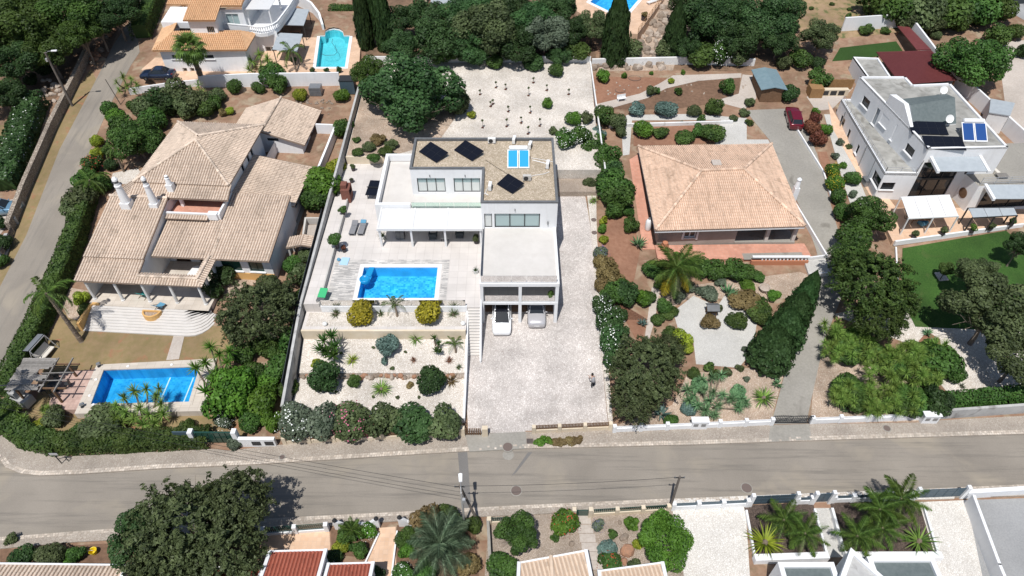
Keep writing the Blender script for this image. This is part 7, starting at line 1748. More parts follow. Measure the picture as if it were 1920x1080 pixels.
def yucca(px, py, heads, label, mat='leaf_yucca', size=.62, z=None, name='yucca', group=None, mesh=None, cat='plant'):
    b = at(px, py, z); t = thing(name, b, label, cat, group)
    for dx, dy, h in heads:
        p = at(px + dx, py + dy, b.z + h) - b
        inst(pick(mesh or YM), 'rosette', mat, t, p, (rnd.uniform(-.25,.25), rnd.uniform(-.25,.25), rnd.uniform(0,6.28)), size * rnd.uniform(.85, 1.15))
        if h > .3:
            MB().tube([(p.x*.35, p.y*.35, -.1), (p.x*.8, p.y*.8, p.z*.5), p], [.1,.08,.06], 6).build('stem', 'palm_bark', t, local=True)
    return t
def rosette(px, py, r, label, mat, mesh, z=None, lift=.1, group=None, name='agave', cat='plant', core=None):
    b = place(px, py, lift, z); rm = 1.3 * r * mpp(b); b = place(px, py, rm * .3, z)
    t = thing(name, b, label, cat, group); inst(pick(mesh), 'rosette', mat, t, (0,0,lift), (0,0,rnd.uniform(0,6.28)), rm)
    MB().lathe((0,0,0), [(rm*.16,-.1), (rm*.2,lift), (rm*.08,lift+rm*.2)], 8).build('heart', core or 'palm_bark', t, local=True)
    return t
def palm(bx, by, tx, ty, h, n, flen, label, mat='leaf_palm', mesh=None, r=.2, el=(-35, 60), z=None, fan=False, extra=None):
    b = at(bx, by, z); c = at(tx, ty, b.z + h) - b; t = thing('palm_tree', b, label, 'palm')
    m = MB(); k = 9; pts = [Vector((c.x*f*f*.4 + c.x*f*.6, c.y*f*f*.4 + c.y*f*.6, c.z*f)) for f in [i/k for i in range(k+1)]]
    rr = []
    P2 = []
    for i, q in enumerate(pts):
        P2 += [q, q + Vector((0,0,.06))]; rr += [r * (1.25 - .5*i/k), r * (1.05 - .5*i/k)]
    m.tube([pts[0] - Vector((0,0,.3))] + P2, [r*1.3] + rr, 10); m.build('trunk', 'palm_bark', t, local=True)
    for i in range(n):
        az = i * 2.39996; e = R(el[1] + (el[0] - el[1]) * (i + .5) / n)
        L = flen * rnd.uniform(.88, 1.08)
        inst(pick(mesh or FR), 'frond' if not fan else 'fan_leaf', (extra if extra and i > n * .8 else mat), t, c, (0, -e + (.55 if not fan else 0), az), L)
    return t
def hedge(name, pts, w, h, mat, label, px=True, z=None, leaf=.13, dens=95, flower=None, cat='hedge', h2=None, round_=.12):
    P = [at(p[0], p[1], z) if px else Vector((p[0], p[1], (T(p[0], p[1]) if z is None else z))) for p in pts]
    m = MB(); fl = MB(); rg = random.Random(len(label)); org = P[0]
    for a, b in zip(P, P[1:]):
        d = (b - a); L = d.length; u = Vector((d.x, d.y, 0)).normalized(); n = Vector((-u.y, u.x, 0))
        for _ in range(int(dens * L * (w + 2 * h))):
            s = rg.uniform(-w*.3, L + w*.3); q = rg.uniform(0, w + 2 * h)
            f = max(0, min(1, s / L)); base = a.lerp(b, f) + u * (s - f * L)
            wob = 1 + .06 * noise.noise(base * .9) + .03 * noise.noise(base * 2.5)
            if q < w: o = q - w/2; zz = h * wob; nn = Vector((0,0,1));
            else:
                sd = -1 if q < w + h else 1; zz = ((q - w) % h) * wob; o = sd * w/2 * (1 - round_ * (zz / h) ** 2); nn = n * sd + Vector((0,0,.3))
            c = base + n * o * wob + Vector((0,0, zz - (.12*h if q < w and abs(o) > w*.38 else 0))) + rdir(rg) * .04
            m.t = min(1, max(0, .3 + .5 * noise.noise(c * .8) + rg.random() * .5))
            leaf_quad(m, c, (nn + rdir(rg) * .7).normalized(), leaf * rg.uniform(.7, 1.4), rg)
            if flower and rg.random() < .028: leaf_quad(fl, c + nn * .05, (nn + rdir(rg) * .4).normalized(), leaf * .8, rg, 1.1)
    t = thing(name, org, label, cat)
    m.build('foliage', mat, t)
    if flower: fl.build('flowers', flower, t)['kind'] = 'stuff'
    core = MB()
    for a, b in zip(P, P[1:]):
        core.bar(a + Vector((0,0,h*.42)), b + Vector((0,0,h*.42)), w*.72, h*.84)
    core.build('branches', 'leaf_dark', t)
    return t
def rock_mesh(seed):
    bm = bmesh.new(); bmesh.ops.create_icosphere(bm, subdivisions=2, radius=1)
    for v in bm.verts: v.co *= 1 + .28 * noise.noise(v.co * 1.2 + Vector((seed, 0, 0))) + .1 * noise.noise(v.co * 3 + Vector((0, seed, 0)))
    me = bpy.data.meshes.new('rock'); bm.to_mesh(me); bm.free(); me.materials.append(MATS['rock']); return me
RK = [rock_mesh(s) for s in (1, 4, 9, 16)]
def rock(px, py, r, label, mat='rock', z=None, group=None, name='boulder', fl=.7):
    b = at(px, py, z); rm = r * mpp(b); ob = inst(pick(RK), name, mat, None, b + Vector((0,0,rm*.25)), (rnd.uniform(-.3,.3), rnd.uniform(-.3,.3), rnd.uniform(0,6.28)), (rm, rm*rnd.uniform(.7,1), rm*fl))
    return tag(ob, label, 'rock', group)
# == trees and plants: central plot
tree(775,186,97,4.2,'huge rounded carob tree behind the white villa','leaf_carob',.8, ry=90, name='carob_tree')
tree(858,192,34,2.2,'smaller olive-green tree leaning over the white gravel on the right of the carob','leaf_olive',.8, mesh=BM)
tree(690,140,34,3.0,'dark pine-like tree at the corner of the turquoise pool wall','leaf_pine',1.0)
for px, py, r, lab, mat, hr in ((676,588,29,'left golden clipped globe shrub below the pool','leaf_gold',.95), (804,588,29,'right golden clipped globe shrub below the pool','leaf_gold',.95)):
    shrub(px,py,r,lab,mat,hr,RM,SHELFZ)
rosette(629,587,12,'dark bronze flax tuft at the left end of the gravel shelf','leaf_olive',YM,SHELFZ,name='flax_plant'); rosette(713,588,9,'small spiky tuft between the left golden globe and the little palm','leaf_hedge',YM,SHELFZ,name='flax_plant'); rosette(850,588,12,'dark bronze flax tuft at the right end of the gravel shelf','leaf_olive',YM,SHELFZ,name='flax_plant')
palm(745,593,740,572,.9,9,1.5,'young feather palm between the two golden globes','leaf_palm',FL,.1,(5,75),SHELFZ)
yucca(615,652,((-8,-12,1.6),(6,-22,2.0),(14,-2,1.2),(-4,8,.7),(10,14,.6),(-14,4,.9)),'tall bird-of-paradise clump by the long grey wall','leaf_mid',.95,UB,'banana_plant',mesh=GM)
shrub(728,650,24,'blue-green rounded shrub in the upper gravel bank','leaf_blue',.8,None,UB); shrub(720,678,9,'small blue-green tuft below the blue-green shrub','leaf_blue',.8,None,UB)
rosette(779,633,15,'pale green spiky rosette under the tan retaining wall','leaf_yucca',YM,UB); yucca(818,648,((-4,-14,1.0),(4,-4,.8),(0,10,.3),(8,12,.3)),'upright glossy plant with yellow leaf tips in the gravel bank','leaf_mid',.55,UB,'glossy_plant',mesh=GM)
palm(855,660,852,645,.5,10,1.25,'small green fan of palm fronds beside the stairs','leaf_palm',FL,.1,(5,70),UB)
rosette(660,674,13,'yellow-green tuft beside the bird-of-paradise clump','leaf_lime',YM,UB,name='flax_plant'); rosette(775,675,7,'little reddish tuft in the middle of the gravel bank','leaf_rust',YM,UB,name='flax_plant'); rosette(842,675,9,'little reddish tuft near the stairs foot','leaf_rust',YM,UB,name='flax_plant'); rosette(860,688,7,'tiny green tuft near the white side wall','leaf_mid',YM,UB,name='flax_plant')
shrub(593,682,11,'yellow-green small bush left of the dark rounded shrub','leaf_lime',.8,None,UB)
shrub(611,710,34,'large dark green rounded shrub at the left of the lower gravel','leaf_dark',.95,None,LB); shrub(805,714,27,'large dark green rounded shrub at the right of the lower gravel','leaf_dark',1.0,None,LB)
shrub(665,716,15,'small olive-yellow round bush in the lower gravel','leaf_hedge',.8,None,LB)
rosette(715,729,19,'sago palm rosette in the middle of the lower gravel','leaf_yucca',DM,LB,.25,name='sago_palm'); rosette(845,713,16,'dry brown grass tuft beside the right dark shrub','leaf_dry',YM,LB,name='grass_tuft'); shrub(768,722,9,'low dry weed patch in the lower gravel','leaf_dry',.4,SM,LB)
for i, (px, r, mat, fl, lab) in enumerate(((556,38,'leaf_grey','flower_white','white-flowering oleander at the left end of the street hedge'), (608,36,'leaf_grey',None,'grey-green oleander second from the left in the street hedge'), (660,38,'leaf_olive','flower_pink','pink-flowering oleander in the street hedge'), (720,37,'leaf_olive',None,'dull green oleander in the middle of the street hedge'), (774,37,'leaf_carob',None,'blue-green oleander right of the middle of the street hedge'), (835,34,'leaf_olive',None,'large olive-green oleander at the drive end of the street hedge'))):
    shrub(px,793,r,lab,mat,.95,None,LB,'street hedge of oleanders',flower=fl,ry=None)
for i, (px, py, r) in enumerate(((700,652,4),(640,662,4),(760,660,4),(690,700,4),(745,745,5),(700,744,4),(785,745,4),(630,735,4),(820,692,5),(735,690,5),(708,694,5),(795,690,5))):
    shrub(px,py,r,'tiny dark weed on the white gravel of the front garden','leaf_olive',.6,SM,UB if py < 692 else LB,'weeds on the front gravel')
for k in range(60):
    rm = rnd.uniform(.2,.36); ob = inst(pick(RK), 'stone', rnd.choice(('pale_rock','rock','pale_rock','orange_rock')), None, (-19.5 + k*.255, 38.72 + rnd.uniform(-.16,.16), .95 + rnd.uniform(-.05,.12)), (rnd.random(), rnd.random(), rnd.uniform(0,6)), (rm, rm*.7, rm*.7))
    tag(ob, 'rough tan stone in the row between the two gravel banks', 'rock', 'stone row in the front garden')
def potted(px, py, z, r, label, mat, mesh=None, pot='dark_pot', h=.4, flower=None, pr=.25):
    p = at(px, py, z); t = thing('potted_plant', (p.x,p.y,z if not callable(z) else p.z), label, 'plant')
    MB().lathe((0,0,0), [(pr*.75,0), (pr,h), (pr*1.06,h+.03), (pr*.85,h+.02), (pr*.8,h-.06)], 14).build('pot', pot, t, local=True)
    rm = r * mpp(p); inst(pick(mesh or SM), 'foliage', mat, t, (0,0,h+rm*.6) if mesh not in (YM, GM, DM) else (0,0,h), (0,0,rnd.uniform(0,6)), rm)
    if flower: inst(WF, 'flowers', flower, t, (0,0,h+rm*.6), (0,0,0), rm)
potted(644,402,CPZ+.45,9,'round green bush in the raised bed above the loungers','leaf_mid'); potted(633,465,CPZ+.45,15,'bushy small tree in the raised bed beside the terrace','leaf_mid',BM,h=.7)
potted(663,320,CPZ,6,'dark potted shrub against the grey wall by the back patio','leaf_olive'); potted(660,342,CPZ,5,'small spiky pot plant beside the barbecue','leaf_olive',YM)
potted(718,448,CPZ,12,'tall potted plant at the left post of the louvred pergola','leaf_olive',YM,'white_plastic'); potted(893,456,CPZ,9,'potted plant at the right end of the louvred pergola','leaf_olive',None,'dark_pot'); potted(892,512,CPZ,9,'spiky potted plant against the villa side wall','leaf_hedge',YM,'white_plastic'); potted(646,472,CPZ,6,'pinkish bush at the foot of the planter wall','leaf_rust')
potted(1031,562,CPZ+.012,9,'leafy potted plant on the balcony corner above the silver car','leaf_mid',None,'white_plastic')
for px, py, r, lab, mat in ((1042,132,14,'green bush against the rear wall of the white gravel garden','leaf_mid'), (1027,195,11,'pale green bush in the middle of the white gravel garden','leaf_bright'), (1074,222,15,'bright green young palm-like bush near the garden divider','leaf_bright'), (1130,144,14,'bright green bush at the corner of the red soil terrace','leaf_bright'), (1037,247,9,'dark scrubby bush behind the gravel roof','leaf_olive'), (1060,262,20,'large oleander with white flowers behind the gravel roof','leaf_mid'), (1088,255,20,'white-flowering bush right of the large oleander','leaf_mid'), (1122,252,14,'blue-grey cushion bush by the garden divider','leaf_blue'), (884,215,9,'small yellow-green shrub under the carob on the white gravel','leaf_lime'), (1100,222,13,'dark brown-green bush along the divider','leaf_olive')):
    shrub(px,py,r,lab,mat,1.0,None,REAR if px < 1106 else None,flower='flower_white' if 'white' in lab and 'flower' in lab else None)
def sapling(px, py, h, label, z, mat='leaf_rust'):
    b = at(px, py, z); t = thing('sapling', b, label, 'sapling', 'bare saplings on the white gravel'); m = MB(); m.tube([(0,0,-.1), (.03,0,h*.5), (-.02,.03,h)], [.035,.025,.01], 5)
    for k in range(5): a = k*1.3; zz = h*(.45+.1*k); m.tube([(0,0,zz), (.22*math.cos(a),.22*math.sin(a),zz+.22)], [.014,.005], 4)
    m.build('stem', 'bark', t, local=True); inst(pick(SM), 'foliage', mat, t, (0,0,.08), (0,0,0), (.2,.2,.1)); inst(pick(SM), 'twig_leaves', 'leaf_olive', t, (0,0,h*.85), (0,0,0), (.18,.18,.2))
for i, (px, py) in enumerate(sorted(((1025,170),(1066,178),(991,180),(994,212),(953,210),(1012,237),(977,231),(948,168),(920,200),(924,196),(990,252),(905,240),(950,238),(900,178),(930,165),(1000,156)))):
    sapling(px,py,rnd.uniform(.7,1.4),ORD[i] + ' bare sapling from the left on the white gravel',REAR)
for i, (px, py, r, mat) in enumerate(((690,275,14,'leaf_olive'),(708,262,16,'leaf_dry'),(672,285,12,'leaf_hedge'),(722,285,15,'leaf_hedge'),(700,297,13,'leaf_mid'),(735,272,14,'leaf_olive'),(668,262,9,'leaf_hedge'),(740,296,10,'leaf_olive'))):
    shrub(px,py,r,'weedy bush in the rough bed behind the back patio',mat,.6,None,REAR,'weeds in the rough bed')
for px, py, r, lab, mat, fl in ((1108,278,22,'dark bush at the top of the drive beside the stone steps','leaf_mid',None), (1140,300,26,'tall green bush near the rear corner of the drive','leaf_mid',None), (1150,345,32,'big dark glossy bush along the drive, upper one','leaf_mid',None), (1160,378,30,'big dark glossy bush along the drive, lower one','leaf_mid',None), (1105,345,13,'small grey-green bush in the pale strip beside the drive','leaf_olive',None), (1183,423,17,'dark round bush beside the terracotta walk','leaf_mid',None), (1130,430,10,'yellow-green hedge bush along the pale strip, upper','leaf_bright',None), (1132,450,10,'yellow-green hedge bush along the pale strip, lower','leaf_lime',None), (1128,475,15,'violet-blue flowering bush beside the drive','leaf_grey','flower_violet'), (1140,508,24,'dry pinkish brown bush beside the drive','leaf_dry',None), (1160,545,26,'dark clipped bush right of the dry pinkish bush','leaf_mid',None), (1173,552,26,'very dark round conifer bush near the sand path','leaf_dark',None), (1202,560,17,'bright green round bush touching the dark conifer bush','leaf_bright',None)):
    shrub(px,py,r,lab,mat,1.0,None,None,flower=fl)
for px, py, r, lab in ((1129,572,20,'first white-flowering oleander along the lower drive'), (1142,604,25,'second white-flowering oleander along the lower drive'), (1150,640,27,'third white-flowering oleander along the lower drive'), (1158,672,25,'fourth white-flowering oleander along the lower drive')):
    shrub(px,py,r,lab,'leaf_carob',1.1,None,None,'oleander row along the drive',flower='flower_white')
rosette(1112,378,10,'spiky green rosette in the pale strip beside the drive','leaf_yucca',YM,None,.3); rosette(1197,458,18,'large green agave at the foot of the terracotta walk','leaf_agave',GM,None,.2)
i = 0
for px, py, r, mat in ((1122,262,15,'leaf_mid'),(1128,285,17,'leaf_mid'),(1128,315,20,'leaf_mid'),(1148,322,20,'leaf_carob'),(1138,338,18,'leaf_bright'),(1140,362,20,'leaf_mid'),(1170,355,20,'leaf_mid'),(1150,398,18,'leaf_mid'),(1178,398,12,'leaf_mid'),(1130,415,10,'leaf_lime'),(1128,492,16,'leaf_dry'),(1150,525,22,'leaf_dry'),(1130,535,16,'leaf_dry'),(1140,560,18,'leaf_mid'),(1158,590,18,'leaf_carob'),(1165,625,16,'leaf_carob')):
    i += 1; shrub(px,py,r,ORD[i-1] + ' bush counted down the dense planting right of the drive',mat,1.05,None,None,'dense planting right of the drive')
i = 0
for px, py, r, mat in ((205,205,16,'leaf_mid'),(228,245,26,'leaf_mid'),(285,225,24,'leaf_mid'),(290,265,24,'leaf_mid'),(205,285,14,'leaf_hedge'),(318,200,24,'leaf_dark'),(272,200,22,'leaf_olive'),(350,205,22,'leaf_olive'),(390,205,18,'leaf_hedge'),(160,350,22,'leaf_mid'),(188,345,18,'leaf_mid'),(140,400,22,'leaf_olive'),(180,265,12,'leaf_lime'),(400,195,16,'leaf_mid')):
    i += 1; shrub(px,py,r,ORD[i-1] + ' bush of the thick planting between the tiled villa and the side road',mat,1.1,None,None,'planting behind the tiled villa')
i = 0
for px, py, r, mat in ((1215,560,18,'leaf_mid'),(1240,535,16,'leaf_mid'),(1235,600,14,'leaf_hedge'),(1290,540,14,'leaf_grey'),(1255,625,16,'leaf_hedge'),(1285,655,16,'leaf_lime'),(1300,700,14,'leaf_hedge'),(1310,725,18,'leaf_agave'),(1380,600,20,'leaf_hedge'),(1350,530,12,'leaf_grey'),(1430,600,20,'leaf_hedge'),(1385,735,16,'leaf_agave'),(1290,765,16,'leaf_blue'),(1420,520,14,'leaf_mid'),(1260,790,14,'leaf_mid')):
    i += 1; shrub(px,py,r,ORD[i-1] + ' low shrub filling the beds around the pale gravel court',mat,.7,None,None,'shrubs around the gravel court')
i = 0
for px, py, r, mat in ((440,620,20,'leaf_mid'),(455,660,24,'leaf_mid'),(500,650,26,'leaf_hedge'),(475,700,24,'leaf_mid'),(520,665,20,'leaf_mid'),(505,720,24,'leaf_bright'),(535,690,18,'leaf_hedge'),(470,790,22,'leaf_mid'),(510,790,22,'leaf_bright'),(440,830,14,'leaf_grey'),(150,810,16,'leaf_mid'),(350,800,16,'leaf_hedge'),(560,560,16,'leaf_mid'),(500,530,18,'leaf_olive')):
    i += 1; shrub(px,py,r,ORD[i-1] + ' bush in the overgrown strip between the deep blue pool and the grey wall',mat,1.0,None,None,'overgrown strip by the grey wall')
# == bungalow garden
palm(1268,553,1268,502,3.2,22,3.1,'large feather palm with drooping fronds in front of the bungalow','leaf_palm',FR,.35,(-45,60),extra='leaf_yellowfrond')
for px, py, r, lab in ((1225,505,20,'dark bush at the left foot of the big feather palm'), (1310,500,24,'clipped hedge bush right of the big feather palm'), (1345,505,24,'middle clipped hedge bush below the bungalow porch'), (1378,507,24,'clipped hedge bush before the openwork balustrade'), (1405,510,17,'last clipped hedge bush at the balustrade end')):
    shrub(px,py,r,lab,'leaf_mid',.8,None,None,'hedge below the bungalow')
for k, (bx, by, h, r) in enumerate(((1438,680,4.9,1.95),(1462,645,4.9,1.8),(1481,613,4.7,1.5),(1497,585,4.4,1.2),(1509,562,4.0,.9))): cypress(bx,by,h,r,ORD[k] + ' clipped conifer, counted from the street, in the slanting row along the concrete drive','leaf_carob',group='clipped conifers by the concrete drive',name='conifer')
tree(1212,690,66,3.4,'wide dark olive tree near the street wall of the bungalow','leaf_olive',.75,FM,ry=78,name='olive_tree'); tree(1190,745,48,2.6,'drooping olive foliage nearest the street beside the oleanders','leaf_olive',.8,FM); tree(1255,655,32,3.0,'small olive crown touching the pale gravel court','leaf_olive',.8,FM)
shrub(1275,640,22,'bright lime feathery bush at the left of the gravel court','leaf_lime',1.0); shrub(1245,575,16,'dark green bush beside the sand path','leaf_mid'); shrub(1272,558,15,'grey cushion shrub at the upper edge of the gravel court','leaf_grey',.7); shrub(1255,585,17,'low olive cushion left of the gravel court','leaf_hedge',.5); shrub(1330,605,19,'dry brown-green cushion in the gravel court below the little garden house','leaf_dry',.6); shrub(1345,577,11,'grey cushion beside the little garden house','leaf_olive',.6); shrub(1325,550,22,'grey-green low bush at the top of the gravel court','leaf_grey',.5)
for px, py, r, lab, mat in ((1400,565,30,'left half of the wide brown-green groundcover by the clipped conifers','leaf_dry'), (1425,580,28,'right half of the wide brown-green groundcover by the clipped conifers','leaf_hedge'), (1402,535,16,'bright green bush in the sandy bed','leaf_bright'), (1450,555,16,'light green bush behind the clipped conifers','leaf_bright')):
    shrub(px,py,r,lab,mat,.5)
rosette(1365,548,18,'pale green agave left of the bright green bush','leaf_agave',GM,None,.2); rosette(1375,558,12,'small pale agave at the edge of the groundcover','leaf_agave',GM,None,.2); rosette(1204,607,12,'blue-green agave by the red bed','leaf_blue',GM,None,.15)
for px, py, r, lab, mat in ((1328,688,12,'first round cushion below the gravel court','leaf_hedge'), (1341,702,12,'second round cushion below the gravel court','leaf_hedge'), (1365,697,11,'third round cushion below the gravel court','leaf_olive'), (1387,690,9,'fourth round cushion below the gravel court','leaf_olive')):
    shrub(px,py,r,lab,mat,.8)
for k, (px, py) in enumerate(((1402,665),(1396,655),(1412,680),(1400,710),(1408,650))): shrub(px,py,7,'silver-grey prickly pear pad cluster beside the clipped conifers','leaf_grey',1.2,SM,None,'prickly pears by the conifer',name='prickly_pear',cat='cactus')
yucca(1330,760,((-40,-30,.9),(-28,-18,1.2),(-10,-30,1.4),(8,-24,1.3),(25,-20,1.0),(40,-12,1.0),(-22,0,1.2),(0,-8,1.3),(18,0,1.0),(-6,10,.9),(10,18,.6),(-38,-8,.8),(55,5,.6),(-14,-48,1.3),(6,-52,1.2),(22,-56,1.0)),'spread of pale green yucca heads near the street wall','leaf_agave',.82)
yucca(1385,752,((-10,-8,.7),(6,-4,.8),(14,4,.5),(0,8,.4)),'small yucca group right of the pale yucca spread','leaf_agave',.7)
rosette(1432,746,22,'sago palm with brown heart beside the concrete drive','leaf_yucca',DM,None,.35,name='sago_palm'); rosette(1456,720,13,'green agave on the stony bed beside the concrete drive','leaf_agave',GM,None,.15); rosette(1240,775,18,'blue-grey aloe clump under the yuccas by the street wall','leaf_blue',GM,None,.15)
# == terraced beds behind
for px, py, r, lab, mat, hr in ((1194,205,17,'blue-green succulent clump left on the stone-edged terrace','leaf_blue',.8), (1248,205,20,'large blue-green succulent clump right on the stone-edged terrace','leaf_blue',.8), (1220,172,12,'grey-green bush beside the zigzag path','leaf_olive',.9), (1232,170,8,'small green bush right of the grey-green bush on the path','leaf_mid',1.0), (1172,142,7,'little green bush by the pale rear wall','leaf_bright',1.1), (1258,152,7,'small lime standard bush on the soil terrace','leaf_lime',1.2), (1272,172,8,'green bush on the dark soil terrace','leaf_mid',1.1), (1363,165,15,'dark orange tree at the right of the soil terrace','leaf_mid',1.2), (1280,136,6,'small bush on top of the pale rear wall','leaf_bright',.9), (1221,137,5,'tiny bush on the pale rear wall','leaf_bright',1.0), (1132,220,22,'olive-brown bush at the left foot of the zigzag path','leaf_hedge',1.0), (1155,228,20,'grey-green bush right of the olive-brown bush','leaf_olive',.9), (1165,250,12,'dark bush beside the grey gravel path','leaf_olive',1.0), (1205,242,18,'bright green round bush in the red bed behind the bungalow','leaf_bright',1.0), (1240,250,16,'low olive shrub in the red bed behind the bungalow','leaf_hedge',.6), (1285,258,20,'low green shrub in the middle of the red bed behind the bungalow','leaf_hedge',.6), (1310,245,16,'broad-leaved green plant in the red bed behind the bungalow','leaf_mid',.8), (1335,250,22,'brown-green shrub at the right of the red bed behind the bungalow','leaf_hedge',.8), (1314,222,8,'clipped green ball by the grey gravel path','leaf_mid',1.0), (1277,230,5,'tiny dark cushion by the grey gravel path','leaf_olive',.9), (1300,208,14,'dark low bush along the path wall, left','leaf_olive',.8), (1340,203,20,'dark low bush along the path wall, right','leaf_hedge',.8), (1375,222,9,'grey-green cushion on the grey gravel','leaf_olive',.8), (1395,212,10,'dark cushion beside the concrete drive top','leaf_olive',.8), (1405,230,9,'small dark cushion at the drive edge','leaf_hedge',.7), (1406,193,11,'dark bush below the garden shed','leaf_olive',.8), (1480,175,18,'dark bush right of the garden shed','leaf_dark',1.1)):
    shrub(px,py,r,lab,mat,hr)
for i in range(26):
    px, py = rnd.choice(((1150,160),(1180,166),(1210,164),(1240,168),(1300,165),(1310,175),(1115,175),(1140,172),(1350,182),(1385,160)))
    rock(px + rnd.uniform(-14,14), py + rnd.uniform(-6,6), rnd.uniform(1.3,2.6), 'small pale edging stone on the soil terraces', 'pale_rock', None, 'edging stones on the soil terraces', 'stone')
# == woodland behind, rocks, cypresses
for px, py, r, hc, lab, mat, mesh in ((745,40,34,3.4,'dark tree behind the two tall cypresses','leaf_dark',CM), (875,85,44,2.8,'green tree in front of the broad grey-green one','leaf_carob',CM), (1000,40,46,3.6,'green tree above the silvery olive','leaf_carob',CM), (1065,60,36,3.0,'dark tree between the silvery olive and the tall cypress','leaf_dark',CM), (905,15,46,4.0,'green tree on the top edge over the wood','leaf_carob',CM), (832,100,32,2.0,'low green tree right above the carob','leaf_mid',CM), (1050,106,24,1.6,'dark low tree beside the green bush at the rear wall','leaf_carob',CM), (835,75,58,3.2,'dense dark tree left in the wood behind the carob','leaf_carob',CM), (905,62,66,4.0,'broad grey-green tree in the middle of the wood','leaf_olive',CM), (965,88,46,2.6,'dark green tree low in the wood behind the white gravel wall','leaf_dark',CM), (1020,66,48,3.4,'silvery olive tree in the wood right of the middle','leaf_grey',CM), (1082,94,26,2.0,'lime-tinted bush tree at the right edge of the wood','leaf_hedge',BM), (800,30,40,3.2,'tree at the top of the wood beside the cypresses','leaf_carob',CM), (950,20,52,3.5,'dark tree at the top edge of the wood','leaf_dark',CM), (1045,20,44,3.4,'green tree at the top edge near the bright blue pool','leaf_carob',CM), (1110,50,36,2.6,'rounded grey-green tree left of the tall cypress','leaf_olive',CM), (890,100,34,2.0,'lower dark tree above the rear wall','leaf_carob',CM), (760,95,42,2.6,'green tree between the cypresses and the carob','leaf_carob',CM), (930,116,20,1.4,'bright bush at the foot of the wood','leaf_mid',BM), (1000,116,24,1.4,'dark bush at the foot of the wood by the rear wall','leaf_dark',BM), (860,25,40,3.4,'dark tree right of the cream veranda','leaf_carob',CM)):
    tree(px,py,r,hc,lab,mat,.85,mesh)
for bx, by, h, r, lab in ((688,90,10.5,1.1,'left one of two tall slim cypresses above the turquoise pool'), (724,92,11,1.25,'right one of two tall slim cypresses above the turquoise pool'), (1150,116,10.5,1.75,'tall dark cypress in front of the bright blue pool'), (1258,106,8.0,1.35,'dark cypress at the right edge of the boulder slope'), (704,60,9,.9,'slim cypress between the two tall ones')):
    cypress(bx,by,h,r,lab,'leaf_dark')
for px, py, r, lab, mat in ((1178,92,22,'dark rounded bush at the foot of the tall cypress','leaf_olive'), (1244,95,18,'grey-green bush at the foot of the right cypress','leaf_olive'), (1315,103,26,'low yellow-green shrub above the pale rear wall','leaf_hedge'), (1350,105,24,'white-flowering bush above the pale rear wall','leaf_mid'), (1385,108,18,'grey bush behind the garden shed','leaf_olive')):
    shrub(px,py,r,lab,mat,1.1,flower='flower_white' if 'flowering' in lab else None)
for px, py, r, hc, lab, mat in ((1290,90,26,2.0,'dark low tree beside the right cypress','leaf_dark'), (1380,75,44,2.8,'dark tree below the two large ones','leaf_carob'), (1460,80,34,2.6,'green tree over the shed roof','leaf_carob'), (1300,10,44,3.4,'dark tree at the top above the boulder slope','leaf_dark'), (1470,15,40,3.4,'green tree at the top beside the dry slope','leaf_carob'), (1325,45,58,3.4,'large dark tree right of the boulder slope','leaf_dark'), (1432,45,55,3.8,'large fresh green tree above the garden shed','leaf_carob'), (1375,20,44,3.2,'dark tree between the two large ones at the top','leaf_dark'), (1540,70,36,2.8,'grey-green rounded tree on the back lawn','leaf_olive'), (1825,118,62,3.4,'large fresh green tree above the white hut','leaf_mid')):
    tree(px,py,r,hc,lab,mat,.9)
for i in range(120):
    py = rnd.uniform(14,130); px = (1204 + (64 - py) * .72 if py < 64 else 1204 - (py - 64) * .35) + rnd.uniform(0, 62)
    if i > 100: px, py = rnd.uniform(1112,1200), rnd.uniform(118,132)
    rock(px,py,rnd.uniform(4,8.5),'brown boulder in the rocky bank below the far peach terrace',rnd.choice(('rock','rock','pale_rock')),None,'boulders below the far terrace',fl=.9)
i = 0
for px, py, r, mat in ((1640,8,34,'leaf_hedge'),(1650,30,18,'leaf_dry'),(1665,-10,34,'leaf_mid'),(1690,20,38,'leaf_mid'),(1705,42,24,'leaf_olive'),(1720,-8,42,'leaf_hedge'),(1735,28,38,'leaf_olive'),(1747,44,24,'leaf_olive'),(1775,-8,42,'leaf_mid'),(1785,24,38,'leaf_hedge'),(1800,42,22,'leaf_hedge'),(1828,18,38,'leaf_mid'),(1832,-14,38,'leaf_carob'),(1860,-8,32,'leaf_mid'),(1870,20,30,'leaf_hedge')):
    i += 1; shrub(px,py,r,ORD[i-1] + ' evergreen bush from the left in the hillside thicket at the top right',mat,1.0,None,None,'thicket at the top right')
for px, py, r in ((1522,15,6),(1593,17,6),(1590,30,8),(1603,35,6),(1608,48,8),(1625,45,14),(1645,48,6),(1625,58,14),(1495,30,8),(1560,8,6),(1660,58,10)): shrub(px,py,r,'low green scrub clump on the dry slope at the top','leaf_hedge',.6,SM if r < 10 else BM,None,'scrub on the dry slope')
for px, py, r, lab, mat in ((1499,112,22,'yellow-green bush right of the shed','leaf_hedge'),(1535,150,22,'low green bush near the honey wood fence','leaf_mid'),(1533,118,14,'dark low bush under the rounded lawn tree','leaf_dark'),(1470,120,16,'grey bush behind the shed','leaf_olive'),(1755,66,10,'bush by the dark mesh fence','leaf_olive'),(1870,68,24,'bush mass right of the mesh fence','leaf_hedge'),(1905,60,18,'bush at the upper right edge','leaf_hedge'),(1918,98,16,'dark round bush on the right edge of the sandy lot','leaf_dark'),(1862,224,6,'yellow-green weed beside the white hut','leaf_lime')):
    shrub(px,py,r,lab,mat,.9)
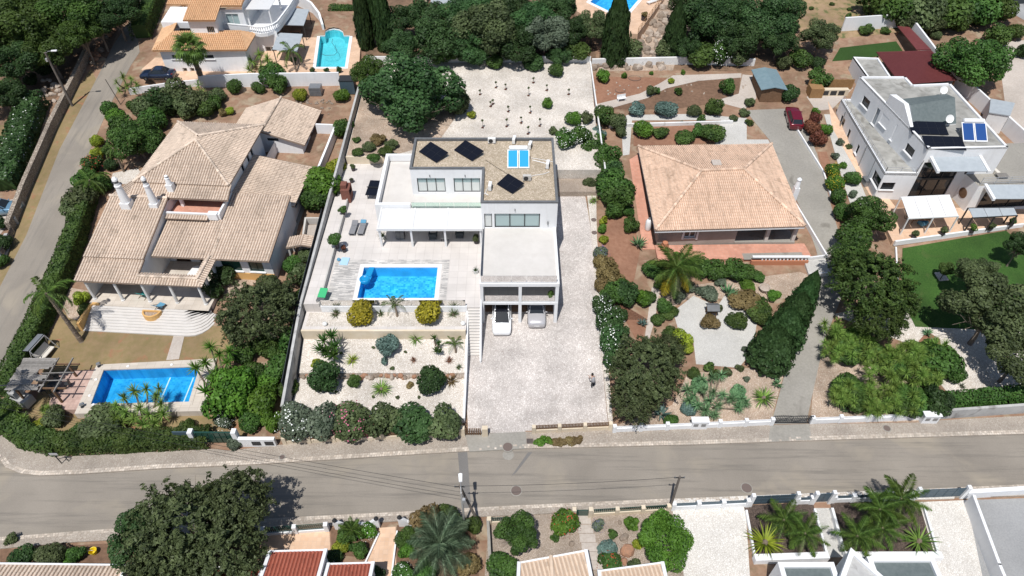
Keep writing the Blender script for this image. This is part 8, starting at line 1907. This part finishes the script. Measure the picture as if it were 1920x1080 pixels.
# == drive edge and right plot
for px, py, r, lab, mat in ((1527,225,14,'rusty red bush beside the red car','leaf_rust'),(1522,240,16,'dark rusty bush below the red car','leaf_rust'),(1532,262,17,'deep red-brown bush at the bend of the concrete drive','leaf_rust'),(1548,243,13,'bright green bush beside the deep red-brown bush','leaf_bright'),(1530,210,8,'light green bush at the kitchen corner','leaf_bright'),(1575,268,8,'small grey-leaved shrub in the grey bed','leaf_grey'),(1566,292,8,'small pale shrub in the grey bed','leaf_grey'),(1598,335,15,'green citrus shrub in the grey bed','leaf_mid'),(1600,365,9,'small shrub near the storage box','leaf_grey'),(1580,310,8,'pale shrub beside the flower hedge','leaf_bright')):
    shrub(px,py,r,lab,mat,1.0)
for k, (px, py, r, mat) in enumerate(((1560,322,14,'leaf_bright'),(1565,345,16,'leaf_bright'),(1572,372,16,'leaf_mid'),(1580,398,17,'leaf_mid'))): shrub(px,py,r,('top','second','third','lowest')[k] + ' bush of the flower hedge along the concrete drive',mat,1.2,None,None,'flower hedge by the drive',flower='flower_yellow' if k < 2 else None)
tree(1632,408,46,2.6,'fresh green tree at the corner of the peach patio','leaf_mid',.9); tree(1600,440,36,2.2,'green tree between the concrete drive and the patio','leaf_mid',.9,BM)
tree(1632,528,70,4.2,'wide grey-green tree overhanging the concrete drive','leaf_hedge',.75,FM,ry=74,name='pepper_tree'); tree(1600,490,46,3.4,'upper part tree of the grey-green pair by the lawn','leaf_hedge',.8,FM); tree(1680,565,42,3.4,'grey-green tree beside the left edge of the lawn','leaf_hedge',.8,FM); tree(1650,600,46,3.2,'lowest grey-green tree above the yucca mass','leaf_hedge',.8,FM)
tree(1862,585,82,4.6,'massive dark tree over the right side of the lawn','leaf_olive',.8,CM,ry=84,name='carob_tree'); tree(1910,670,60,3.6,'dark tree mass below the massive dark tree','leaf_olive',.8,CM); tree(1840,520,44,4.0,'dark upper tree beside the massive dark tree','leaf_olive',.8,CM); tree(1915,460,28,3.0,'dark tree at the right edge of the patio','leaf_dark',.9,CM)
tree(1775,505,17,1.5,'small thin tree on a white square in the lawn','leaf_hedge',.8,BM); patch('white_square', [(1751,512),(1768,510),(1779,526),(1761,528)], 'white_gravel', .07, depth=.1)
YH = []
rg_ = random.Random(3)
for cx, cy, n, sx, sy, lab, hh in ((1590,650,52,46,36,'upper left mass of yucca heads beside the concrete drive',1.7), (1680,690,56,56,32,'middle mass of yucca heads',1.9), (1740,690,34,40,40,'right mass of yucca heads below the white court',1.6), (1585,750,24,26,24,'small round yucca group nearest the concrete drive',1.4), (1680,755,46,54,34,'lower mass of yucca heads above the white street wall',1.5)):
    yt = yucca(cx, cy, [((rg_.uniform(-1,1))*sx, (rg_.uniform(-1,1))*sy - 12, hh*rg_.uniform(.7,1.1)) for _ in range(n)], lab, 'leaf_yucca', .68)
    for q in range(4): inst(pick(BM), 'understory', 'leaf_mid', yt, (rg_.uniform(-sx,sx)*.035, rg_.uniform(-sy,sy)*.05, .7), (0,0,q), (1.7,1.5,hh*.62))
for px, py, r, lab, mat in ((1765,680,34,'dark glossy bush right of the yucca mass','leaf_mid'),(1755,755,30,'dark bush at the lower right of the yucca mass','leaf_dark'),(1790,700,20,'small dark bush beside the white court','leaf_mid'),(1745,720,22,'bush under the yucca heads','leaf_mid')): shrub(px,py,r,lab,mat,1.0)
rosette(1740,625,12,'green agave in the little red bed on the white court','leaf_agave',GM); rosette(1752,640,10,'small agave right in the little red bed','leaf_agave',GM); rosette(1582,768,10,'small green agave on the stony bed by the white wall','leaf_agave',GM); rosette(1804,724,8,'little round grey plant on the white court','leaf_grey',YM)
patch('red_bed', [(1722,640),(1738,622),(1762,636),(1764,648),(1735,660)], 'red_soil', .05)
hedge('hedge', [(37.9,36.0),(48,36.9),(60,37.9)], 1.3, 1.5, 'leaf_mid', 'trimmed green hedge behind the grey concrete street wall', px=False)
for px, py, lab, mat in ((1712,446,'potted bushy plant at the front of the peach patio, left','leaf_olive'),(1765,441,'dark potted shrub at the middle of the patio kerb','leaf_olive'),(1820,436,'leafy potted plant by the dark pergola','leaf_bright'),(1855,431,'potted plant with a blue bowl near the patio kerb','leaf_olive'),(1893,424,'potted shrub at the right end of the patio','leaf_dark'),(1711,365,'green potted plant at the glazed front of the modern house','leaf_bright'),(1588,285,'small potted plant against the modern house wall','leaf_olive'),(1808,325,'dark spiky potted plant on the roof terrace corner','leaf_dark')):
    potted(px,py,2.7 if py > 330 else (3.2 if px < 1700 else Rz - .1),8,lab,mat)
rock(1496,394,3,'white round stone in the red bed by the concrete drive','pale_rock'); rock(1554,330,3,'white stone in the upper red bed by the concrete drive','pale_rock')
# == left villa garden
hedge('hedge', [(172,372),(148,455),(112,545),(62,655),(18,745)], 1.7, 2.0, 'leaf_hedge', 'long tall clipped hedge along the side road by the tiled villa', dens=105)
hedge('hedge', [(14,760),(22,800),(60,826),(110,838)], 2.0, 1.2, 'leaf_hedge', 'curved corner of the clipped hedge at the road junction', dens=105)
hedge('hedge', [(110,838),(240,834),(385,826)], 1.9, 1.2, 'leaf_hedge', 'straight clipped hedge along the street left of the green gate', dens=105)
tree(258,262,50,2.6,'fresh green round tree behind the tiled villa roof','leaf_mid',.85); tree(217,217,20,1.6,'small fresh green tree beside the side road','leaf_bright',.9,BM)
tree(485,585,72,3.2,'wide grey-green olive tree east of the villa steps','leaf_olive',.8,FM,ry=66,name='olive_tree'); tree(520,548,32,2.4,'small olive tree behind the wide olive tree','leaf_olive',.9,CM)
for px, py, r, lab, mat in ((175,310,20,'dark bush with red flowers beside the side road','leaf_mid'),(150,375,30,'dark bush at the upper end of the long hedge','leaf_olive'),(185,290,14,'yellow-green bush by the young palm','leaf_lime'),(165,330,18,'dark bush under the drooping palm at the road','leaf_mid'),(210,310,14,'dark bush beside the leaning trunk','leaf_dark'),(418,512,24,'dark agapanthus clump against the villa front','leaf_dark'),(398,545,22,'dark bush at the end of the villa steps','leaf_dark'),(548,497,18,'bright green bush beside the sand court','leaf_mid'),(565,520,26,'dark green bush by the mesh screen','leaf_olive'),(575,480,16,'grey-leaved shrub beside the little tiled shelter','leaf_olive'),(545,640,28,'green bush along the long grey wall, upper','leaf_mid'),(525,690,28,'grey-green bush along the long grey wall, middle','leaf_mid'),(495,755,32,'fresh green bush near the green gate','leaf_bright'),(540,730,20,'olive bush against the long grey wall','leaf_hedge'),(560,610,16,'small green bush at the foot of the long grey wall','leaf_mid'),(605,350,38,'glossy green citrus bush beside the long grey wall','leaf_bright'),(592,378,28,'lower citrus bush beside the long grey wall','leaf_mid'),(630,315,18,'yellow-green bush at the top of the citrus row','leaf_lime'),(645,243,20,'clipped round green bush on the red soil','leaf_mid'),(640,180,14,'thin fig shrub on the red soil','leaf_bright'),(575,225,8,'','leaf_olive')):
    if lab: shrub(px,py,r,lab,mat,1.0,flower='flower_red' if 'red flowers' in lab else None)
shrub(152,562,16,'yellow-green bush in the pebble bed by the villa porch','leaf_lime',1.0); shrub(160,580,13,'dark lower part bush in the pebble bed','leaf_hedge',1.0)
shrub(105,782,22,'dark rounded shrub near the weathered pergola','leaf_olive',.9); shrub(190,795,38,'spreading shrub below the deep blue pool','leaf_olive',.7); shrub(75,800,18,'yellowish low bush at the hedge corner','leaf_lime',.6)
palm(153,640,87,550,6.0,10,3.1,'tall leaning feather palm with its shadow across the villa lawn','leaf_palm',FL,.22,(-40,55))
palm(233,322,212,278,3.0,7,2.0,'young palm with one yellow frond behind the hedge','leaf_palm',FL,.13,(-60,50),extra='leaf_yellowfrond')
palm(175,375,168,338,2.6,11,2.6,'drooping feather palm beside the side road','leaf_palm',FL,.16,(-50,50))
palm(382,158,356,92,6.0,34,2.5,'fan palm with a thick trunk in front of the orange-roofed villa','leaf_palm',FN,.36,(-70,75),fan=True)
palm(-6,815,-60,690,8,12,2.8,'palm trunk slanting in at the left edge','leaf_palm',FL,.24,(-40,55))
palm(560,150,545,95,3.6,9,2.6,'slim feather palm over the grey awning by the turquoise pool','leaf_palm',FL,.12,(-35,55))
yucca(262,790,((-44,-28,1.5),(-30,-44,1.8),(-10,-56,2.0),(12,-60,2.1),(30,-48,2.0),(40,-32,1.8),(44,-14,1.5),(-26,-16,1.4),(0,-24,1.5),(18,-12,1.3),(-12,-4,1.1),(28,4,1.1),(-46,-8,1.2),(6,6,.9),(-34,2,.9),(36,-60,2.0)),'yucca tree with many heads at the front of the deep blue pool','leaf_yucca',.85)
yucca(415,760,((-20,-110,3.6),(-5,-95,3.3),(10,-80,3.0),(-30,-80,3.0),(-48,-70,2.6),(15,-100,3.2),(-10,-60,2.6)),'tall yucca beside the right end of the deep blue pool','leaf_bright',.9,name='tall_yucca')
yucca(420,765,((-20,-50,2.0),(0,-40,2.2),(18,-55,2.3),(-35,-30,1.6),(5,-15,1.5),(25,-25,1.6),(-15,-8,1.2),(12,6,1.0)),'banana-like plant with broad leaves right of the deep blue pool','leaf_bright',1.0,name='banana_plant',mesh=GM)
shrub(425,760,40,'dark leafy bush under the banana-like plant','leaf_bright',1.1); shrub(440,720,38,'dark leafy bush behind the banana-like plant','leaf_bright',1.1); shrub(420,790,20,'white-flowering jasmine under the banana-like plant','leaf_grey',.8,flower='flower_white')
yucca(20,790,((-10,-20,1.2),(10,-25,1.3),(0,-5,.8),(22,-5,.9)),'yucca clump at the left edge below the weathered pergola','leaf_yucca',.7); yucca(85,778,((-4,-8,.6),(6,-12,.8),(10,0,.5)),'small yucca beside the stone barbecue','leaf_yucca',.6)
for px, py, r, lab, mat, mesh in ((440,163,16,'left clipped ball bush before the white terrace wall','leaf_mid',RM),(484,166,13,'right clipped ball bush before the white terrace wall','leaf_mid',RM),(335,182,30,'dark olive bush below the dark saloon','leaf_olive',BM),(300,190,28,'dark bush beside the road wall','leaf_dark',BM),(370,195,26,'dark bush right of the olive bush','leaf_olive',BM),(405,180,16,'grey-green bush by the clipped balls','leaf_olive',BM),(248,200,12,'round dark bush at the white road wall','leaf_mid',RM),(432,208,9,'yellow-green bush on the red soil','leaf_lime',BM),(418,212,8,'dry bush on the red soil','leaf_dry',BM),(508,140,24,'leafy shrub at the corner of the turquoise pool terrace','leaf_mid',BM),(520,160,20,'dark shrub hanging over the white terrace wall','leaf_mid',BM),(562,178,14,'pale agave bush below the white terrace wall','leaf_lime',BM)):
    shrub(px,py,r,lab,mat,1.0,mesh)
yucca(238,162,((-20,-8,1.2),(-8,-18,1.4),(8,-14,1.4),(18,-4,1.1),(0,0,1.0),(14,8,.8),(-14,8,.8)),'yucca clump at the roadside below the dark saloon','leaf_yucca',.8); yucca(368,180,((-10,-14,1.4),(4,-20,1.6),(12,-6,1.2),(-2,0,1.0)),'yucca in front of the fan palm','leaf_yucca',.85); yucca(490,125,((-18,-10,1.6),(-4,-22,2.0),(12,-14,1.8),(20,0,1.4),(0,0,1.2),(-22,6,1.2)),'dragon-tree like clump left of the grey awning','leaf_yucca',.95)
for px, lab in ((586,'left'),(612,'middle'),(636,'right')): shrub(px,132,6,lab + ' of three small dark cones before the turquoise pool','leaf_dark',1.3,SM,TPZ)
hedge('hedge', [(296,0),(280,40),(268,72)], 2.6, 2.4, 'leaf_hedge', 'thick dark hedge between the side road and the orange-roofed villa', dens=60)
hedge('hedge', [(625,26),(668,26)], 1.6, 1.2, 'leaf_mid', 'short clipped hedge above the turquoise pool', z=TPZ)
potted(668,36,TPZ,8,'potted yucca at the upper right of the turquoise pool','leaf_yucca',YM,'dark_pot',.6,None,.45); potted(1207,38,FPZ,7,'potted bare shrub on the far peach terrace','leaf_dry',None,'dark_pot',.6,None,.45)
potted(553,122,TPZ,7,'pot of dark ferns beside the nearer grey awning','leaf_dark')
for k in range(30): rock(560 + rnd.uniform(-5,65), 192 + rnd.uniform(-4,4) if k < 22 else 205 + rnd.uniform(-10,16), rnd.uniform(2,3.6), 'grey rubble stone in the low dry wall on the red soil', 'rock', None, 'dry wall stones on the red soil', 'stone')
sc_ = thing('tiled_shelter', at(575,480), 'small sand-tiled shelter roof beside the sand court', 'shelter'); o_ = sc_.location
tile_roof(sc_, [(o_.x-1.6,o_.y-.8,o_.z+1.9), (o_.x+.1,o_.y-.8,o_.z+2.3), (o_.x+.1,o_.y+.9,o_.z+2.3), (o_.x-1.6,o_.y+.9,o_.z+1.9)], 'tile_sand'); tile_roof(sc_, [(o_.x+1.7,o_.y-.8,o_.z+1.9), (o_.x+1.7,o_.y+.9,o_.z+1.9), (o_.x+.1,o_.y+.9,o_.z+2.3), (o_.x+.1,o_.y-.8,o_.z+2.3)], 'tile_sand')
m = MB()
for x in (-1.4,1.5):
    for y in (-.6,.7): m.bar((o_.x+x,o_.y+y,o_.z-.1), (o_.x+x,o_.y+y,o_.z+1.8), .2)
m.build('piers', 'taupe_light', sc_)
wall_run('court_wall', [tuple(at(568,475)[:2]), tuple(at(576,420)[:2]), tuple(at(618,420)[:2])], .9, .2, 'taupe_light', 'low beige wall around the sand court')
# == west wood and hedge beyond the side road
hedge('hedge', [(68,205),(50,255),(30,312),(14,358)], 3.0, 2.2, 'leaf_carob', 'tall white-flowering oleander hedge beyond the side road', dens=55, flower='flower_white', leaf=.2)
for k, (px, py, r, hc, mat) in enumerate(((40,55,70,5,'leaf_pine'),(135,30,62,5,'leaf_pine'),(90,95,48,4,'leaf_pine'),(20,120,50,4,'leaf_dark'),(180,45,40,4,'leaf_dark'),(215,25,44,4,'leaf_dark'),(150,62,40,4.5,'leaf_pine'),(70,10,60,5,'leaf_pine'),(-10,20,60,5,'leaf_pine'),(5,180,40,2.5,'leaf_dark'),(235,8,30,3,'leaf_dark'))):
    lab = ('big pine at the upper left of the wood','pine at the top of the wood by the road bend','pine above the street lamp','dark tree at the left edge below the big pine','dark tree beside the boulders of the road bend','dark tree at the top of the side road','pine behind the boulders of the road bend','pine on the top edge of the picture','pine in the top left corner','dark tree above the oleander hedge','small dark tree at the very top of the side road')[k]
    tree(px,py,r,hc,lab,mat,.8,name='pine_tree' if 'pine' in mat else 'tree')
for k, (px, py, r, mat) in enumerate(((55,187,14,'leaf_hedge'),(28,160,12,'leaf_yucca'),(5,165,14,'leaf_yucca'),(85,130,16,'leaf_dark'),(60,150,14,'leaf_dark'))): shrub(px,py,r,('round green bush above the oleander hedge','spiky yellow-green bush in the west garden','pale spiky bush at the left edge of the west garden','dark bush behind the stone wall','dark low bush in the west garden')[k],mat,.9)
for k in range(60):
    px, py = (rnd.uniform(172,215), 0) if k < 40 else (rnd.uniform(72,128), rnd.uniform(145,192))
    if k < 40: py = 118 - (px - 172) * 1.7 + rnd.uniform(-14, 10)
    rock(px,py,rnd.uniform(2.5,6.5),'brown boulder on the bank ' + ('at the bend of the side road' if k < 40 else 'behind the stone wall of the side road'),rnd.choice(('rock','orange_rock')) if k < 40 else 'pale_rock',None,'boulders at the road bend' if k < 40 else 'boulders behind the stone wall')
for px, py, r, lab, mat in ((5,455,18,'dark bush by the yard gate','leaf_dark'),(-5,420,16,'dark bush beside the light blue car','leaf_dark'),(2,490,14,'dark round bush at the left edge of the road','leaf_mid')): shrub(px,py,r,lab,mat,1.0)
# == below the street
tree(345,985,100,4.2,'large grey-green street tree over the near pavement','leaf_olive',.75,FM,ry=92,name='pepper_tree'); tree(440,945,70,4.4,'right part tree of the large grey-green pair by the street','leaf_olive',.8,FM,name='pepper_tree'); tree(420,1040,80,3.6,'lower grey-green tree at the bottom edge','leaf_olive',.8,FM,name='pepper_tree'); tree(260,1010,60,3.4,'left grey-green tree over the near pavement','leaf_carob',.8,CM); tree(310,1065,70,3.0,'grey-green tree cut by the bottom edge','leaf_olive',.8,FM)
for px, py, r, lab, mat in ((95,1045,26,'grey-green bush above the sand-tiled roof strip','leaf_olive'),(145,1040,18,'dark bush left of the yellow bucket','leaf_mid'),(40,1045,22,'dark bush at the lower left edge','leaf_dark'),(20,1010,12,'dark bush on the near pavement corner','leaf_olive'),(130,1052,12,'small bright bush by the sand-tiled roof','leaf_bright'),(655,1000,22,'feathery bush beside the white gate wing','leaf_mid'),(688,998,18,'flowering bush left of the peach walk','leaf_bright'),(640,1025,16,'yellow-green low bush in the near bed','leaf_lime'),(672,1032,18,'green bush in the near bed','leaf_mid'),(625,1045,16,'dark reddish bush beside the red roof','leaf_dark'),(708,1075,16,'dark bush beside the smaller red roof','leaf_dark'),(760,1010,20,'bright bush right of the peach walk','leaf_mid'),(762,1035,16,'lush bush below the bright bush on the walk','leaf_bright'),(755,1075,20,'bush with white flowers at the bottom edge','leaf_mid'),(800,975,30,'dry scrubby hedge at the near pavement, left','leaf_dry'),(840,970,24,'dry scrubby hedge at the near pavement, right','leaf_hedge'),(885,985,18,'browning clipped conifer beside the wooden poles','leaf_hedge'),(840,1000,24,'dark bush behind the blue palm','leaf_dark'),(800,1070,24,'mixed bush under the blue palm','leaf_mid'),(880,1060,22,'dry bush right of the blue palm','leaf_dry')):
    shrub(px,py,r,lab,mat,1.0,flower='flower_white' if 'white flowers' in lab or 'flowering' in lab else None)
palm(828,1050,826,1022,1.6,34,2.9,'big blue-green feather palm below the street','leaf_bluepalm',FR,.4,(-15,75)); palm(655,1018,660,995,1.2,14,1.2,'small feathery palm in the near bed','leaf_palm',FR,.12,(0,70))
tree(967,1000,42,2.2,'dense round green tree in the pink gravel garden','leaf_mid',.9,name='orange_tree'); tree(1246,1015,52,2.2,'wide fresh green tree beside the white setts drive','leaf_bright',.85,name='orange_tree'); tree(1243,975,22,2.0,'upper small tree at the fence beside the dark pole','leaf_bright',.9,BM)
for px, py, r, lab, mat, fl in ((1060,980,25,'round shrub with red flowers at the top of the stepping path','leaf_bright','flower_red'),(1040,1008,10,'small green bush below the red-flowered shrub','leaf_mid',None),(1122,986,13,'violet lavender bush right of the green gate','leaf_grey','flower_violet'),(1185,982,15,'light green shrub in the middle of the pink gravel garden','leaf_bright',None),(1150,1000,10,'small green shrub on the pink gravel','leaf_mid',None),(1140,1030,18,'silvery blue cushion on the pink gravel','leaf_blue',None),(1143,1057,23,'round shrub with dark red flowers at the bottom of the gravel garden','leaf_mid','flower_red'),(1197,1022,13,'lime cushion at the foot of the wide green tree','leaf_lime',None),(1190,1065,16,'low grey-green shrub near the bottom roof edge','leaf_olive',None),(940,1062,28,'dark green bush at the lower left of the gravel garden','leaf_mid',None)):
    shrub(px,py,r,lab,mat,.95,flower=fl)
rock(1170,1010,10,'dark oval boulder on the pink gravel','rock',None); rock(1176,1034,14,'large orange-brown boulder on the pink gravel','orange_rock',None); rock(1170,1053,8,'small brown boulder below the orange one','orange_rock',None); rock(1072,1020,6,'round mossy stone near the stepping path','rock',None); rock(1162,980,5,'flat stone under the light green shrub','rock',None)
for k in range(6):
    p = at(1093 + k*4.2, 975 + k*17, .05); ob = MB().box(-.62,.62,-.34,.34,-.05,.04).build('stepping_slab', 'path_concrete', org=(0,0,0)); ob.location = (p.x,p.y,.06 + .0); tag(ob, 'pale rectangular slab in the stepping path below the green gate', 'slab', 'slabs of the stepping path')
for bx, by, tx, ty, h, n, L, lab in ((1470,1000,1470,975,1.6,14,2.1,'left feather palm in the left mulch bed'),(1500,1030,1510,1000,1.8,13,2.0,'right feather palm in the left mulch bed'),(1640,985,1650,955,2.2,15,2.2,'upper left feather palm in the right mulch bed'),(1690,975,1690,935,2.6,15,2.2,'upper right feather palm leaning over the street wall'),(1600,1020,1608,1005,1.6,14,2.0,'lower feather palm in the right mulch bed'),(1650,1015,1655,990,1.8,13,2.0,'middle feather palm in the right mulch bed')):
    palm(bx,by,tx,ty,h,n,L,lab,'leaf_palm',FR,.16,(-35,65))
rosette(1434,1018,32,'pale sago palm rosette at the left of the left mulch bed','leaf_lime',DM,None,.5,name='sago_palm'); rosette(1722,1016,30,'sago palm rosette with brown tips at the right mulch bed corner','leaf_yucca',DM,None,.5,name='sago_palm')
for i in range(9):
    px = 1010 + i * 9.5
    shrub(px, 827 + rnd.uniform(-3,3), 10, 'dry weedy tuft growing on the pavement by the drive entrance', 'leaf_dry' if i > 2 else 'leaf_bright', .5, SM, .12, 'weeds on the pavement')
rosette(1020,826,11,'green aloe clump on the pavement beside the drain cover','leaf_bright',GM,.12,.05)
